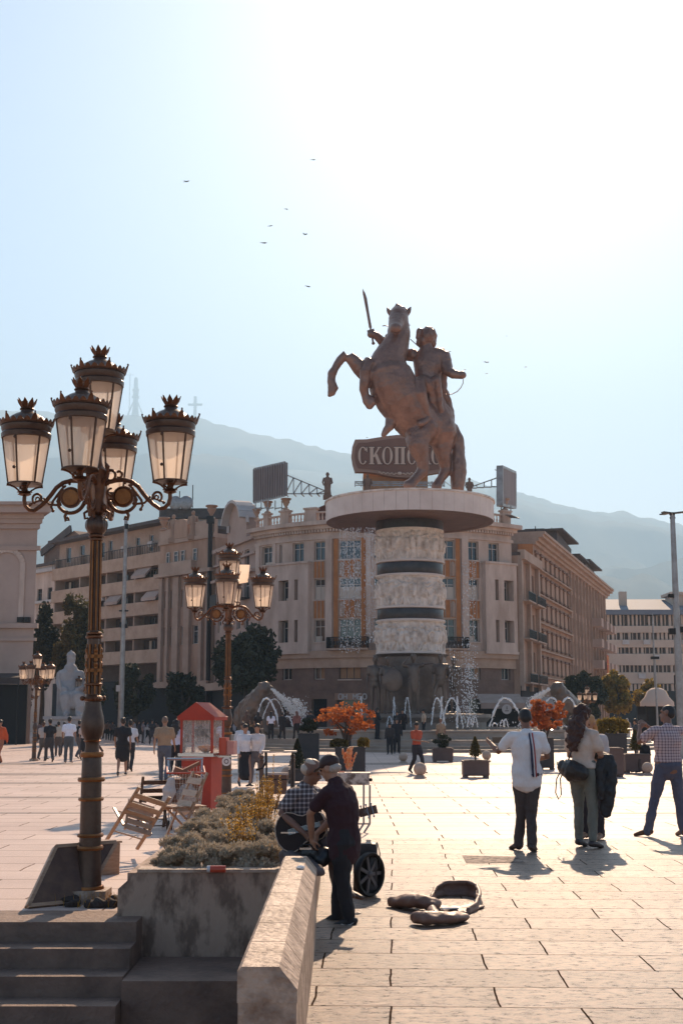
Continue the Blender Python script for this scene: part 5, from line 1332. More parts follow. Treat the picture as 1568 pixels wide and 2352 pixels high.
shrub('clipped_hedge', 'rusty low hedge below the orange maple, left part', c + V((-.35, -.1, 0)), 20 * k, 9 * k, M_LBOX, 1300, .035, 28, 'hedge', cat='hedge')
shrub('clipped_hedge', 'bright ochre hedge tuft at the right end of the maple planter', c + V((.42, -.1, 0)), 13 * k, 10 * k, M_LOCHRE, 1000, .035, 29, 'hedge', cat='hedge')
t, c, k = planter(684, 732, 1690, 1762, 'tall dark planter with dim bushy shrub left of the orange maple', M_PDARK)
shrub('box_shrub', 'dim bushy shrub on the tall dark planter left of the orange maple', c, 26 * k, 18 * k, M_LDARK, 2600, .05, 30)
t, c, k = planter(664, 700, 1772, 1800, 'small dark planter behind the low railing', M_PDARK)
shrub('box_shrub', 'dark conical shrub in the small planter behind the low railing', c, 20 * k, 33 * k, M_LDARK, 2000, .04, 31, 'cone')
# ---- foreground planter bed: grey-green shrubs, leaf by leaf
def gy(x, y): return G(x, y, .42)
rnd = random.Random(40)
beds = [(640, 1965, 44), (590, 1985, 48), (530, 1975, 48), (470, 1985, 45), (410, 1988, 44), (425, 1950, 42), (480, 1940, 42), (545, 1940, 44), (600, 1940, 40), (450, 1915, 38), (510, 1905, 40), (570, 1905, 38), (620, 1910, 32), (475, 1885, 32), (530, 1878, 34), (590, 1875, 32), (500, 1855, 30), (550, 1850, 30), (525, 1833, 24), (560, 1830, 22), (605, 1850, 26), (455, 1900, 30), (385, 1978, 30), (640, 1935, 26)]
for i, (x, y, r) in enumerate(beds):
    c = gy(x, y + r * .35); k = c.y / F; rr = r * k * 1.25
    c.x = max(PX0 + .25 + rr * .6, min(wx0 - rr * .45, c.x)); c.y = max(SY1 + .28 + rr * .6, c.y)
    mb = MB(); nsp = int(1500 + 500 * rnd.random())
    lobes = [(V((rnd.uniform(-.75, .75) * rr, rnd.uniform(-.75, .75) * rr, rnd.uniform(.05, .80) * rr)), rr * rnd.uniform(.20, .36)) for _ in range(17)]
    for j in range(int(nsp * 1.7)):
        p, lr = lobes[rnd.randrange(len(lobes))]
        d = V((rnd.gauss(0, 1), rnd.gauss(0, 1), abs(rnd.gauss(0, 1)) * .9 + .05)).normalized(); q = p + d * lr * rnd.uniform(.62, 1.22)
        u = (d + V((rnd.gauss(0, .35), rnd.gauss(0, .35), rnd.gauss(.25, .3)))).normalized() * .026; w_ = u.cross(V((rnd.gauss(0, 1), rnd.gauss(0, 1), rnd.gauss(0, 1)))).normalized() * .010
        mb.add([q - u * .4, q + w_, q + u, q - w_], [(0, 1, 2, 3)])
    for p, lr in lobes: mb.ell(p, lr * .62, 8, 6)
    zz = PZ - .03
    t = tag(mb.build('mound_shrub', M_LGREY, None, (c.x, c.y, zz)), ('grey green mounded shrub at the front rim of the long planter', 'grey green mounded shrub in the middle of the long planter', 'grey green mounded shrub at the far narrow end of the long planter')[0 if y > 1960 else 1 if y > 1880 else 2], 'shrub', 'grey green mounds in the planter')
def sprig(name, label, x, y, ht, n, seed, lean=0.0, m=M_LYEL, base_z=.36, lsize=.036):
    rnd = random.Random(seed); c = gy(x, y); c.x = min(c.x, wx0 - .1)
    t = thing(name, label, 'shrub', (c.x, c.y, base_z), 0, 'yellow sprigs in the planter'); mb = MB(); st_m = MB()
    for i in range(n):
        a = rnd.uniform(0, 2 * PI); r = rnd.uniform(0, .13); h_ = ht * rnd.uniform(.6, 1.05); top = V((math.cos(a) * r * 1.5 + lean * h_, math.sin(a) * r * 1.5, h_)); b0 = V((math.cos(a) * r * .5, math.sin(a) * r * .5, 0))
        st_m.tube(b0, top, .004, .002, 5)
        for j in range(int(h_ / .016)):
            f = .2 + .8 * j / (h_ / .016); p = b0.lerp(top, f); aa = j * 2.4; d = V((math.cos(aa), math.sin(aa), .7)).normalized() * lsize * rnd.uniform(.7, 1.2)
            w_ = d.cross(V((0, 0, 1))).normalized() * lsize * .33; mb.add([p, p + d * .5 + w_, p + d, p + d * .5 - w_], [(0, 1, 2, 3)])
    mb.build('foliage', m, t); st_m.build('stem', M_BARK, t)
for i, (x, y, ht) in enumerate([(545, 1930, .34), (562, 1915, .36), (580, 1895, .38), (598, 1875, .40), (612, 1858, .42), (622, 1842, .44), (558, 1940, .28), (605, 1895, .34)]):
    sprig('yellow_shrub', 'golden leaved sprig shrub running diagonally through the planter', x, y + 20, ht * 1.35, 22, 60 + i)
sprig('tall_sprig', 'single tall sprig sticking up above the golden shrubs', 626, 1850, .95, 1, 80, 0.02, lsize=.035)
sprig('tall_sprig', 'shorter lone sprig left of the railing post', 603, 1858, .72, 1, 81, -.02, lsize=.03)
# ================================================================ STREET LAMPS
M_LBLK = mat('dark lamp iron', (.085, .048, .032), .38, (.13, .075, .05), 6, .25, 40, metal=.5)
M_GOLD = mat('aged gilding', (.34, .13, .035), .42, (.20, .075, .025), 9, .3, 40, metal=.6)
M_RUST = mat('gilded lamp iron', (.20, .075, .028), .45, (.10, .042, .02), 10, .4, 50, metal=.5)
M_LGL = bpy.data.materials.new('frosted lamp glass'); M_LGL.use_nodes = True
n_ = M_LGL.node_tree.nodes; l_ = M_LGL.node_tree.links; b_ = n_['Principled BSDF']; b_.inputs['Base Color'].default_value = (.86, .74, .64, 1); b_.inputs['Roughness'].default_value = .38
tl_ = n_.new('ShaderNodeBsdfTranslucent'); tl_.inputs[0].default_value = (1, .88, .78, 1); mx_ = n_.new('ShaderNodeMixShader'); mx_.inputs[0].default_value = .90
tn_ = n_.new('ShaderNodeTexNoise'); tn_.inputs['Scale'].default_value = 60; bp_ = n_.new('ShaderNodeBump'); bp_.inputs['Distance'].default_value = .004; bp_.inputs['Strength'].default_value = .5
tc_ = n_.new('ShaderNodeTexCoord'); l_.new(tc_.outputs['Object'], tn_.inputs['Vector']); l_.new(tn_.outputs['Fac'], bp_.inputs['Height']); l_.new(bp_.outputs[0], b_.inputs['Normal'])
tp_ = n_.new('ShaderNodeBsdfTransparent'); tp_.inputs[0].default_value = (1, .92, .84, 1); m2_ = n_.new('ShaderNodeMixShader'); m2_.inputs[0].default_value = .38
l_.new(b_.outputs[0], mx_.inputs[1]); l_.new(tl_.outputs[0], mx_.inputs[2]); l_.new(mx_.outputs[0], m2_.inputs[1]); l_.new(tp_.outputs[0], m2_.inputs[2]); l_.new(m2_.outputs[0], n_['Material Output'].inputs[0])
LX = 205; YL = G(LX, 2070).y
def lz(y): return Z(y, YL, LX)
def lantern(root, c):
    """c: centre of the lantern foot; total height about 0.97"""
    k = YL / F
    L = bpy.data.objects.new('lantern', None); COL.objects.link(L); L.parent = root; L.location = c
    def z(y): return (1123 - (923 - (897 - y) * .98 if y < 897 else 965 - (965 - y) * .62 if y < 965 else y if y < 1100 else 1100 + (y - 1100) * .35)) * k * 1.02
    mb = MB(); pr = [(37 * k, z(1100)), (39 * k, z(1090)), (46 * k, z(1045)), (53 * k, z(994))]; mb2 = MB()
    vs = []; n = 30
    for r, zz in pr:
        for i in range(n): q = 2 * PI * i / n; vs.append((math.cos(q) * r, math.sin(q) * r, zz))
    mb.add(vs, [(i_ * n + j, i_ * n + (j + 1) % n, (i_ + 1) * n + (j + 1) % n, (i_ + 1) * n + j) for i_ in range(3) for j in range(n)], True)
    mb.build('glass', M_LGL, L)
    mb = MB()
    for i in range(6):
        q = R(78) + 2 * PI * i / 6; a = V((math.cos(q) * 38.5 * k, math.sin(q) * 38.5 * k, z(1100))); b = V((math.cos(q) * 54.5 * k, math.sin(q) * 54.5 * k, z(992))); mb.beam(a, b, .016, .016, (math.cos(q), math.sin(q), 0))
    mb.lathe([(36 * k, z(1104)), (41 * k, z(1104)), (41 * k, z(1099)), (38 * k, z(1098))], 24)
    for i in range(2):
        q = R(78) + PI / 3 * 3; mb.ell((math.cos(q) * 58 * k, math.sin(q) * 58 * k, z(1000 + i * 70)), .018)
    mb.build('glazing_bars', M_LBLK, L)
    mb = MB(); mb.lathe([(50 * k, z(996)), (57 * k, z(994)), (58 * k, z(984)), (55 * k, z(980)), (58 * k, z(972)), (58 * k, z(966)), (53 * k, z(962))], 30); mb.build('band', M_LBLK, L)
    mb = MB(); prof = [(60 * k, z(965)), (62 * k, z(958)), (52 * k, z(952)), (46 * k, z(944)), (38 * k, z(930)), (26 * k, z(918)), (16 * k, z(912)), (14 * k, z(904)), (17 * k, z(900)), (13 * k, z(897))]
    mb.lathe(prof, 30); mb.build('dome', M_LBLK, L)
    mb = MB(); n = 24    # cresting with pierced points
    for i in range(n):
        q = 2 * PI * i / n; big = i % 4 == 0; h_ = (20 if big else 9) * k; r0 = 60 * k; r1 = (67 if big else 62) * k; w_ = .14
        a = V((math.cos(q - w_) * r0, math.sin(q - w_) * r0, z(960))); b = V((math.cos(q + w_) * r0, math.sin(q + w_) * r0, z(960))); t_ = V((math.cos(q) * r1, math.sin(q) * r1, z(960) + h_))
        o = V((math.cos(q), math.sin(q), 0)) * .012; m1 = a.lerp(t_, .5) + V((0, 0, .012)); m2 = b.lerp(t_, .5) + V((0, 0, .012))
        mb.add([a, b, m2, t_, m1, a + o, b + o, m2 + o, t_ + o, m1 + o], [(0, 1, 2, 3, 4), (9, 8, 7, 6, 5), (0, 5, 6, 1), (1, 6, 7, 2), (2, 7, 8, 3), (3, 8, 9, 4), (4, 9, 5, 0)])
        mb.ell((math.cos(q) * r1, math.sin(q) * r1, z(960) + h_), .011 if big else .008, 6, 4)
    mb.build('cresting', M_RUST, L)
    mb = MB()
    for i in range(8):
        q = 2 * PI * i / 8; q2 = q + PI / 8; r0 = 12 * k; r1 = 24 * k
        a = V((math.cos(q - .36) * r0, math.sin(q - .36) * r0, z(898))); b = V((math.cos(q + .36) * r0, math.sin(q + .36) * r0, z(898)))
        a2 = V((math.cos(q - .30) * r1 * .86, math.sin(q - .30) * r1 * .86, z(884))); b2 = V((math.cos(q + .30) * r1 * .86, math.sin(q + .30) * r1 * .86, z(884))); t_ = V((math.cos(q) * r1, math.sin(q) * r1, z(873)))
        o = V((-math.cos(q), -math.sin(q), 0)) * .010
        mb.add([a, b, b2, t_, a2, a + o, b + o, b2 + o, t_ + o, a2 + o], [(0, 1, 2, 3, 4), (9, 8, 7, 6, 5), (0, 5, 6, 1), (1, 6, 7, 2), (2, 7, 8, 3), (3, 8, 9, 4), (4, 9, 5, 0)])
    mb.lathe([(13 * k, z(903)), (17 * k, z(899)), (14 * k, z(894)), (11 * k, z(893))], 16); mb.build('finial_crown', M_RUST, L)
    mb = MB()   # foot with four little ribs
    for i in range(4):
        q = 2 * PI * i / 4 + .5; pts = [(40, 1103), (42, 1112), (34, 1114), (24, 1124), (16, 1140), (13, 1150)]
        mb.loft([(math.cos(q) * r * k, math.sin(q) * r * k, z(y)) for r, y in pts], [.011, .012, .012, .010, .010, .012], 6)
    mb.lathe([(10 * k, z(1176)), (16 * k, z(1168)), (12 * k, z(1160)), (18 * k, z(1154)), (14 * k, z(1148)), (8 * k, z(1146)), (6 * k, z(1120)), (9 * k, z(1108)), (3 * k, z(1106))], 14)
    mb.build('foot', M_RUST, L)
    return L
def curl(mb, pts, rad, n=8): mb.loft(pts, rad, n)
def lamp_arm(root, ang):
    A = MB(); M = Matrix.Rotation(ang, 4, 'Z'); k = .3296 * YL / F
    def q(x, y, o=0): return V(((x - 640) * k * .94, o, Z(1369 - 0, YL) * 0 + zz(y)))
    def zz(y): return lz((1300 + y * .574) / 1.7417)
    def c(pts, r0=.020, r1=.014):
        N = len(pts); A.loft([q(*p) for p in pts], [r0 + (r1 - r0) * i / (N - 1) for i in range(N)], 8)
    def arcpts(cx, cy, r, a0, a1, n=12): return [(cx + math.cos(R(a0 + (a1 - a0) * i / n)) * r, cy - math.sin(R(a0 + (a1 - a0) * i / n)) * r) for i in range(n + 1)]
    c([(675, 1130), (720, 1098), (780, 1085), (840, 1082), (900, 1096), (950, 1130), (985, 1175), (1020, 1215), (1065, 1255), (1115, 1287), (1150, 1282), (1180, 1255), (1192, 1215), (1190, 1180)], .026, .022)
    c(arcpts(838, 1200, 108, 200, 330), .022, .018); c([(925, 1255), (940, 1225), (905, 1150)], .016, .014)
    c(arcpts(838, 1200, 92, 60, -30), .014, .014)
    c([(865, 1300), (880, 1330), (872, 1362), (850, 1358), (858, 1342)], .018, .015)
    c([(905, 1140), (940, 1180), (975, 1225), (985, 1265), (970, 1290)], .016, .012); c([(915, 1250), (955, 1250), (1000, 1245), (1020, 1225)], .014, .012)
    c(arcpts(1095, 1205, 34, 200, -60), .015, .012); c([(1035, 1235), (1060, 1212), (1100, 1225), (1140, 1240)], .013, .011); c(arcpts(1090, 1208, 14, 0, 330, 8), .010, .008)
    c(arcpts(740, 1050, 36, 160, -110), .018, .013); c([(706, 1040), (700, 1080), (720, 1110)], .016, .016); c(arcpts(805, 1045, 22, 120, -120), .015, .012)
    c(arcpts(745, 1165, 24, 90, 330, 8), .012, .010); c(arcpts(745, 1235, 22, 30, 270, 8), .012, .010); c([(700, 1290), (735, 1310), (728, 1350), (710, 1345)], .016, .012)
    for x, y, r in ((972, 1290, 13), (985, 1262, 10), (1020, 1228, 11), (1145, 1245, 12), (850, 1105, 10), (900, 1120, 10), (1040, 1205, 9), (1125, 1192, 9), (790, 1200, 8)): A.ell(q(x, y), r * k, 8, 6)
    A.xf(M); arm = A.build('arm', M_RUST, root)
    D = MB(); cc = q(838, 1200); Mx = Matrix.Translation(cc) @ Matrix.Rotation(PI / 2, 4, 'X')
    D.lathe([(0.01, -.022), (.083, -.022), (.092, -.012), (.092, .012), (.083, .022), (.01, .022)], 24); D.xf(M @ Mx); D.build('medallion', M_GOLD, arm, fixn=True)
    T = MB(); c2 = q(838, 1200); T.lathe([(.100, -.016), (.114, -.016), (.114, .016), (.100, .016), (.100, -.016)], 24); T.xf(M @ Mx); T.build('medallion_ring', M_RUST, arm, fixn=True)
    tip = M @ q(1190, 1170); return tip
def make_lamp():
    t = thing('street_lamp', '-', 'street lamp', (G(LX, 2070).x, YL, 0), 0, 'ornate five lantern street lamps')
    k = YL / F; r = lambda p: p * k
    m = MB(); m.lathe([(r(29), .0), (r(29), lz(2050)), (r(27), lz(2040)), (r(24.5), lz(1955)), (r(23.5), lz(1875)), (r(23), lz(1790)), (r(22), lz(1742)), (r(18), lz(1730))], 20, smooth=True); m.build('pedestal', M_LBLK, t)
    for y, ro, th in ((1947, 30, 5), (1918, 30, 4), (1835, 29, 4), (1790, 31, 5), (1733, 27, 6), (2040, 33, 6)):
        m = MB(); m.lathe([(r(ro - 8), lz(y + th)), (r(ro - 2), lz(y + th)), (r(ro), lz(y)), (r(ro - 2), lz(y - th)), (r(ro - 8), lz(y - th))], 24); m.build('ring', M_GOLD, t, fixn=True)
    m = MB(); m.lathe([(r(17), lz(1731)), (r(15), lz(1712)), (r(17), lz(1700)), (r(24), lz(1685)), (r(27), lz(1668)), (r(25), lz(1648)), (r(20), lz(1628)), (r(18), lz(1612))], 20); m.build('vase', M_LBLK, t, fixn=True)
    m = MB(); m.lathe([(r(16), lz(1704)), (r(20), lz(1701)), (r(16), lz(1697))], 20); m.build('ring', M_GOLD, t, fixn=True)
    m = MB(); m.lathe([(r(18), lz(1611)), (r(23), lz(1606)), (r(21), lz(1600)), (r(15), lz(1596))], 20)
    for i in range(4):
        q = i * PI / 2 + .5; m.ell((math.cos(q) * r(25), math.sin(q) * r(25), lz(1604)), r(6), 8, 6)
    m.build('collar', M_RUST, t, fixn=True)
    m = MB(); m.lathe([(r(16.5), lz(1598)), (r(16), lz(1470)), (r(13), lz(1452)), (r(12.4), lz(1230))], 16, smooth=False, flute=.86); m.build('shaft', M_LBLK, t, fixn=True)
    m = MB()
    for i in range(8):
        q = 2 * PI * i / 8 + .39
        m.beam((math.cos(q) * r(16.3), math.sin(q) * r(16.3), lz(1594)), (math.cos(q) * r(15.9), math.sin(q) * r(15.9), lz(1480)), .016, .012, (math.cos(q), math.sin(q), 0))
        m.beam((math.cos(q) * r(12.9), math.sin(q) * r(12.9), lz(1448)), (math.cos(q) * r(12.3), math.sin(q) * r(12.3), lz(1240)), .014, .012, (math.cos(q), math.sin(q), 0))
    for i in range(4):
        q = 2 * PI * i / 4 + .45
        for y in (1540, 1508):
            c = V((math.cos(q) * r(16), math.sin(q) * r(16), lz(y))); tn = V((-math.sin(q), math.cos(q), 0))
            m.beam(c - tn * r(12), c + tn * r(12), .02, r(8), (0, 0, 1)); m.beam(c - V((0, 0, r(11))), c + V((0, 0, r(14))), r(8), .02, (math.cos(q), math.sin(q), 0)); m.ell(c + V((0, 0, r(14))), (r(5), r(5), r(7)), 8, 6)
    m.build('gilt_trim', M_GOLD, t)
    for y, ro in ((1463, 20), (1455, 18), (1572, 21), (1232, 18), (1240, 16)):
        m = MB(); m.lathe([(r(ro - 5), lz(y + 4)), (r(ro), lz(y + 2)), (r(ro), lz(y - 2)), (r(ro - 5), lz(y - 4))], 18); m.build('ring', M_RUST, t, fixn=True)
    m = MB(); m.ell((0, 0, lz(1207)), (r(25), r(25), r(27)), 20, 14)
    for i in range(8):
        q = 2 * PI * i / 8; m.ell((math.cos(q) * r(21), math.sin(q) * r(21), lz(1206)), (r(6), r(6), r(13)), 8, 6)
    m.build('ball', M_LBLK, t)
    m = MB(); m.lathe([(r(11), lz(1184)), (r(19), lz(1178)), (r(21), lz(1165)), (r(17), lz(1150)), (r(21), lz(1120)), (r(18), lz(1095)), (r(20), lz(1080)), (r(14), lz(1072))], 12, smooth=False)
    for i in range(4):
        q = 2 * PI * i / 4 + .78 + R(9)
        m.loft([(math.cos(q) * r(12), math.sin(q) * r(12), lz(1120)), (math.cos(q) * r(30), math.sin(q) * r(30), lz(1098)), (math.cos(q) * r(36), math.sin(q) * r(36), lz(1075)), (math.cos(q) * r(26), math.sin(q) * r(26), lz(1066))], [.02, .017, .016, .012], 8)
        m.ell((math.cos(q) * r(24), math.sin(q) * r(24), lz(1168)), (r(6), r(6), r(9)), 8, 6)
    m.build('hub', M_RUST, t, fixn=False)
    m = MB(); m.lathe([(r(14), lz(1074)), (r(10), lz(1060)), (r(8), lz(1013)), (r(7), lz(1000)), (r(11), lz(990)), (r(7), lz(980)), (r(7), lz(950))], 12); m.build('stem', M_RUST, t, fixn=True)
    for i in range(4):
        tip = lamp_arm(t, R(-2) + i * PI / 2); lantern(t, tip + V((0, 0, .0)))
    lantern(t, V((0, 0, lz(1013))))
    # small stone base
    m = MB(); m.box((.02, -.02, .06), (.36, .36, .12)); m.build('base_block', M_COPE, t)
    return t
lamp = make_lamp(); lamp.rotation_euler = (0, R(-.6), 0)
lamp['label'] = 'tall black and gilded street lamp on the stair edge, nearest and largest'
LH = lz(790)
def place_lamp(x, ybase, ytop, label, rz=0):
    Y = G(x, ybase).y; zt = Z(ytop, Y, x); s = zt / LH
    c = copy_tree(lamp); c.location = (X(x, Y, 1645), Y, 0); c.scale = (s, s, s); c.rotation_euler = (0, 0, rz); c['label'] = label
    return c
l2 = place_lamp(522, 1836, 1243, 'second tallest ornate street lamp with one lantern pane hanging open, beside the red snack cart', R(3))
s2 = l2.scale[0]
# its open lantern door: a hanging pane of bright glass
m = MB(); k = YL / F; hc = V((52 * k, -.05, lz(1040) + (1135 - 992) * k)); m.prism([hc, hc + V((52 * k, -.16, -.02)), hc + V((44 * k, -.14, -92 * k)), hc + V((-2 * k, 0, -96 * k))], (0, .006, 0)); m.build('open_glass_door', M_LGL, l2, fixn=True)
place_lamp(82, 1748, 1493, 'five lantern street lamp among the walkers in front of the dark hall', R(-10))
place_lamp(203, 1712, 1534, 'street lamp half hidden by the nearest lamp post, over the seated statue', R(5))
place_lamp(66, 1706, 1560, 'small distant street lamp low behind the walkers at far left', R(8))
place_lamp(1349, 1708, 1573, 'small street lamp standing before the dark tree right of the fountain', R(4))
place_lamp(-3, 1708, 1565, 'distant street lamp cut by the left edge of the view', 0)
# ---- tall masts
def mast(x0, yb, x1, yt, Y, r, label, heads, boxes=(), name='light_mast'):
    b = V((X(x0, Y, 1645), Y, 0)); tp = P(x1, yt, Y); t = thing(name, label, 'mast', b); h_ = tp.z
    m = MB(); m.loft([(0, 0, 0), (0, 0, h_ * .5), (0, 0, h_)], [r * 1.25, r, r * .7], 10, caps=False); m.build('pole', M_STEEL, t)
    k = Y / F
    for (dx, dy, w_, hh) in heads:
        m = MB(); m.bb(dx * k - w_ * k / 2, dx * k + w_ * k / 2, -.12, .12, h_ - dy * k - hh * k, h_ - dy * k); m.bb(-.03 if dx < 0 else -.03, .03, -.03, .03, h_ - dy * k - .05, h_ - dy * k) if abs(dx) < 1 else m.beam((0, 0, h_ - dy * k - hh * k * .5), (dx * k - math.copysign(w_ * k / 2, dx), 0, h_ - dy * k - hh * k * .5), .05, .05)
        m.build('floodlight', M_IRON, t)
    for (dy, w_, hh) in boxes:
        m = MB(); m.box((-.2, -.02, h_ - dy * k), (w_ * k, .3, hh * k)); m.build('junction_box', M_WHITE, t)
    return t
mast(278, 1690, 292, 1192, 88, .17, 'tall grey floodlight mast left of the banded apartment block centre', [(2, 12, 9, 12), (-5, 212, 10, 3), (6, 212, 9, 3), (-6, 240, 5, 12), (8, 243, 5, 10)], [(390, 10, 14)])
m3 = mast(1562, 1745, 1536, 1184, 58, .16, 'tall grey lighting mast with four flat lamp arms at the right edge', [(-12, 183, 10, 9), (-12, 262, 14, 14), (13, 258, 14, 14)])
k = 58 / F; hz_ = Z(1184, 58, 1536)
m = MB()
for s_ in (-1, 1):
    m.beam((s_ * 3 * k, 0, hz_ + .1), (s_ * 24 * k, -.1, hz_ + .14), .28, .05); m.beam((s_ * 4 * k, 0, hz_ - .1), (s_ * 4 * k, 0, hz_ + .1), .06, .06); m.beam((s_ * 3 * k, .2, hz_ + .16), (s_ * 12 * k, 1.0, hz_ + .2), .25, .05)
m.bb(-6 * k, 6 * k, -.06, .06, hz_ - .15, hz_ - .08); m.build('lamp_head', M_IRON, m3)
mast(1506, 1700, 1494, 1410, 95, .08, 'thin pale lighting mast in front of the modern office', [(-9, 3, 14, 2), (9, 2, 14, 2)])
mast(1508, 1700, 1500, 1508, 90, .07, 'slim short lamp pole with pale cap before the pale canopy', [(0.0, 0, 18, 6)])
# ---- stone spheres and bollards
M_SPH = mat('sphere stone', (.50, .36, .27), .75, (.38, .27, .20), 4, .3, 25)
def ballard(x, yb, yt, label):
    g0 = G(x, yb); k = g0.y / F; hh = (yb - yt) * k; t = thing('stone_sphere', label, 'bollard', (g0.x, g0.y + hh * .4, 0), 0, 'stone spheres edging the square')
    m = MB(); m.lathe([(hh * .42, 0), (hh * .42, hh * .05), (hh * .30, hh * .14), (hh * .24, hh * .2)], 20); m.build('foot', M_SPH, t, fixn=True)
    m = MB(); m.ell((0, 0, hh * .58), hh * .42, 24, 16); m.build('ball', M_SPH, t)
ballard(965, 1788, 1753, 'stone sphere in front of the man in red, left of the square planter')
ballard(926, 1753, 1729, 'stone sphere behind the man in red')
ballard(1118, 1750, 1725, 'stone sphere right behind the square planter')
ballard(1489, 1781, 1752, 'stone sphere with a child sitting on it')
ballard(660, 1797, 1762, 'stone sphere half hidden behind the low railing')
ballard(742, 1766, 1742, 'small stone sphere seen between the dark planters')
# ================================================================ PEOPLE
_cm = {}
def cloth(c, r=.85, c2=None, **k):
    key = (c, r, c2)
    if key not in _cm: _cm[key] = mat('fabric', c, r, c2 or tuple(q * .8 for q in c), 7, .35, 26, **k)
    return _cm[key]
M_SKIN = mat('skin', (.40, .21, .13), .5, (.33, .165, .10), 9, .1, 60)
M_SKIND = mat('tanned skin', (.24, .115, .07), .5, (.19, .09, .055), 9, .1, 60)
M_EYE = mat('dark eye', (.02, .012, .01), .2)
def hairm(c):
    return cloth(c, .55)
STD = dict(pelvis=(0, 0, .95), waist=(0, .005, 1.09), chest=(0, .0, 1.28), neck=(0, -.02, 1.46), head=(0, .015, 1.635), face=(0, 1, 0),
           hipL=(-.095, 0, .90), kneeL=(-.105, .015, .50), ankL=(-.11, -.02, .09), toeL=(-.125, .15, .035),
           hipR=(.095, 0, .90), kneeR=(.105, .015, .50), ankR=(.11, -.02, .09), toeR=(.125, .15, .035),
           shL=(-.185, -.01, 1.41), elL=(-.245, -.03, 1.13), haL=(-.25, .06, .90), shR=(.185, -.01, 1.41), elR=(.245, -.03, 1.13), haR=(.25, .06, .90))
def pose(kind='stand', **over):
    J = {k: V(v) for k, v in STD.items()}
    if kind == 'walk':
        J.update(kneeL=V((-.10, .16, .53)), ankL=V((-.10, .24, .10)), toeL=V((-.11, .40, .06)), kneeR=V((.10, .0, .50)), ankR=V((.10, -.28, .15)), toeR=V((.11, -.14, .04)),
                 elL=V((-.24, -.12, 1.15)), haL=V((-.25, -.13, .91)), elR=V((.24, .04, 1.14)), haR=V((.25, .22, .95)))
    if kind == 'walk2':
        J.update(kneeR=V((.10, .13, .52)), ankR=V((.10, .17, .09)), toeR=V((.11, .33, .05)), kneeL=V((-.10, -.02, .50)), ankL=V((-.10, -.22, .13)), toeL=V((-.11, -.07, .04)),
                 elR=V((.24, -.12, 1.15)), haR=V((.25, -.12, .91)), elL=V((-.24, .04, 1.14)), haL=V((-.24, .2, .96)))
    if kind == 'front_hands':
        J.update(elL=V((-.25, .0, 1.14)), haL=V((-.08, .24, 1.12)), elR=V((.25, .0, 1.14)), haR=V((.08, .24, 1.14)))
    if kind == 'lean':
        J.update(kneeL=V((-.12, .08, .50)), ankL=V((-.14, -.04, .09)), chest=V((.02, .02, 1.28)), haR=V((.18, .20, 1.05)))
    for k, v in over.items(): J[k] = V(v)
    return J
def seated(h=.45):
    J = pose(); d = .95 - (h + .09)
    for k in ('pelvis', 'waist', 'chest', 'neck', 'head', 'hipL', 'hipR', 'shL', 'shR', 'elL', 'elR', 'haL', 'haR'): J[k] = J[k] - V((0, 0, d))
    J.update(kneeL=V((-.12, .42, h + .06)), ankL=V((-.12, .42, .09)), toeL=V((-.13, .58, .04)), kneeR=V((.12, .42, h + .06)), ankR=V((.12, .40, .09)), toeR=V((.13, .56, .04)),
             haL=V((-.12, .32, h + .16)), haR=V((.12, .32, h + .16)))
    return J
def add_head(mb, J, s, detail):
    h = J['head']; f = J['face'].normalized(); up = (h - J['neck']).normalized(); sd_ = f.cross(up).normalized(); f = up.cross(sd_).normalized()
    M = Matrix((sd_, f, up)).transposed()
    q = lambda x, y, z: h + M @ V((x * s, y * s, z * s))
    mb.ell(q(0, -.008, .03), (.076 * s, .096 * s, .092 * s), 16, 12, M)
    mb.ell(q(0, .018, -.04), (.058 * s, .070 * s, .078 * s), 14, 10, M)
    mb.loft([q(0, .085, .015), q(0, .108, -.022), q(0, .088, -.034)], [.008 * s, .015 * s, .012 * s], 8)
    mb.ell(q(0, .070, -.085), (.028 * s, .026 * s, .022 * s), 8, 6); mb.ell(q(0, .084, -.055), (.026 * s, .012 * s, .012 * s), 8, 6)
    for e in (-1, 1): mb.ell(q(e * .080, -.005, -.005), (.012 * s, .026 * s, .036 * s), 8, 6, M)
    if detail:
        for e in (-1, 1): mb.ell(q(e * .034, .080, .034), (.024 * s, .012 * s, .009 * s), 8, 6, M)
    return q, M
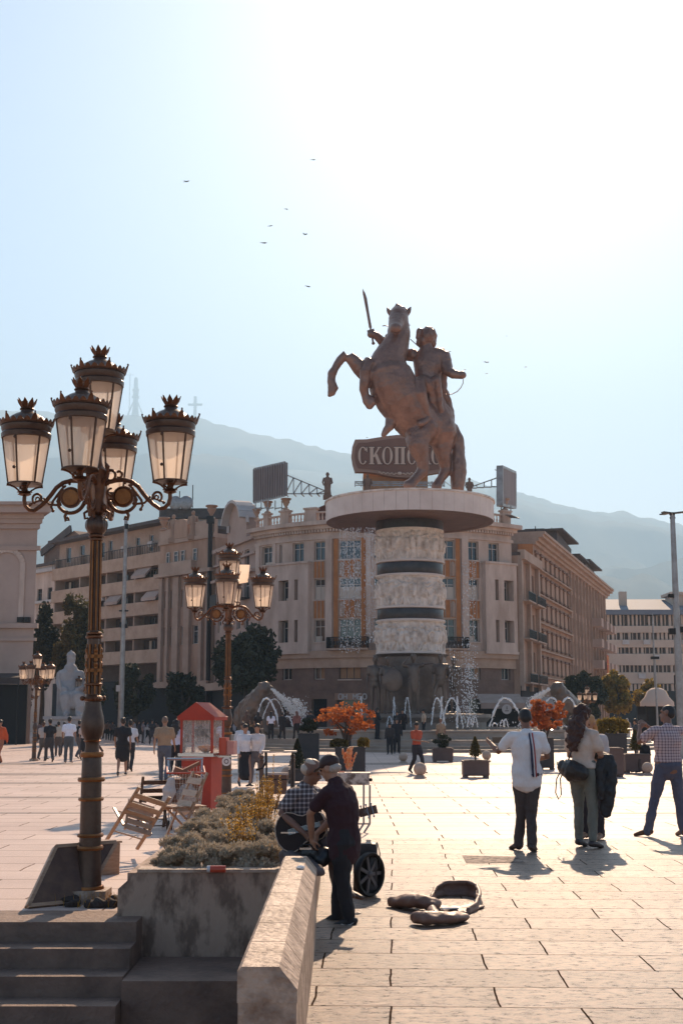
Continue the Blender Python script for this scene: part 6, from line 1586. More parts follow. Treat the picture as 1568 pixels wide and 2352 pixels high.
def hand(mb, w_, d, palm, s, curl_=.35, detail=True):
    """w_: wrist, d: direction of the fingers, palm: which way the palm faces"""
    d = d.normalized(); palm = (palm - d * palm.dot(d)).normalized(); sd_ = d.cross(palm).normalized()
    if not detail:
        mb.loft([w_, w_ + d * .07 * s, w_ + d * .15 * s + palm * .02 * s], [(.028 * s, .020 * s), (.040 * s, .022 * s), (.028 * s, .016 * s)], 8, side=tuple(sd_)); return
    mb.loft([w_ - d * .01, w_ + d * .04 * s, w_ + d * .09 * s], [(.027 * s, .019 * s), (.038 * s, .018 * s), (.040 * s, .015 * s)], 10, side=tuple(sd_))
    for i, L in enumerate((.070, .080, .075, .058)):
        o = w_ + d * .088 * s + sd_ * ((i - 1.5) * .0205 * s); a1 = curl_ * 1.0; a2 = curl_ * 2.2
        p1 = o + (d * math.cos(a1) + palm * math.sin(a1)) * L * .45 * s; p2 = p1 + (d * math.cos(a2) + palm * math.sin(a2)) * L * .35 * s; p3 = p2 + (d * math.cos(a2 * 1.25) + palm * math.sin(a2 * 1.25)) * L * .2 * s
        mb.loft([o, p1, p2, p3], [.0098 * s, .009 * s, .0082 * s, .007 * s], 8)
    t0 = w_ + d * .028 * s + sd_ * .030 * s; t1 = t0 + (d * .55 + sd_ * .65 + palm * .35).normalized() * .042 * s; t2 = t1 + (d * .85 + sd_ * .15 + palm * .4).normalized() * .034 * s
    mb.loft([t0, t1, t2], [.014 * s, .0105 * s, .009 * s], 8)
def person(label, J, top=(.5, .5, .5), bottom=(.05, .05, .06), shoe=(.05, .04, .04), hair=('short', (.03, .02, .015)), loc=(0, 0, 0), rz=0, scale=1.0, rs=1.0, vox=.03,
           sleeve='short', legs='trousers', fem=False, skin=None, group=None, stout=1.0, topm=None, detail=False, hands=None, name='person', allm=None, tuck=True, cat='person', kindp=None):
    t = thing(name, label, cat, loc, rz, group, scale); s = rs; sk = allm or skin or M_SKIN
    B = MB(); hipw = 1.08 if fem else 1.0; shw = .90 if fem else 1.0; st_ = stout
    q, M = add_head(B, J, s, detail)
    r = lambda *a: tuple(x * s for x in a)
    up = (J['chest'] - J['pelvis']).normalized(); side_ = (J['shR'] - J['shL']).normalized(); side_h = (J['hipR'] - J['hipL']).normalized()
    nk = J['neck']; B.loft([nk - up * .03 * s, nk + (J['head'] - nk) * .6], [.060 * s, .052 * s], 12)
    def torso(mb, g=0.0, low=-.06, top_=True):
        pts = [J['pelvis'] + up * low * s, J['pelvis'] + up * .03 * s, J['waist'], J['chest'], J['chest'] + (nk - J['chest']) * .62, nk + up * -.02 * s]
        rad = [(.150 * hipw * st_, .105 * st_), (.160 * hipw * st_, .112 * st_), (.135 * (st_ if not fem else .95), .098 * st_ ** 1.3), (.165 * shw * st_, .115 * st_), (.150 * shw, .095 * st_), (.075, .065)]
        mb.loft(pts, [((a + g) * s, (b + g) * s) for a, b in rad], 16, side=tuple(side_))
        for k, e in (('shL', -1), ('shR', 1)):
            mb.loft([nk - up * .055 * s, J[k] * .8 + (nk - up * .055 * s) * .2, J[k]], [(.055 + g) * s, (.058 + g) * s, (.055 + g) * s], 10)
        if fem:
            f = up.cross(side_).normalized() * -1
            f = side_.cross(up).normalized() * -1
            f = J['face'] if f.dot(J['face']) < 0 and False else up.cross(side_).normalized()
            for e in (-1, 1): mb.ell(J['chest'] + side_ * e * .065 * s + up.cross(side_).normalized() * .085 * s + up * .01 * s, (.062 + g) * s, 8, 6)
    torso(B)
    for e in 'LR':
        sh, el, ha = J['sh' + e], J['el' + e], J['ha' + e]
        B.loft([sh, sh.lerp(el, .5), el, el.lerp(ha, .35), ha], [.052 * s, .046 * s, .037 * s, .040 * s, .025 * s], 10)
        d = (ha - el).normalized()
        hd = (hands or {}).get(e)
        if hd: hand(B, ha, V(hd[0]), V(hd[1]), s, hd[2], detail)
        else: hand(B, ha, (d + V((0, 0, -.15))).normalized(), (V((0, 0, 0)) + (J['pelvis'] - ha).normalized()), s, .35, detail)
        hp, kn, an = J['hip' + e], J['knee' + e], J['ank' + e]
        B.loft([hp, hp.lerp(kn, .5), kn, kn.lerp(an, .35), an], [.082 * s * hipw, .070 * s, .052 * s, .054 * s, .036 * s], 12)
        B.loft([an, an.lerp(J['toe' + e], .5) + V((0, 0, -.01)), J['toe' + e]], [.036 * s, .034 * s, .026 * s], 10)
    remesh(B, 'body', sk, vox * (1.0 if detail else 1.0), t, 3 if not detail else 2, .5)
    g = max(.010, vox * .45)
    m_top = allm or topm or cloth(top); m_bot = allm or cloth(bottom)
    wr = (lambda c, n: n * (noise.noise(c * 9 / s) * .012 + noise.noise(c * 23 / s) * .006) * s)
    if sleeve != 'bare':
        S = MB(); torso(S, g + .008, -.02 if legs == 'dress' else (.035 if tuck else -.10))
        for e in 'LR':
            sh, el, ha = J['sh' + e], J['el' + e], J['ha' + e]
            if sleeve == 'short': S.loft([sh, sh.lerp(el, .35), sh.lerp(el, .62)], [(.060 + g) * s, (.058 + g) * s, (.060 + g) * s], 12, caps=True)
            elif sleeve == 'long': S.loft([sh, sh.lerp(el, .5), el, el.lerp(ha, .5), ha], [(.060 + g) * s, (.052 + g) * s, (.046 + g) * s, (.044 + g) * s, (.034 + g) * s], 12)
        if legs == 'dress':
            S.loft([J['pelvis'], J['hipL'].lerp(J['hipR'], .5) - V((0, 0, .1 * s)), (J['kneeL'] + J['kneeR']) / 2 + V((0, 0, .06 * s))], [(.17 * s, .13 * s), (.185 * s * st_, .15 * s), (.19 * s * st_, .16 * s)], 16, side=tuple(side_h))
        remesh(S, 'shirt' if legs != 'dress' else 'dress', m_top, vox, t, 2, .5, disp=wr)
    if legs in ('trousers', 'shorts', 'skirt', 'leggings'):
        T = MB(); gg = g + (.006 if legs != 'leggings' else .0)
        T.loft([J['pelvis'] + up * .08 * s, J['pelvis'], J['hipL'].lerp(J['hipR'], .5) - V((0, 0, .04 * s))], [((.14 * hipw * st_ + gg) * s, (.10 * st_ + gg) * s), ((.155 * hipw * st_ + gg) * s, (.112 * st_ + gg) * s), ((.15 * hipw + gg) * s, (.10 + gg) * s)], 16, side=tuple(side_h))
        if legs == 'skirt':
            T.loft([J['pelvis'], J['hipL'].lerp(J['hipR'], .5) - V((0, 0, .15 * s)), (J['kneeL'] + J['kneeR']) / 2 - V((0, 0, .18 * s))], [(.165 * s, .12 * s), (.18 * s, .14 * s), (.20 * s, .17 * s)], 16, side=tuple(side_h))
        else:
            for e in 'LR':
                hp, kn, an = J['hip' + e], J['knee' + e], J['ank' + e]
                if legs == 'shorts': T.loft([hp, hp.lerp(kn, .5), kn + V((0, 0, .03 * s))], [(.088 + gg) * s, (.080 + gg) * s, (.078 + gg) * s], 12)
                elif legs == 'leggings': T.loft([hp, hp.lerp(kn, .5), kn, kn.lerp(an, .35), an + V((0, 0, .02))], [(.092 * hipw + gg) * s, (.076 + gg) * s, (.055 + gg) * s, (.056 + gg) * s, (.040 + gg) * s], 12)
                else: T.loft([hp, hp.lerp(kn, .5), kn, kn.lerp(an, .4), an - V((0, 0, .02 * s))], [(.084 * hipw + gg) * s, (.072 + gg) * s, (.054 + gg) * s, (.050 + gg) * s, (.044 + gg) * s], 12)
        remesh(T, 'skirt' if legs == 'skirt' else 'trousers', m_bot, vox, t, 2, .5, disp=wr)
    if shoe:
        for e in 'LR':
            an, to = J['ank' + e], J['toe' + e]; S = MB(); d = (to - an); 
            S.loft([an - d.normalized() * .045 * s + V((0, 0, -.035 * s)), an + V((0, 0, -.02 * s)), an.lerp(to, .55) + V((0, 0, -.01 * s)), to + d.normalized() * .03 * s - V((0, 0, .005 * s))], [(.040 * s, .038 * s), (.045 * s, .046 * s), (.046 * s, .034 * s), (.036 * s, .024 * s)], 12, side=tuple(side_h))
            remesh(S, 'shoe', allm or cloth(shoe, .5), min(vox, .02), t, 1, .5)
    kind, hc = hair
    H = MB()
    if kind in ('short', 'long', 'curly', 'bun'):
        H.ell(q(0, -.018, .048), (.086 * s, .100 * s, .092 * s), 16, 12, M); H.ell(q(0, -.05, -.01), (.074 * s, .06 * s, .075 * s), 12, 8, M)
        if kind == 'long': H.loft([q(0, -.05, .05), q(0, -.085, -.06), q(0, -.09, -.22), q(0, -.08, -.34)], [(.085 * s, .05 * s), (.095 * s, .05 * s), (.09 * s, .04 * s), (.05 * s, .025 * s)], 12, side=tuple(M.col[0]))
        if kind == 'bun': H.ell(q(0, -.11, .06), .045 * s)
        if kind == 'curly':
            H.ell(q(0, -.02, .05), (.105 * s, .12 * s, .105 * s), 14, 10, M); H.loft([q(0, -.04, .03), q(0, -.09, -.08), q(0, -.11, -.22), q(0, -.12, -.36), q(0, -.11, -.45)], [(.11 * s, .08 * s), (.13 * s, .08 * s), (.13 * s, .07 * s), (.10 * s, .05 * s), (.05 * s, .03 * s)], 14, side=tuple(M.col[0]))
        a = .035 if kind == 'curly' else .012
        remesh(H, 'hair', allm or hairm(hc), min(vox, .02), t, 2, .5, disp=lambda c, n: n * (noise.noise(c * 16) * a + noise.noise(c * 40) * a * .5) * s)
    elif kind == 'fringe':   # balding, grey at the sides
        H.ell(q(0, -.045, .0), (.082 * s, .075 * s, .06 * s), 14, 10, M); remesh(H, 'hair', allm or hairm(hc), min(vox, .015), t, 2, .5)
    elif kind == 'buzz':
        H.ell(q(0, -.012, .040), (.080 * s, .098 * s, .088 * s), 16, 12, M); H.ell(q(0, -.04, .0), (.076 * s, .068 * s, .07 * s), 12, 8, M); remesh(H, 'hair', allm or hairm(hc), min(vox, .015), t, 2, .5)
    elif kind == 'cap':
        H.ell(q(0, -.012, .055), (.086 * s, .105 * s, .080 * s), 18, 12, M); H.loft([q(0, .07, .045), q(0, .125, .040), q(0, .165, .030)], [(.072 * s, .012 * s), (.070 * s, .009 * s), (.045 * s, .007 * s)], 12, side=tuple(M.col[0])); remesh(H, 'cap', hairm(hc), .008, t, 1, .5)
        H = MB(); H.ell(q(0, -.04, -.015), (.080 * s, .072 * s, .05 * s), 14, 10, M); remesh(H, 'hair', hairm((.42, .36, .31)), .01, t, 2, .5, disp=lambda c, n: n * noise.noise(c * 40) * .006)
    elif kind == 'hijab':
        H.ell(q(0, -.01, .02), (.094 * s, .112 * s, .125 * s), 14, 10, M); H.loft([q(0, 0, -.1), q(0, 0, -.2)], [(.10 * s, .10 * s), (.16 * s, .12 * s)], 12); remesh(H, 'headscarf', hairm(hc), min(vox, .02), t, 2, .5)
    if detail:
        E = MB()
        for e in (-1, 1): E.ell(q(e * .033, .083, .012), (.014 * s, .008 * s, .008 * s), 8, 6, M)
        E.build('eyes', M_EYE, t)
    return t, q, M
def at_px(x, yf, yt):
    g0 = G(x, yf); k = g0.y / F; return g0, (yf - yt) * k / 1.755
WALK = 'walkers crossing the square'
def crowd(label, x, yf, yt, rz, pk='stand', vox=.03, group=WALK, over=None, **kw):
    g0, s = at_px(x, yf, yt)
    vox = max(.018, min(.045, 0.011 * g0.y / 16 / s))
    return person(label, pose(pk, **(over or {})), loc=g0, rz=R(rz), scale=s, vox=vox, group=group, **kw)
W_ = (.78, .74, .74); BLK = (.02, .018, .02); NAVY = (.03, .035, .06); BEIGE = (.42, .30, .20); DENIM = (.10, .11, .14); BR = (.03, .018, .012)
# --- left side walkers
crowd('person in black tee and dark trousers striding beside the lamp post at left', 113, 1750, 1655, 25, 'walk', top=BLK, bottom=(.06, .055, .055))
crowd('person in bright white tee and grey jeans standing with back turned, left of the lamp', 157, 1752, 1650, 0, 'stand', top=(.85, .85, .92), bottom=(.12, .12, .12), shoe=(.5, .4, .35))
crowd('person with auburn hair and pale top behind the black tee walker', 98, 1745, 1661, -20, 'walk2', top=(.45, .40, .36), bottom=(.10, .09, .08), hair=('short', (.10, .04, .02)))
crowd('person in cream shirt walking away between the black tee and the brown jacket', 133, 1738, 1660, 10, 'walk', top=(.5, .42, .33), bottom=(.1, .08, .07), sleeve='long')
crowd('person in dark brown jacket just left of the white tee', 146, 1735, 1661, 5, 'walk2', top=(.09, .05, .04), bottom=(.05, .04, .04), sleeve='long')
crowd('person in black shirt close to the left edge of the big lamp post', 181, 1742, 1658, -30, 'walk', top=BLK, bottom=(.10, .09, .09))
crowd('person in striped top and black skirt by the lamp vase', 193, 1746, 1660, 0, 'walk2', top=(.55, .45, .40), bottom=BLK, legs='skirt', fem=True, hair=('long', (.14, .06, .03)))
crowd('person in pale sleeveless top emerging right of the big lamp post', 226, 1731, 1660, 120, 'walk', top=(.5, .45, .42), bottom=(.10, .06, .05), fem=True, hair=('bun', (.08, .04, .02)))
crowd('large person in black dress walking away with a small bag, centre left', 280, 1782, 1653, 5, 'walk2', top=BLK, bottom=(.05, .045, .05), legs='dress', fem=True, stout=1.18, hair=('bun', BR))
crowd('person in white tee with dark jeans, hidden behind the black dress', 297, 1772, 1658, 0, 'walk', top=W_, bottom=(.04, .03, .03), hair=('short', BR))
crowd('person in beige tee with dark shoulder strap walking away by the shopping trolley', 376, 1800, 1651, 0, 'walk', top=(.36, .24, .15), bottom=DENIM, stout=1.12, hair=('buzz', (.20, .12, .08)))
crowd('person in lilac white top with long dark hair beside the beige tee walker', 402, 1785, 1659, -10, 'walk2', top=(.70, .68, .80), bottom=BLK, fem=True, hair=('curly', BR))
crowd('person in black taking photo beside the snack cart', 413, 1778, 1655, 40, 'front_hands', top=BLK, bottom=(.15, .10, .08), fem=True, hair=('long', (.12, .05, .03)))
crowd('person in pale blue top seen between the snack cart and second lamp', 512, 1752, 1656, 0, 'stand', top=(.55, .62, .8), bottom=BLK)
crowd('person in white blouse and black midi skirt walking arm in arm, left of the pair', 562, 1807, 1669, 200, 'walk', top=W_, bottom=BLK, legs='skirt', fem=True, sleeve='long', hair=('bun', BR))
crowd('person in cream cardigan and grey trousers walking arm in arm, right of the pair', 590, 1807, 1668, 150, 'walk2', top=(.74, .66, .62), bottom=(.13, .11, .11), fem=True, sleeve='long', hair=('bun', BR))
crowd('person in white shirt following behind the pair', 556, 1778, 1663, 190, 'walk2', top=W_, bottom=(.4, .3, .2), sleeve='long', fem=True, hair=('short', (.10, .04, .02)))
crowd('person in orange puffer jacket cut by the left edge', -2, 1757, 1657, 160, 'walk', top=(.62, .10, .03), bottom=(.4, .15, .08), sleeve='long', stout=1.2)
# --- on the fountain ledge and near it
def ledge(label, x, yf, yt, rz, pk='stand', Y=66.0, zz=.62, **kw):
    p = P(x, yf, Y); s = (yf - yt) * (Y / F) / 1.755
    return person(label, pose(pk), loc=(p.x, Y, p.z if zz is None else zz), rz=R(rz), scale=s, vox=.045, group='visitors on the fountain steps', **kw)
ledge('person in white tee with back turned at the basin, left of the tall planter', 622, 1699, 1637, 0, Y=69.5, top=(.75, .74, .82), bottom=BLK, fem=True, hair=('long', BR))
ledge('person all in black right of the white tee at the basin', 648, 1699, 1638, -15, 'walk2', Y=69.5, top=BLK, bottom=BLK, sleeve='long')
ledge('person with red hair and white panel top facing the spray', 681, 1699, 1636, 20, 'walk', Y=69.6, top=(.25, .10, .08), bottom=BLK, fem=True, sleeve='long', hair=('long', (.16, .05, .03)))
ledge('person in dark shirt standing above the hedge left of the orange maple', 713, 1699, 1634, 0, Y=69.6, top=BLK, bottom=BLK)
ledge('person in black at the far left end of the basin', 592, 1699, 1638, 10, Y=70, top=BLK, bottom=BLK, hair=('long', BR), fem=True)
ledge('person with brown hair seated group left of the basin', 566, 1702, 1640, -20, Y=72, top=(.12, .07, .05), bottom=BLK, hair=('long', (.12, .05, .03)), fem=True)
ledge('person in black dress pointing on the ledge right of the orange maple', 866, 1697, 1626, -60, 'front_hands', Y=69.5, top=BLK, bottom=BLK, fem=True, sleeve='long', hair=('long', BR))
ledge('person in white top carrying a black backpack on the ledge before the plinth', 973, 1695, 1627, 90, Y=69.5, top=(.55, .40, .28), bottom=BLK, hair=('short', BR))
ledge('person in dark tee standing behind the sitters right of the plinth centre', 912, 1698, 1634, 160, Y=69.3, top=BLK, bottom=BLK)
ledge('person in long dark coat beside the dark tee visitor', 924, 1700, 1632, 180, Y=69.8, top=(.03, .02, .02), bottom=BLK, sleeve='long', fem=True, hair=('long', BR))
crowd('person in black hoodie standing at the foot of the fountain steps', 911, 1731, 1652, 180, 'stand', group='visitors on the fountain steps', top=BLK, bottom=BLK, sleeve='long')
crowd('child in dark clothes beside the black hoodie', 895, 1733, 1663, 170, 'stand', group='visitors on the fountain steps', top=(.05, .035, .03), bottom=BLK, sleeve='long')
crowd('small child in dark shirt under the orange maple edge', 800, 1728, 1672, 0, 'stand', group='visitors on the fountain steps', top=BLK, bottom=BLK)
crowd('person in beige tee with back turned by the small dark planter', 1012, 1727, 1653, 20, 'stand', group='visitors on the fountain steps', top=(.40, .25, .15), bottom=(.1, .07, .05), hair=('buzz', (.25, .10, .05)))
crowd('person in red sweatshirt turning with a black coat over the arm', 957, 1777, 1663, 215, 'walk', top=(.52, .09, .04), bottom=(.035, .03, .035), sleeve='short', hair=('short', BR), over=dict(haR=(-.12, .34, 1.10), elR=(.22, .1, 1.15)))
crowd('person in dark top standing right of the broad ochre hedge', 1461, 1742, 1654, 60, 'stand', top=(.06, .05, .05), bottom=(.2, .15, .12), group='people at the far right')
crowd('person in grey headscarf far behind the plaid shirt man', 1441, 1708, 1652, 180, 'stand', top=(.4, .32, .30), bottom=(.3, .25, .22), sleeve='long', hair=('hijab', (.5, .42, .38)), group='people at the far right', fem=True)
crowd('distant person in dark shirt above the ochre hedge', 1412, 1702, 1645, 0, 'stand', top=(.1, .07, .06), bottom=BLK, group='people at the far right')
g0 = G(1486, 1777); k = g0.y / F
person('child in black sitting on the stone sphere at right', seated(.42), loc=(g0.x, g0.y + .3, .02), rz=R(120), scale=.86, vox=.035, top=BLK, bottom=(.08, .05, .04), hair=('short', (.20, .09, .04)), group='people at the far right', sleeve='long')
# --- shaded crowd under the trees at the left
random.seed(77)
cols_ = [(.10, .08, .08), (.35, .30, .30), (.06, .05, .06), (.28, .2, .2), (.4, .36, .38), (.05, .04, .04), (.2, .12, .09)]
spots = [(38, 1700, 1657), (48, 1703, 1659), (58, 1700, 1658), (90, 1704, 1660), (120, 1709, 1660), (237, 1697, 1657), (247, 1700, 1656), (258, 1702, 1658), (308, 1706, 1656), (318, 1704, 1657), (328, 1708, 1656), (338, 1703, 1658), (349, 1710, 1655), (358, 1704, 1658), (432, 1706, 1657), (446, 1708, 1656), (458, 1704, 1658), (470, 1707, 1656), (538, 1706, 1657), (24, 1698, 1658), (1390, 1704, 1656), (1530, 1706, 1655), (1516, 1704, 1657)]
words = ['in grey', 'in pale shirt', 'in black', 'in mauve', 'in light blouse', 'in dark coat', 'in brown']
where = ['under the trees behind the far left lamp', 'among the shaded strollers left of the classical hall door', 'in the shade by the classical hall', 'in the shade left of the black tee walker', 'at the shade edge behind the white tee', 'in the shade right of the big lamp post', 'passing under the trees right of the big lamp', 'in the shade left of the black dress', 'waiting in the shade right of the black dress', 'second in the shaded queue right of the black dress', 'third in the shaded queue by the white frame', 'beside the white frame in the shade', 'standing at the shade edge left of the beige tee', 'close behind the beige tee walker', 'in the shade left of the snack cart', 'deep in shade behind the snack cart roof', 'in the shade between cart and second lamp', 'near the second lamp in the shade', 'in the shade left of the lion', 'at the farthest left of the shaded strollers', 'beyond the ochre hedge', 'under the pale canopy', 'left of the pale canopy pole']
for i, (x, yf, yt) in enumerate(spots):
    c_ = i % 7
    crowd('person ' + words[c_] + ' ' + where[i], x, yf, yt, random.choice([0, 30, 90, 180, -90, 200]), random.choice(['stand', 'walk', 'walk2', 'front_hands']), top=cols_[c_], bottom=random.choice([BLK, (.08, .06, .06), DENIM]), fem=i % 2 == 0, sleeve=random.choice(['short', 'long']), hair=(random.choice(['short', 'long', 'bun']), BR), group='strollers in the shade')
# ------------------------------------------------ foreground right
def striped_polo():
    m = mat('white polo fabric', (.80, .77, .76), .85, (.68, .64, .62), 5, .3, 22); return m
g0, s = at_px(1213, 1958, 1641)
J = pose('stand', haL=(-.40, .30, 1.33), elL=(-.34, .10, 1.22), haR=(.10, .34, 1.12), elR=(.27, .02, 1.16), kneeL=(-.055, .12, .50), ankL=(-.085, .20, .09), toeL=(-.14, .34, .035), hipL=(-.085, .02, .9), kneeR=(.05, .03, .48), ankR=(.04, -.03, .09), toeR=(.10, .12, .035), head=(0, .03, 1.635))
t1, q, M = person('man in white polo with navy and red back stripes, holding up a phone', J, top=(.8, .77, .76), topm=striped_polo(), bottom=(.075, .055, .05), shoe=(.07, .04, .03), hair=('buzz', (.02, .014, .012)), tuck=False, loc=g0, rz=R(3), scale=s, vox=.011, detail=True, stout=1.13, skin=M_SKIND,
    hands={'L': ((-.3, .9, .25), (.6, 0, .2), .5)})
t1['category'] = 'person'
mb = MB(); ns = 10
for j, (off, c_) in enumerate(((-.022, 0), (0, 1), (.020, 2))): pass
def back_stripe(x, w_, m, name='stripe'):
    mb = MB(); zs_ = [.92 + .54 * i / 16 for i in range(17)]; vs = []
    for z_ in zs_:
        f = (z_ - .92) / .54; xx = x + .02 - .03 * f
        wv = .105 if z_ < 1.05 else .118 if z_ < 1.25 else .12 - (z_ - 1.25) * .22
        yy = -(wv * 1.13 + .042) + (.003 if c_ else 0)
        if z_ > 1.33: yy += (z_ - 1.33) * .22
        vs += [(xx - w_, yy, z_), (xx + w_, yy, z_), (xx + w_, yy + .05, z_), (xx - w_, yy + .05, z_)]
    fs = []
    for i in range(16):
        for k in range(4): fs.append((i * 4 + k, i * 4 + (k + 1) % 4, i * 4 + 4 + (k + 1) % 4, i * 4 + 4 + k))
    mb.add(vs, fs); return mb.build(name, m, t1, fixn=True)
back_stripe(.030, .008, cloth((.03, .03, .07))); back_stripe(.052, .007, cloth((.75, .72, .70))); back_stripe(.070, .007, cloth((.40, .05, .04)))
M_PHONE = mat('phone', (.02, .02, .022), .25)
ph = MB(); ph.box((-.30, .42, 1.36), (.15, .012, .075), rz=.15); o = ph.build('phone', M_PHONE, None); o.parent = None; o.location = g0; o.scale = (s, s, s); tag(o, 'dark phone held sideways by the man in white polo', 'phone')
# woman with curly hair
g2, s2_ = at_px(1344, 1949, 1634)
J = pose('stand', shL=(-.16, -.01, 1.40), shR=(.16, -.01, 1.40), elR=(.24, .02, 1.14), haR=(.12, .22, 1.06), elL=(-.20, .02, 1.13), haL=(-.05, .26, 1.12), ankL=(-.13, .08, .09), toeL=(-.14, .24, .035), kneeL=(-.12, .08, .5), head=(0, .02, 1.62), face=(.3, 1, -.1))
t2, q2_, M2_ = person('woman with big auburn curls, cream tee and grey green jeans, jacket over her arm', J, top=(.66, .52, .42), bottom=(.19, .19, .155), shoe=(.05, .03, .03), hair=('curly', (.055, .018, .010)), loc=g2, rz=R(-38), scale=s2_, vox=.011, detail=True, fem=True, legs='leggings', stout=1.08, sleeve='short')
b = MB(); b.loft([(.27, .12, 1.10), (.30, .10, .95), (.30, .08, .72), (.28, .06, .52), (.27, .05, .42)], [(.10, .05), (.11, .06), (.10, .07), (.085, .05), (.07, .03)], 14); b.loft([(.22, .12, 1.12), (.22, .0, 1.0), (.24, -.02, .80), (.25, -.02, .62)], [(.07, .05), (.07, .05), (.06, .04), (.04, .03)], 12); b.loft([(.10, .16, 1.14), (.22, .15, 1.13), (.30, .12, 1.08)], [.05, .06, .06], 10)
o = remesh(b, 'jacket', cloth((.022, .02, .02), .6), .012, None, 2, disp=lambda c, n: n * (noise.noise(c * 12) * .02 + noise.noise(c * 30) * .008)); o.location = g2; o.rotation_euler = (0, 0, R(-38)); o.scale = (s2_,) * 3; tag(o, 'black jacket draped over the forearm of the curly haired woman', 'jacket')
bg_ = thing('shoulder_bag', 'round black shoulder bag at the hip of the curly haired woman', 'bag', g2, R(-38), None, s2_)
b = MB(); b.loft([(-.18, -.16, 1.0), (-.06, -.19, .95), (.08, -.20, .93)], [(.10, .09), (.14, .12), (.10, .09)], 14, side=(0, 0, 1)); remesh(b, 'pouch', cloth((.025, .02, .018), .4), .012, bg_, 2, disp=lambda c, n: n * noise.noise(c * 20) * .008)
b = MB(); b.loft([(-.12, -.20, 1.03), (-.06, -.15, 1.25), (.02, -.12, 1.40), (.06, -.03, 1.475)], [(.012, .006)] * 4, 8); b.loft([(-.20, -.18, .98), (-.27, -.20, .85), (-.28, -.22, .68), (-.24, -.22, .60), (-.20, -.22, .66), (-.22, -.20, .85), (-.18, -.18, .95)], [.008] * 7, 8); b.loft([(-.22, -.16, 1.02), (-.28, -.17, 1.06), (-.26, -.17, .99)], [.008] * 3, 8)
b.build('strap', cloth((.02, .016, .015), .5), bg_)
# blond companion
g3, s3_ = at_px(1361, 1928, 1652)
J = pose('front_hands', elL=(-.24, .02, 1.14), haL=(-.06, .27, 1.20), elR=(.22, .02, 1.14), haR=(.06, .27, 1.20), face=(0, 1, -.25), head=(0, .035, 1.62))
t3, _q, _M = person('blond girl in white top looking down at her phone behind the curly haired woman', J, top=(.66, .58, .54), bottom=(.03, .025, .03), shoe=(.35, .20, .12), hair=('long', (.50, .26, .11)), loc=g3, rz=R(150), scale=s3_, vox=.013, detail=True, fem=True)
ph = MB(); ph.box((0, .34, 1.24), (.075, .15, .012), rot=Matrix.Rotation(.5, 3, 'X')); o = ph.build('phone', M_PHONE, None); o.location = g3; o.scale = (s3_,) * 3; o.rotation_euler = (0, 0, R(150)); tag(o, 'small phone in the hands of the blond girl', 'phone')
# man in plaid shirt at the right edge
def plaid(name, c1, c2, c3, sc_):
    m = bpy.data.materials.new(name); m.use_nodes = True; n = m.node_tree.nodes; l = m.node_tree.links; b = n['Principled BSDF']; b.inputs['Roughness'].default_value = .85
    tc = n.new('ShaderNodeTexCoord'); sx = n.new('ShaderNodeSeparateXYZ'); l.new(tc.outputs['Object'], sx.inputs[0]); outs = []
    for ax in ('X', 'Z', 'Y'):
        mu = n.new('ShaderNodeMath'); mu.operation = 'MULTIPLY'; mu.inputs[1].default_value = sc_; l.new(sx.outputs[ax], mu.inputs[0])
        fr = n.new('ShaderNodeMath'); fr.operation = 'FRACT'; l.new(mu.outputs[0], fr.inputs[0]); gt = n.new('ShaderNodeMath'); gt.operation = 'GREATER_THAN'; gt.inputs[1].default_value = .66; l.new(fr.outputs[0], gt.inputs[0]); outs.append(gt)
    a = n.new('ShaderNodeMath'); a.operation = 'ADD'; l.new(outs[0].outputs[0], a.inputs[0]); l.new(outs[1].outputs[0], a.inputs[1]); h_ = n.new('ShaderNodeMath'); h_.operation = 'MULTIPLY'; h_.inputs[1].default_value = .5; l.new(a.outputs[0], h_.inputs[0])
    r = n.new('ShaderNodeValToRGB'); r.color_ramp.elements[0].color = (*c1, 1); r.color_ramp.elements[1].color = (*c3, 1); e = r.color_ramp.elements.new(.5); e.color = (*c2, 1); l.new(h_.outputs[0], r.inputs[0]); l.new(r.outputs[0], b.inputs['Base Color'])
    return m
g4, s4_ = at_px(1540, 1922, 1631)
J = pose('stand', kneeL=(-.19, .05, .50), ankL=(-.31, .04, .09), toeL=(-.43, .12, .035), hipL=(-.10, 0, .9), kneeR=(.14, .02, .5), ankR=(.17, -.02, .09), toeR=(.16, .14, .035), elL=(-.36, .12, 1.25), haL=(-.27, .30, 1.44), elR=(.10, .30, 1.29), haR=(-.13, .38, 1.47), face=(-.8, .6, 0), shR=(.19, .02, 1.41), head=(.03, .03, 1.635))
person('man in plaid shirt and blue trousers raising both arms to photograph, right edge', J, topm=plaid('blue grey plaid', (.55, .43, .42), (.34, .25, .26), (.13, .09, .11), 26), bottom=(.10, .105, .15), shoe=(.13, .055, .025), hair=('buzz', (.02, .015, .012)), loc=g4, rz=R(8), scale=s4_, vox=.012, detail=True, stout=1.15, skin=M_SKIND, hands={'L': ((.5, .2, .6), (.5, .5, 0), .6), 'R': ((-.6, .1, .5), (-.3, .5, 0), .6)})
ph = MB(); ph.box((-.22, .44, 1.58), (.15, .014, .075)); o = ph.build('phone', M_PHONE, None); o.location = g4; o.scale = (s4_,) * 3; tag(o, 'phone raised by the plaid shirt man', 'phone')
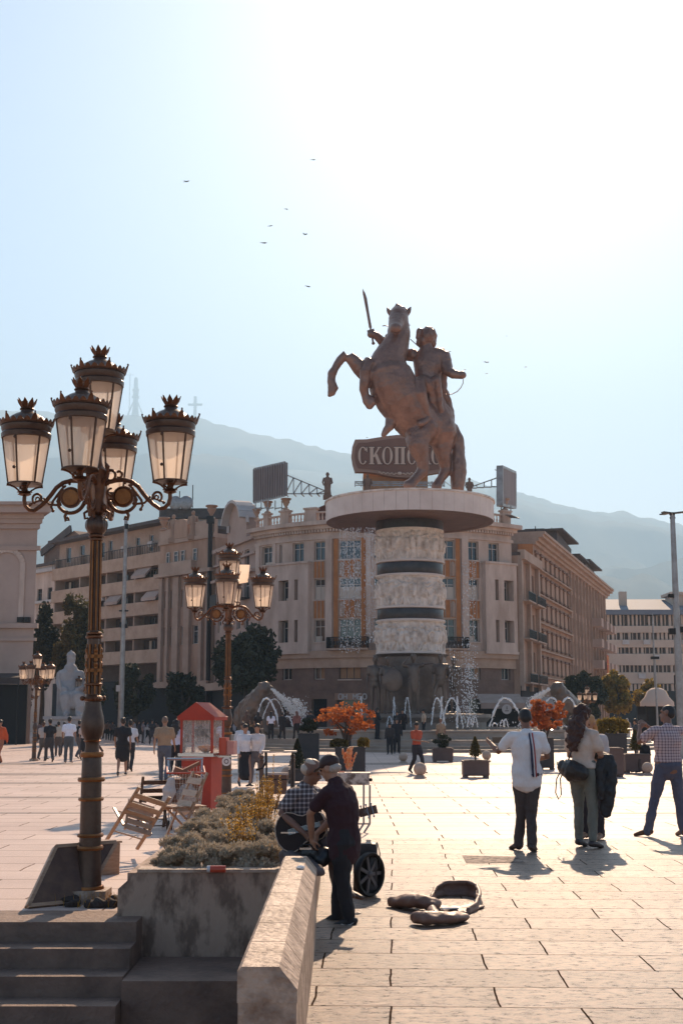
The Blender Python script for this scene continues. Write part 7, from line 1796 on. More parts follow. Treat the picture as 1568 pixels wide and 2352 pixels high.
# ------------------------------------------------ cap man and guitarist
base6 = G(788, 2122); Y6 = base6.y + .02
def W6(x, y, d=0.0): return P(x, y, Y6 + d) - V((base6.x, Y6, 0))
J = dict(pelvis=W6(790, 1932), waist=W6(789, 1898), chest=W6(784, 1848), neck=W6(770, 1797), head=W6(758, 1765, .02), face=V((-.85, .45, -.28)),
         hipL=W6(781, 1944, -.07), kneeL=W6(788, 2030, -.06), ankL=W6(803, 2110, -.05), toeL=W6(775, 2122, -.02), hipR=W6(795, 1944, .10), kneeR=W6(779, 2028, .12), ankR=W6(775, 2100, .2), toeR=W6(757, 2109, .24),
         shL=W6(752, 1822, -.10), elL=W6(712, 1868, -.02), haL=W6(716, 1925, .10), shR=W6(796, 1816, .12), elR=W6(765, 1880, .28), haR=W6(727, 1915, .22))
M_MAROON = cloth((.040, .012, .016), .9)
t6, q6, M6 = person('grey haired man in black cap, dark maroon polo and black trousers bending over the wall', J, topm=M_MAROON, bottom=(.018, .016, .018), shoe=(.02, .018, .018), hair=('cap', (.035, .012, .010)), tuck=False, loc=(base6.x, Y6, 0), rs=.97, vox=.0085, detail=True, stout=1.10, hands={'L': ((.15, .2, -1), (.6, .5, 0), .5), 'R': ((-.3, 0, -1), (-.3, -.6, 0), .5)})
for e, yo in (('L', -.05),):
    b = MB(); a = J['ankL']; b.loft([a + V((.06, -.0, -.072)), a + V((-.04, 0, -.075)), J['toeL'] + V((-.035, 0, -.028))], [(.045, .014), (.05, .014), (.036, .014)], 12, side=(0, 1, 0)); b.build('shoe_sole', cloth((.55, .45, .38), .6), t6)
b = MB()   # curved swoosh-like mark on the trainer side
a = J['ankL']; pts = [a + V((-.075, -.049, -.040)), a + V((-.045, -.053, -.056)), a + V((-.01, -.052, -.050)), a + V((.035, -.048, -.028))]; b.loft(pts, [(.004, .004), (.009, .005), (.007, .004), (.002, .002)], 6); b.build('shoe_mark', cloth((.7, .62, .56), .6), t6)
# guitarist on the wall
Y5 = Y6 + .62; b5 = G(700, 2040); b5 = V((X(712, Y5), Y5, 0))
def W5(x, y, d=0.0): return P(x, y, Y5 + d) - b5
J = dict(pelvis=W5(700, 1925), waist=W5(698, 1895), chest=W5(698, 1850), neck=W5(702, 1805), head=W5(716, 1772, -.02), face=V((.8, -.25, -.42)),
         hipL=W5(700, 1925, -.10), kneeL=W5(760, 1945, -.34), ankL=W5(778, 2030, -.28), toeL=W5(805, 2052, -.36), hipR=W5(700, 1925, .1), kneeR=W5(765, 1925, .16), ankR=W5(796, 2045, .2), toeR=W5(824, 2058, .12),
         shL=W5(672, 1828, -.14), elL=W5(646, 1868, -.20), haL=W5(700, 1915, -.34), shR=W5(728, 1826, .12), elR=W5(776, 1870, .1), haR=W5(802, 1872, -.10))
t5, q5, M5 = person('grey haired man in checked short sleeve shirt sitting on the wall playing guitar', J, topm=plaid('black and white check', (.07, .05, .05), (.24, .19, .18), (.55, .48, .45), 24), bottom=(.16, .12, .11), shoe=(.10, .06, .04), hair=('fringe', (.58, .46, .36)), tuck=False, loc=b5, rs=1.0, vox=.0085, detail=True, stout=1.15, skin=M_SKIND, hands={'L': ((.7, -.1, -.5), (.2, .6, -.3), .5), 'R': ((.3, -.5, .5), (-.3, -.3, .3), .8)})
b = MB(); b.ell(q5(0, -.02, .075), (.07, .085, .04), 14, 8, M5)
remesh(b, 'thin_hair', hairm((.58, .46, .36)), .012, t5, 1)
# ---- bronze soldiers around the plinth
zpl_ = zpl
for i, (x, rz, sc_, pk, lb_) in enumerate(((858, 170, 1.95, dict(haL=(-.42, .2, 1.3), elL=(-.36, .05, 1.25)), 'bronze soldier at the left edge of the plinth'), (884, 200, 1.9, {}, 'bronze soldier with round shield, left on the plinth'), (940, 180, 2.0, dict(elR=(.35, .05, 1.42), haR=(.2, .1, 1.6), elL=(-.32, .1, 1.45), haL=(-.5, .15, 1.47)), 'bronze soldier in the centre with upright oval shield'), (1000, 165, 2.0, dict(elL=(-.38, 0, 1.22), haL=(-.22, .12, 1.02), kneeR=(.22, .08, .5), ankR=(.28, .0, .1), toeR=(.34, .12, .04)), 'bronze soldier with hand on hip, right on the plinth'), (1030, 140, 1.9, {}, 'bronze soldier at the right edge of the plinth'))):
    dx = (x - 942) * YM / F; dy = -math.sqrt(max(.2, 3.9 ** 2 - dx * dx)) if abs(dx) < 3.8 else -.5
    p = MC + V((dx, dy, zpl_))
    person(lb_, pose('stand', **pk), allm=M_BRONZE2, loc=p, rz=R(rz), scale=sc_, vox=.025, name='soldier_statue', cat='statue', group='bronze soldiers round the column', legs='none', sleeve='short', hair=('short', (0, 0, 0)), shoe=(.1, .1, .1))
    b = MB()
    if i == 1: b.ell((0, .42, 1.02), (.34, .06, .36), 20, 12)
    elif i == 2: b.ell((-.0, .36, 1.0), (.10, .04, .42), 14, 10)
    if b.v: sh_ = b.build('shield', M_BRONZE2, [o for o in COL.objects if o.get('label') == lb_][0])
# ================================================================ THINGS ON THE SQUARE
M_WOOD = mat('worn folding chair wood', (.36, .20, .11), .4, (.50, .31, .19), 8, .2, 40, stretch=(1, 1, 6))
M_WOODD = mat('dark wood', (.10, .045, .025), .5, (.16, .08, .04), 8, .2, 30)
M_RED = mat('red painted metal', (.46, .040, .012), .6, (.36, .028, .010), 3)
M_REDD = mat('red plastic', (.55, .07, .03), .3)
M_CHROME = mat('chrome wire', (.55, .52, .50), .25, metal=.9)
M_CGLASS = bpy.data.materials.new('greasy cart glass'); M_CGLASS.use_nodes = True
_n = M_CGLASS.node_tree.nodes; _l = M_CGLASS.node_tree.links; _b = _n['Principled BSDF']; _b.inputs['Base Color'].default_value = (.62, .54, .48, 1); _b.inputs['Roughness'].default_value = .2
_tp = _n.new('ShaderNodeBsdfTransparent'); _mx = _n.new('ShaderNodeMixShader'); _t = _n.new('ShaderNodeTexNoise'); _t.inputs['Scale'].default_value = 9; _t.inputs['Detail'].default_value = 6
_r = _n.new('ShaderNodeMapRange'); _r.inputs['From Min'].default_value = .35; _r.inputs['From Max'].default_value = .7; _r.inputs['To Min'].default_value = .08; _r.inputs['To Max'].default_value = .38
_l.new(_t.outputs['Fac'], _r.inputs[0]); _l.new(_r.outputs[0], _mx.inputs[0]); _l.new(_tp.outputs[0], _mx.inputs[1]); _l.new(_b.outputs[0], _mx.inputs[2]); _l.new(_mx.outputs[0], _n['Material Output'].inputs[0])
def folding_chair(label, loc, rot, scale=1.0, m=M_WOOD):
    t = thing('folding_chair', label, 'folding chair', loc, 0, 'wooden folding chairs'); t.rotation_euler = rot; t.scale = (scale,) * 3; wd = .22
    for s_ in (-1, 1):
        b = MB(); b.beam((s_ * wd, -.22, 0), (s_ * wd, .16, .86), .022, .045, (1, 0, 0)); b.build('rear_leg', m, t)
        b = MB(); b.beam((s_ * (wd - .03), .26, 0), (s_ * (wd - .03), -.20, .45), .022, .040, (1, 0, 0)); b.build('front_leg', m, t)
        b = MB(); b.beam((s_ * (wd - .055), -.24, .44), (s_ * (wd - .055), .17, .45), .02, .035); b.build('seat_rail', m, t)
    b = MB()
    for i in range(5): b.box((0, -.21 + i * .088, .472), (2 * wd - .06, .066, .014))
    b.build('seat', m, t); b = MB()
    for f in (.58, .72, .88): 
        p = V((0, -.22 + .38 * f, .86 * f)); b.box(p + V((0, -.024, 0)), (2 * wd + .01, .014, .075), rot=Matrix.Rotation(-.41, 3, 'X'))
    b.build('backrest', m, t); b = MB(); b.tube((-wd, .16 - .30, .14), (wd, .16 - .30, .14), .010); b.tube((-wd + .03, .20, .06), (wd - .03, .20, .06), .010); b.build('stretcher', m, t)
    return t
c = G(428, 1945); folding_chair('upright slatted folding chair with its back to the right, nearest to the planter shrubs', c, (0, 0, R(-62)), 1.22)
c = G(352, 1903); folding_chair('dark folding chair standing behind the shopping trolley, rounded top rail', c, (0, 0, R(200)), 1.0, M_WOODD)
c = G(262, 1972); folding_chair('folding chair knocked over on its side next to the leaning board', c + V((.1, .15, .36)), (R(62), R(18), R(28)), 1.0)
# leaning board and broken crate beside the lamp
t = thing('leaning_board', 'big brown table top leaning against the foot of the nearest lamp', 'board')
bl = G(60, 2086) ; br = G(186, 2074); tr = P(262, 1940, bl.y + .75); tl = P(124, 1950, bl.y + .45)
b = MB(); nn = (br - bl).cross(tl - bl).normalized(); b.prism([bl, br, tr, tl], nn * .07); b.build('panel', M_WOODD, t, fixn=True)
b = MB(); o = nn * .035
for a, c_ in ((bl, br), (br, tr), (tr, tl), (tl, bl)): b.beam(a + o, c_ + o, .035, .085, nn)
b.build('edge_strip', M_WOOD, t)  # lighter wood puts the sunlit look of the board edge into colour
t = thing('folded_crate', 'small lit wooden crate wedged between lamp and fallen chair', 'crate'); b = MB(); c = G(236, 2010)
b.box(c + V((0, .1, .18)), (.30, .22, .36), rz=.5); b.box(c + V((0, .1, .375)), (.34, .26, .02), rz=.5); b.build('box', M_WOOD, t)
t = thing('rag_pile', 'dark rags and dry weeds heaped at the lamp foot', 'rags'); b = MB(); c = G(180, 2082)
for i in range(7): b.ell(c + V((random.uniform(-.22, .35), random.uniform(-.1, .15), .03)), (random.uniform(.06, .12), .07, random.uniform(.04, .08)), 10, 6)
remesh(b, 'rags', cloth((.05, .032, .025)), .02, t, 1, disp=lambda c, n: n * noise.noise(c * 14) * .03)
rnd = random.Random(5); b = MB()
for i in range(160):
    p = c + V((rnd.gauss(.35, .22), rnd.gauss(.05, .08), .0)); q = V((rnd.gauss(0, .03), rnd.gauss(0, .02), rnd.uniform(.03, .14))); b.tube(p, p + q, .003, .001, 4)
tag(b.build('dry_weeds', M_LYEL), kind='stuff')
# snack cart
g0 = G(462, 1868); k = g0.y / F; t = thing('snack_cart', 'red snack cart with pitched roof, greasy glass box and orange bowl', 'cart', g0, R(-14)); hw = .33
def zk(y): return (1868 - y) * k
b = MB(); b.lathe([(hw * 1.30, .08), (hw * 1.30, zk(1742))], 4, a0=PI / 4, smooth=False); b.build('body', M_RED, t)
b = MB(); b.bb(-hw - .03, hw + .03, -hw - .03, hw + .03, zk(1742) + .001, zk(1735)); b.build('counter', M_CHROME, t)
for x in (-1, 1):
    for y in (-1, 1): b = MB(); b.bb(x * (hw - .02) - .02, x * (hw - .02) + .02, y * (hw - .02) - .02, y * (hw - .02) + .02, zk(1735) + .001, zk(1662)); b.build('corner_post', M_RED, t)
for (x0, x1, y0, y1) in ((-hw + .04, hw - .04, -hw + .012, -hw + .018), (-hw + .04, hw - .04, hw - .018, hw - .012), (-hw + .012, -hw + .018, -hw + .04, hw - .04), (hw - .018, hw - .012, -hw + .04, hw - .04)):
    b = MB(); b.bb(x0, x1, y0, y1, zk(1735) + .002, zk(1662)); b.build('glass_panel', M_CGLASS, t)
b = MB(); b.bb(-hw - .05, hw + .05, -hw - .05, hw + .05, zk(1662) + .001, zk(1655)); z0, z1 = zk(1655) + .001, zk(1622); e = hw + .06
b.add([(-e, -e, z0), (e, -e, z0), (e, e, z0), (-e, e, z0), (0, -e, z1), (0, e, z1)], [(0, 1, 4), (2, 3, 5), (1, 2, 5, 4), (3, 0, 4, 5), (3, 2, 1, 0)]); b.build('roof', M_RED, t)
b = MB(); b.lathe([(.02, 0), (.10, .02), (.14, .09), (.15, .16), (.13, .165)], 14, (-.02, 0, zk(1700))); b.tube((-.02, 0, zk(1700) + .16), (-.02, 0, zk(1662)), .012); b.beam((.06, 0, zk(1692)), (.20, 0, zk(1706)), .05, .03); b.beam((-.15, 0, zk(1690)), (-.05, .02, zk(1678)), .06, .04); b.tube((.16, 0, zk(1705)), (.24, 0, zk(1690)), .012); b.build('popping_kettle', M_IRON, t)
for x, r_ in ((-.15, 0), (.02, .1), (.12, 0)): b = MB(); b.tube((x, r_, zk(1735)), (x, r_, zk(1662)), .008); b.build('rod', M_CHROME, t)
b = MB(); b.lathe([(.05, 0), (.14, .05), (.17, .10), (.16, .13), (.0, .16)], 18, (.12, -.1, zk(1735) + .01)); b.build('orange_bowl', mat('orange plastic', (.95, .30, .02), .3), t)
for i, (x, z_, h_) in enumerate(((hw + .12, 1740, .34), (hw + .28, 1738, .26))):
    b = MB(); b.bb(x - .07, x + .07, -.1, .1, zk(z_), zk(z_) + h_); b.build('side_jar', M_REDD if i == 0 else cloth((.6, .25, .2), .4), t)
b = MB(); b.bb(hw + .02, hw + .38, -.13, .13, zk(1744), zk(1741)); b.build('side_shelf', M_CHROME, t)
for x, y in ((-hw + .05, -hw), (hw - .05, -hw), (-hw + .05, hw), (hw - .05, hw)): b = MB(); b.ell((x, y, .06), (.02, .06, .06)); b.build('caster', M_IRON, t)
# shopping trolley
g0 = G(424, 1902); t = thing('shopping_trolley', 'wire shopping trolley with red rim, loaded with brown cardboard', 'trolley', g0, R(8)); s_ = g0.y / F
def box_wire(mb, y0, y1, zt0, zt1, zb, w0, w1, n=11, r=.0035):
    for s__ in (-1, 1):
        for i in range(n + 1):
            f = i / n; y = y0 + (y1 - y0) * f; mb.tube((s__ * (w0 + (w1 - w0) * f), y, zt0 + (zt1 - zt0) * f), (s__ * (w0 + (w1 - w0) * f) * .86, y * .94, zb), r, n=5)
        for j in range(1, 6):
            f = j / 6; mb.tube((s__ * w0 * (1 - .14 * f), y0, zt0 + (zb - zt0) * f), (s__ * w1 * (1 - .14 * f), y1, zt1 + (zb - zt1) * f), r, n=5)
    for y, w_, z_ in ((y0, w0, zt0), (y1, w1, zt1)):
        for i in range(13): x = -w_ + 2 * w_ * i / 12; mb.tube((x, y, z_), (x * .86, y * .94, zb), r, n=5)
        for j in range(1, 6): f = j / 6; mb.tube((-w_ * (1 - .14 * f), y, z_ + (zb - z_) * f), (w_ * (1 - .14 * f), y, z_ + (zb - z_) * f), r, n=5)
    for i in range(9): y = y0 * .94 + (y1 - y0) * .94 * i / 8; mb.tube((-w0 * .85, y, zb), (w0 * .85, y, zb), r, n=5)
b = MB(); box_wire(b, -.38, .38, .92, 1.0, .42, .30, .30); b.build('basket', M_CHROME, t)
b = MB()
for a, c_ in (((-.31, -.38, .92), (.31, -.38, .92)), ((-.31, -.38, .92), (-.31, .38, 1.0)), ((.31, -.38, .92), (.31, .38, 1.0))): b.tube(a, c_, .014)
b.build('rim', M_REDD, t)
b = MB(); b.tube((-.31, .50, 1.12), (.31, .50, 1.12), .022); b.build('handle', M_CHROME, t)
b = MB()
for s__ in (-1, 1): b.tube((s__ * .29, .50, 1.12), (s__ * .28, .36, .80), .013); b.tube((s__ * .28, .36, .80), (s__ * .26, .40, .12), .013); b.tube((s__ * .26, .40, .12), (s__ * .22, -.38, .13), .013); b.tube((s__ * .22, -.38, .13), (s__ * .25, -.05, .42), .011)
b.build('frame', M_CHROME, t)
for x, y in ((-.22, -.38), (.22, -.38), (-.26, .40), (.26, .40)): b = MB(); b.ell((x, y, .06), (.02, .06, .06), 14, 8); b.build('caster', M_IRON, t)
b = MB(); b.box((-.02, 0, .62), (.44, .5, .36), rz=.1); b.box((.02, -.08, .88), (.46, .4, .12), rot=Matrix.Rotation(.35, 3, 'Y')); b.box((.05, -.1, .99), (.40, .32, .05), rot=Matrix.Rotation(-.45, 3, 'Y')); o = b.build('cardboard', mat('brown cardboard', (.30, .13, .07), .8, (.22, .09, .05), 3), None); o.location = g0; o.rotation_euler = (0, 0, R(8)); tag(o, 'brown cardboard and cushions piled inside the shopping trolley', 'cardboard')
b = MB(); b.loft([(0, -.02, .44), (0, -.02, .55), (.02, 0, .68), (.0, .02, .76)], [(.22, .30), (.25, .33), (.22, .28), (.10, .14)], 16); b.loft([(-.30, -.42, .50), (-.27, -.43, .62), (-.24, -.42, .80)], [.09, .12, .07], 10)
o = remesh(b, 'sack', cloth((.62, .52, .46), .7), .02, None, 2, disp=lambda c, n: n * noise.noise(c * 8) * .03); o.location = G(424, 1902); o.rotation_euler = (0, 0, R(8)); tag(o, 'pale plastic sack slumped in the bottom of the shopping trolley', 'sack')
# sticker on the second lamp pedestal
b = MB(); b.lathe([(.01, -.004), (.10, -.004), (.10, .004), (.01, .004)], 20); M4 = Matrix.Translation((0, -.135, lz(1875))) @ Matrix.Rotation(PI / 2, 4, 'X'); b.xf(M4); b.build('round_sticker', cloth((.7, .66, .62), .5), l2, fixn=True)
b = MB(); b.lathe([(.035, -.006), (.055, -.006), (.055, .006), (.035, .006), (.035, -.006)], 14); b.xf(M4); b.build('sticker_mark', cloth((.12, .08, .08), .5), l2, fixn=True)
# posts, brown board and small table behind the planter
def ball_post(x, yb, yt, label):
    g0 = G(x, yb); k = g0.y / F; h = (yb - yt) * k; t = thing('ball_post', label, 'post', g0, 0, 'iron posts with ball tops'); b = MB(); b.lathe([(.07, 0), (.07, .04), (.055, .06), (.05, h * .86), (.06, h * .87), (.05, h * .9)], 14); b.build('post', M_LBLK, t, fixn=True)
    b = MB(); b.ell((0, 0, h * .95), h * .055); b.build('ball', M_LBLK, t); return g0, h
ga, h1 = ball_post(600, 1838, 1738, 'left iron ball post of the low railing behind the golden shrubs')
gb, h2 = ball_post(672, 1838, 1736, 'right iron ball post of the low railing behind the golden shrubs')
t = thing('notice_board', 'small brown notice board hung between the two iron ball posts', 'board'); b = MB(); p = P(614, 1824, ga.y + .03); q = P(659, 1780, ga.y + .03); b.bb(p.x, q.x, ga.y, ga.y + .05, p.z, q.z); b.build('panel', M_WOODD, t)
b = MB(); b.bb(p.x - .02, q.x + .02, ga.y - .02, ga.y + .07, q.z, q.z + .05); b.build('top_rail', M_STEEL, t); b = MB(); b.tube(ga + V((0, 0, .45)), gb + V((0, 0, .45)), .012); b.build('rail', M_IRON, t)
t = thing('side_table', 'narrow black topped table with hooped leg behind the ball posts', 'table'); Yt = 27; b = MB(); p = P(600, 1728, Yt); q = P(680, 1725, Yt); b.bb(p.x, q.x, Yt, Yt + .5, q.z - .03, q.z); b.build('tabletop', M_STEEL, t)
b = MB(); b.loft([P(610, 1728, Yt + .2), P(611, 1750, Yt + .2), P(603, 1764, Yt + .2), P(590, 1768, Yt + .2)], [.025] * 4, 8); b.build('hooped_leg', M_IRON, t); b = MB(); b.tube(P(672, 1728, Yt + .2), P(672, 1830, Yt + .2), .025); b.build('leg', M_IRON, t); b = MB(); b.tube(P(612, 1728, Yt + .4), P(612, 1828, Yt + .4), .02); b.build('leg', M_IRON, t)
b = MB(); p = P(625, 1727, Yt + .2); b.box(p + V((.1, 0, .03)), (.3, .12, .03)); tag(b.build('tool_tray', M_IRON), 'flat black tray lying on the narrow table', 'tray')
# candy stand
g0 = G(818, 1912); Ys = g0.y; t = thing('snack_stand', 'light metal snack stand with grimy counter behind the man in cap', 'stand')
b = MB(); p = P(772, 1803, Ys); q = P(848, 1779, Ys); b.bb(p.x, q.x, Ys, Ys + .03, p.z, q.z); b.bb(p.x, q.x + .02, Ys, Ys + .42, q.z, q.z + .025); b.build('counter', mat('grimy white laminate', (.62, .52, .44), .5, (.16, .10, .07), 9, lo=.45, hi=.6), t)
b = MB()
for x in (835, 849):
    b.tube(P(x, 1803, Ys), P(x, 1892, Ys), .016); b.tube(P(x, 1892, Ys), P(x - 22, 1926, Ys - .1), .016)
for x in (778,): b.tube(P(x, 1803, Ys), P(x, 1925, Ys), .016)
b.tube(P(778, 1892, Ys), P(849, 1892, Ys), .014); b.build('leg_frame', M_STEEL, t); b = MB(); b.ell(P(851, 1791, Ys), .03); b.build('knob', M_IRON, t)
c = P(801, 1780, Ys + .2); t = thing('pastry_bundle', 'tall bundle of twisted orange pastry sticks in clear bags on the snack stand', 'pastry'); b = MB()
rnd = random.Random(9); M_PAST = mat('orange pastry', (.80, .22, .06), .4, (.92, .42, .16), 9, .3, 30)
for i in range(26):
    a = rnd.uniform(0, 2 * PI); r_ = rnd.uniform(.01, .085); p0 = c + V((math.cos(a) * r_ * .35, math.sin(a) * r_ * .35, .10)); hh = rnd.uniform(.34, .46); p1 = c + V((math.cos(a) * r_ * 1.35, math.sin(a) * r_ * 1.35, hh))
    pts = []; rr = []
    for j in range(18):
        f = j / 17; p = p0.lerp(p1, f) + V((math.cos(j * 1.5) * .007, math.sin(j * 1.5) * .007, 0)); pts.append(p); rr.append(.016 + .004 * math.sin(j * 2.4))
    b.loft(pts, rr, 6)
b.build('sticks', M_PAST, t); b = MB(); b.lathe([(.05, 0), (.045, .10), (.035, .16), (.08, .20)], 14, tuple(c)); b.build('vase', M_CGLASS, t)
b = MB(); b.box(c + V((-.12, 0, .03)), (.10, .1, .06)); tag(b.build('snack_box', M_REDD), 'small red box beside the pastry bundle on the stand', 'box')
# wheeled amplifier bag
Yw = G(845, 2063).y; t = thing('wheeled_amplifier', 'black wheeled amplifier bag with big spoked wheel right of the man in cap', 'amplifier')
b = MB(); p = P(812, 2050, Yw + .12); q = P(866, 1936, Yw + .12); b.bb(p.x, q.x, Yw + .06, Yw + .34, .03, q.z)
o = remesh(b, 'bag', cloth((.03, .026, .026), .5), .02, t, 3, disp=lambda c, n: n * noise.noise(c * 9) * .012)
b = MB(); wc = P(848, 2008, Yw); rx, rz_ = 31 * Yw / F, 53 * Yw / F; rr = .225; rim = MB()
Mw = Matrix.Translation(wc + V((0, 0, 0))) @ Matrix.Rotation(R(50), 4, 'Z') @ Matrix.Rotation(PI / 2, 4, 'X')
rim.lathe([(rr - .035, -.03), (rr - .01, -.035), (rr, -.02), (rr, .02), (rr - .01, .035), (rr - .035, .03), (rr - .045, 0), (rr - .035, -.03)], 30); rim.xf(Mw); rim.build('wheel_rim', M_IRON, t, fixn=True)
for i in range(7):
    a = 2 * PI * i / 7; b.beam((math.cos(a) * .03, math.sin(a) * .03, 0), (math.cos(a) * (rr - .03), math.sin(a) * (rr - .03), 0), .035, .02, (0, 0, 1))
b.ell((0, 0, 0), (.04, .04, .035)); b.xf(Mw); b.build('wheel_spokes', mat('grey plastic', (.10, .085, .08), .5), t)
b = MB()
for x in (822, 846): b.box(P(x, 1932, Yw + .15), (.05, .08, .035))
b.box(P(836, 1938, Yw + .1), (.16, .05, .02)); b.build('clasp', M_CHROME, t)
b = MB(); b.loft([P(866, 1935, Yw + .1), P(872, 1960, Yw + .05), P(871, 1990, Yw), P(866, 2000, Yw)], [.005] * 4, 6); b.build('cable', M_IRON, t)
# guitar
t = thing('guitar', 'dark acoustic guitar with pale pick guard held by the seated man', 'guitar')
ca = W5(690, 1905, -.30) + b5; cb2 = W5(848, 1862, -.42) + b5; ax = (cb2 - ca).normalized(); nrm_ = V((.15, -1, .25)); nrm_ = (nrm_ - ax * nrm_.dot(ax)).normalized(); sd2 = ax.cross(nrm_).normalized()
def gout():
    tab = [(-.245, 0), (-.235, .075), (-.20, .135), (-.15, .175), (-.10, .185), (-.04, .165), (.01, .130), (.05, .115), (.09, .122), (.14, .138), (.19, .130), (.225, .095), (.24, .05), (.243, 0)]
    return tab + [(x, -y) for x, y in reversed(tab[1:-1])]
b = MB(); b.prism([ca + ax * x + sd2 * y for x, y in gout()], -nrm_ * .10); b.build('body', mat('dark guitar lacquer', (.022, .013, .011), .5, (.04, .024, .02), 2, spec=.15), t, fixn=True)
b = MB()
pr = gout()
for (x0, y0), (x1, y1) in zip(pr, pr[1:] + pr[:1]): b.tube(ca + ax * x0 + sd2 * y0 + nrm_ * .002, ca + ax * x1 + sd2 * y1 + nrm_ * .002, .005, n=5)
b.build('binding', cloth((.55, .42, .32), .4), t)
b = MB(); b.beam(ca + ax * .2 + nrm_ * .012, cb2 - ax * .10 + nrm_ * .012, .05, .025, nrm_); b.build('neck', M_WOODD, t)
b = MB(); b.beam(cb2 - ax * .10, cb2 + ax * .07 - nrm_ * .02, .075, .02, nrm_); hd_ = b.build('headstock', M_WOODD, t); b = MB()
for i in range(3):
    for s_ in (-1, 1): b.tube(cb2 - ax * (.07 - i * .05), cb2 - ax * (.07 - i * .05) + sd2 * s_ * .058, .005); b.ell(cb2 - ax * (.07 - i * .05) + sd2 * s_ * .06, .010, 8, 6)
b.build('tuning_pegs', M_CHROME, hd_)
b = MB()
for i in range(6): b.tube(ca - ax * .12 + sd2 * (i - 2.5) * .009 + nrm_ * .018, cb2 - ax * .02 + sd2 * (i - 2.5) * .006 + nrm_ * .03, .0012, n=4)
b.box(ca - ax * .12 + nrm_ * .006, (.14, .02, .014)); b.build('strings', M_CHROME, t)
# grey jacket, black bag, tissue on the wall; can in the planter
t = thing('grey_jacket', 'crumpled grey jacket lying over the far end of the wall', 'jacket'); b = MB(); q = lambda x, y, Y: P(x, y, Y)
b.loft([q(652, 1968, Y6 + .55), q(668, 1962, Y6 + .45), q(690, 1975, Y6 + .30), q(715, 1990, Y6 - .05), q(738, 2002, Y6 - .25)], [(.05, .05), (.10, .07), (.12, .07), (.11, .055), (.05, .04)], 14)
b.loft([q(650, 1972, Y6 + .55), q(656, 1985, Y6 + .45), q(680, 1995, Y6 + .25)], [.04, .06, .05], 10)
remesh(b, 'cloth', cloth((.13, .10, .095)), .012, t, 2, disp=lambda c, n: n * (math.sin(c.x * 26 + c.z * 18 + c.y * 9) * .008 + noise.noise(c * 11) * .02))
t = thing('black_bag', 'black bag with carry handle set on the wall between the two men', 'bag'); b = MB(); b.loft([q(700, 1962, Y6 + .30), q(722, 1960, Y6 + .25), q(748, 1966, Y6 + .10)], [(.05, .06), (.07, .08), (.06, .08)], 14); b.loft([q(726, 1945, Y6 + .30), q(740, 1975, Y6 + .10)], [.06, .07], 10)
remesh(b, 'body', cloth((.016, .014, .015), .35), .012, t, 2); b = MB(); b.loft([q(686, 1950, Y6 + .10), q(694, 1941, Y6 + .10), q(712, 1940, Y6 + .10), q(722, 1950, Y6 + .10)], [.008] * 4, 8); b.build('handle', M_IRON, t); b = MB(); b.box(q(702, 1949, Y6 + .10), (.11, .04, .018)); b.build('clasp', M_CHROME, t)
b = MB(); c = G(690, 1996, .675); rnd = random.Random(3)
b.ell((c.x, c.y, .675 + .012), (.035, .055, .012), 12, 6); o = remesh(b, 'tissue', cloth((.85, .80, .76), .9), .006, None, 1, disp=lambda c, n: n * noise.noise(c * 60) * .012); tag(o, 'crumpled white tissue on the wall coping', 'tissue')
t = thing('drink_can', 'red and white drink can lying among the planter shrubs by the front rim', 'can'); c = G(497, 2001, .46) + V((0, .16, 0)); b = MB(); b.tube(c + V((-.07, 0, 0)), c + V((.07, 0, 0)), .032, n=16); b.build('can_body', M_REDD, t); b = MB(); b.tube(c + V((-.10, 0, 0)), c + V((-.071, 0, 0)), .031, n=16); b.build('can_end', cloth((.75, .7, .68), .3), t)
# guitar case open on the slabs
g0 = G(1000, 2100); k = g0.y / F; t = thing('guitar_case', 'soft brown guitar case lying open on the worn slabs', 'case', g0)
M_CASE = mat('brown padded nylon', (.19, .095, .062), .5, (.25, .135, .09), 6, .3, 30)
def gc(x, y, z): p = G(x, y, z) - g0; return p
b = MB(); b.loft([gc(898, 2072, .05), gc(925, 2068, .07), gc(962, 2070, .09), gc(996, 2076, .08)], [(.05, .05), (.12, .06), (.13, .07), (.10, .055)], 14, side=(0, 1, 0)); remesh(b, 'folded_lid', M_CASE, .012, t, 2, disp=lambda c, n: n * noise.noise(c * 12) * .018)
b = MB(); b.loft([gc(955, 2108, .06), gc(975, 2110, .07), gc(1000, 2108, .07), gc(1030, 2108, .06), gc(1062, 2104, .05)], [(.06, .05), (.10, .06), (.09, .055), (.11, .05), (.08, .04)], 14, side=(0, 1, 0)); b.loft([gc(990, 2085, .02), gc(1050, 2090, .02), gc(1090, 2080, .02)], [(.16, .02), (.22, .02), (.12, .02)], 12, side=(0, 1, 0)); b.loft([gc(990, 2085, .03), gc(1000, 2106, .05)], [.05, .05], 8); remesh(b, 'base', M_CASE, .012, t, 2, disp=lambda c, n: n * noise.noise(c * 12) * .015)
b = MB()   # upright back wall of the case
pts = [(990, 2072), (1000, 2062), (1020, 2058), (1045, 2058), (1075, 2058), (1095, 2064), (1102, 2078), (1092, 2092), (1075, 2100)]
hs_ = [.05, .10, .13, .14, .14, .13, .10, .07, .05]
for (a, ha_), (c_, hb_) in zip(list(zip(pts, hs_)), list(zip(pts, hs_))[1:]):
    p0 = gc(a[0], a[1], 0); p1 = gc(c_[0], c_[1], 0); b.loft([p0 + V((0, 0, .02)), p1 + V((0, 0, .02))], [.03, .03], 8); b.loft([p0 + V((0, 0, ha_)), p1 + V((0, 0, hb_))], [.022, .022], 8); b.prism([p0, p1, p1 + V((0, 0, hb_)), p0 + V((0, 0, ha_))], V((0, .035, 0)))
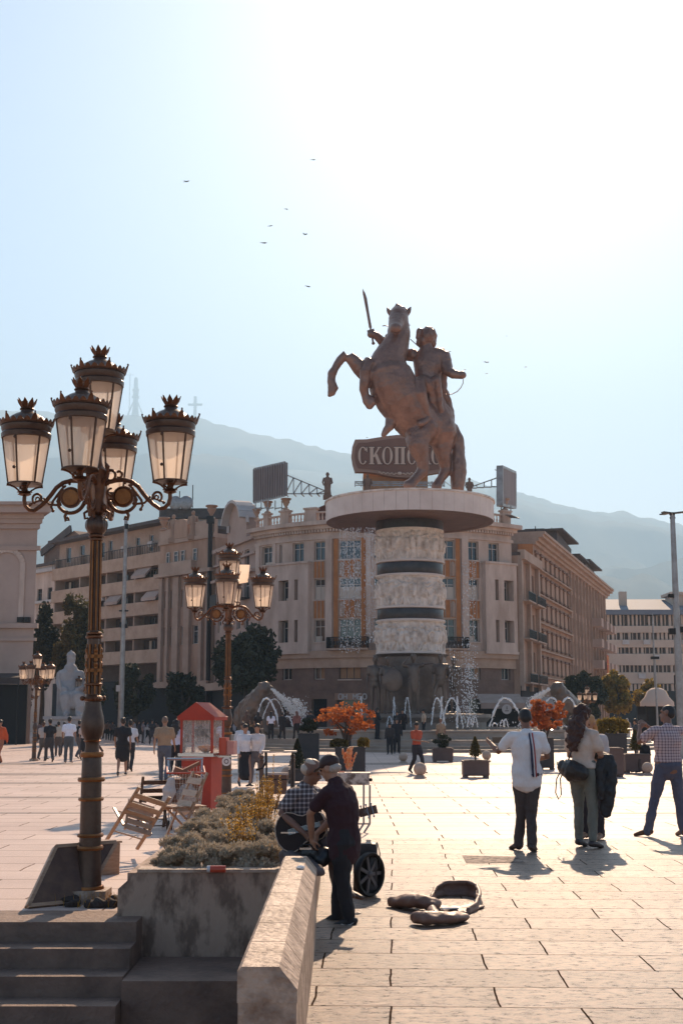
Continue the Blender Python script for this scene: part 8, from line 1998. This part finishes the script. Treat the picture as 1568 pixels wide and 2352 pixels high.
remesh(b, 'side_wall', M_CASE, .012, t, 2, disp=lambda c, n: n * noise.noise(c * 12) * .01)
b = MB(); b.box(gc(1032, 2086, .05), (.16, .07, .01), rz=.2); o = b.build('paper_note', cloth((.35, .42, .5), .7), None); o.location = g0; tag(o, 'small bluish paper lying inside the open guitar case', 'paper')
# awnings, canopy, frame, small signs at the back
M_AWN = mat('grey awning canvas', (.36, .27, .22), .85, (.28, .20, .16), 1.5)
def awning(label, x0, x1, yt, yb, Y, m=M_AWN, dome=False, name='cafe_canopy'):
    t = thing(name, label, 'canopy'); a = P(x0, yb, Y); c_ = P(x1, yb, Y); zt_ = Z(yt, Y); b = MB()
    if dome:
        cx = (a.x + c_.x) / 2; rx = (c_.x - a.x) / 2; b.lathe([(rx, a.z - .3), (rx * .98, a.z), (rx * .72, a.z + (zt_ - a.z) * .35), (rx * .55, a.z + (zt_ - a.z) * .8), (rx * .3, zt_), (.05, zt_ + .05)], 24, (cx, Y + rx, 0))
        b.build('canvas', m, t, fixn=True)
    else: b.prism([a, c_, V((c_.x, Y + 3, zt_)), V((a.x, Y + 3, zt_))], (0, 0, .12)); b.prism([a, c_, c_ - V((0, 0, .3)), a - V((0, 0, .3))], (0, .05, 0)); b.build('canvas', m, t, fixn=True)
    for x in (a.x + .1, c_.x - .1): b = MB(); b.tube((x, Y + .1, 0), (x, Y + .1, a.z - .28), .05); b.build('post', M_IRON, t)
    b = MB(); b.bb(a.x, c_.x, Y + 2.2, Y + 2.4, 0, a.z - .3); b.build('back_panel', M_DARK, t); return t  # near-black backdrop stands in for the shade under the canopy
awning('pale domed canopy over a dark kiosk at the right edge', 1478, 1556, 1580, 1612, 92, mat('pale canopy canvas', (.62, .44, .33), .8), True)
t = awning('long grey awning over a dark cafe front right of the fountain', 1104, 1205, 1596, 1618, 96)
b = MB(); c = P(1163, 1629, 95.8); b.lathe([(.01, -.03), (.36, -.03), (.36, .03), (.01, .03)], 20); b.xf(Matrix.Translation(c) @ Matrix.Rotation(PI / 2, 4, 'X')); b.build('round_sign', M_WHITE, t, fixn=True); b = MB(); b.beam(c + V((0, -.05, -.02)), c + V((0, -.05, .22)), .05, .02, (0, 1, 0)); b.beam(c + V((-.14, -.05, -.12)), c + V((.14, -.05, -.12)), .05, .02, (0, 1, 0)); b.build('sign_mark', M_IRON, t)
awning('grey awning behind the right lion', 1210, 1290, 1603, 1640, 96.5)
awning('dark tarpaulin booth at the left edge under the classical hall', -30, 46, 1547, 1560, 84.5, mat('dark tarpaulin', (.05, .035, .03), .8))
t = thing('lit_frame', 'thin white door frame standing in the shade left of the beige tee walker', 'frame'); b = MB(); Y = 95  # the bars are simply white
for x in (333, 346): p = P(x, 1675, Y); b.bb(p.x - .06, p.x + .06, Y, Y + .08, 0, p.z)
p = P(333, 1675, Y); q_ = P(346, 1675, Y); b.bb(p.x - .06, q_.x + .06, Y, Y + .08, p.z + .002, p.z + .14); b.build('frame_bars', M_WHITE, t)
# birds
rnd = random.Random(21)
where = {0: 'leftmost bird, high over the near lamp', 1: 'topmost bird in the middle of the sky', 2: 'bird third from the top of the middle flock', 3: 'thin bird left in the middle flock', 4: 'lowest left bird of the middle flock', 5: 'bird with raised wings right in the middle flock', 6: 'lone bird left of the sword tip', 7: 'tiny bird upper right of the rider', 8: 'gliding bird right of the rider, upper', 9: 'small bird right of the rider, lower', 10: 'bird farthest right of the rider', 11: 'tiny speck bird high at right', 12: 'pigeon perched on the roof sign edge', 13: 'pigeon by the rider shoulder', 14: 'pigeon just over the rider fist', 15: 'pigeon flying at the top of the right hoarding'}
for i, (x, y, w_, up_) in enumerate([(429, 417, 18, .35), (719, 367, 15, .05), (657, 480, 12, -.3), (621, 519, 15, .1), (606, 558, 19, .08), (701, 539, 13, .8), (707, 658, 18, .12), (1163, 772, 5, .3), (1117, 832, 15, .3), (1117, 858, 8, .2), (1206, 843, 9, .1), (1332, 356, 4, .2), (843, 1005, 6, .4), (1032, 808, 8, .5), (1067, 849, 9, .2), (1138, 1080, 8, .6)]):
    Yd = 62; k = Yd / F; c = P(x, y, Yd); s = w_ * k * 1.35; t = thing('bird', where[i], 'bird', c, rnd.uniform(-.6, .6), 'birds in the air')
    b = MB(); b.loft([(-.22 * s, 0, 0), (-.08 * s, 0, 0), (.1 * s, 0, .01 * s), (.22 * s, 0, .02 * s), (.27 * s, 0, .03 * s)], [.01 * s, .05 * s, .065 * s, .04 * s, .02 * s], 8)
    b.add([(-.2 * s, -.02 * s, 0), (-.36 * s, -.06 * s, 0), (-.36 * s, .06 * s, 0), (-.2 * s, .02 * s, 0)], [(0, 1, 2, 3)]); b.build('body', M_IRON, t)
    for sg_ in (-1, 1):
        b = MB(); a = up_ * (1 if rnd.random() < .8 else .5)
        b.add([(.10 * s, 0, 0), (-.10 * s, 0, 0), (sg_ * .25 * s - .08 * s, sg_ * .06 * s, a * .28 * s), (sg_ * .25 * s + .06 * s, sg_ * .06 * s, a * .30 * s), (sg_ * .52 * s - .06 * s, sg_ * .1 * s, a * .34 * s)], [(0, 1, 2, 3), (3, 2, 4)]); b.build('wing', M_IRON, t)
# ================================================================ HAZE
hz = MB(); hz.bb(-9000, 9000, -70, 7200, -5.0, 1780)
m = bpy.data.materials.new('haze air'); m.use_nodes = True; n = m.node_tree.nodes
n.remove(n['Principled BSDF']); pv = n.new('ShaderNodeVolumePrincipled')
pv.inputs['Color'].default_value = (.50, .76, 1.0, 1); pv.inputs['Density'].default_value = .00024; pv.inputs['Anisotropy'].default_value = .24
m.node_tree.links.new(pv.outputs[0], n['Material Output'].inputs['Volume'])
tag(hz.build('haze', m), kind='stuff')
bpy.data.scenes.remove(_WS)
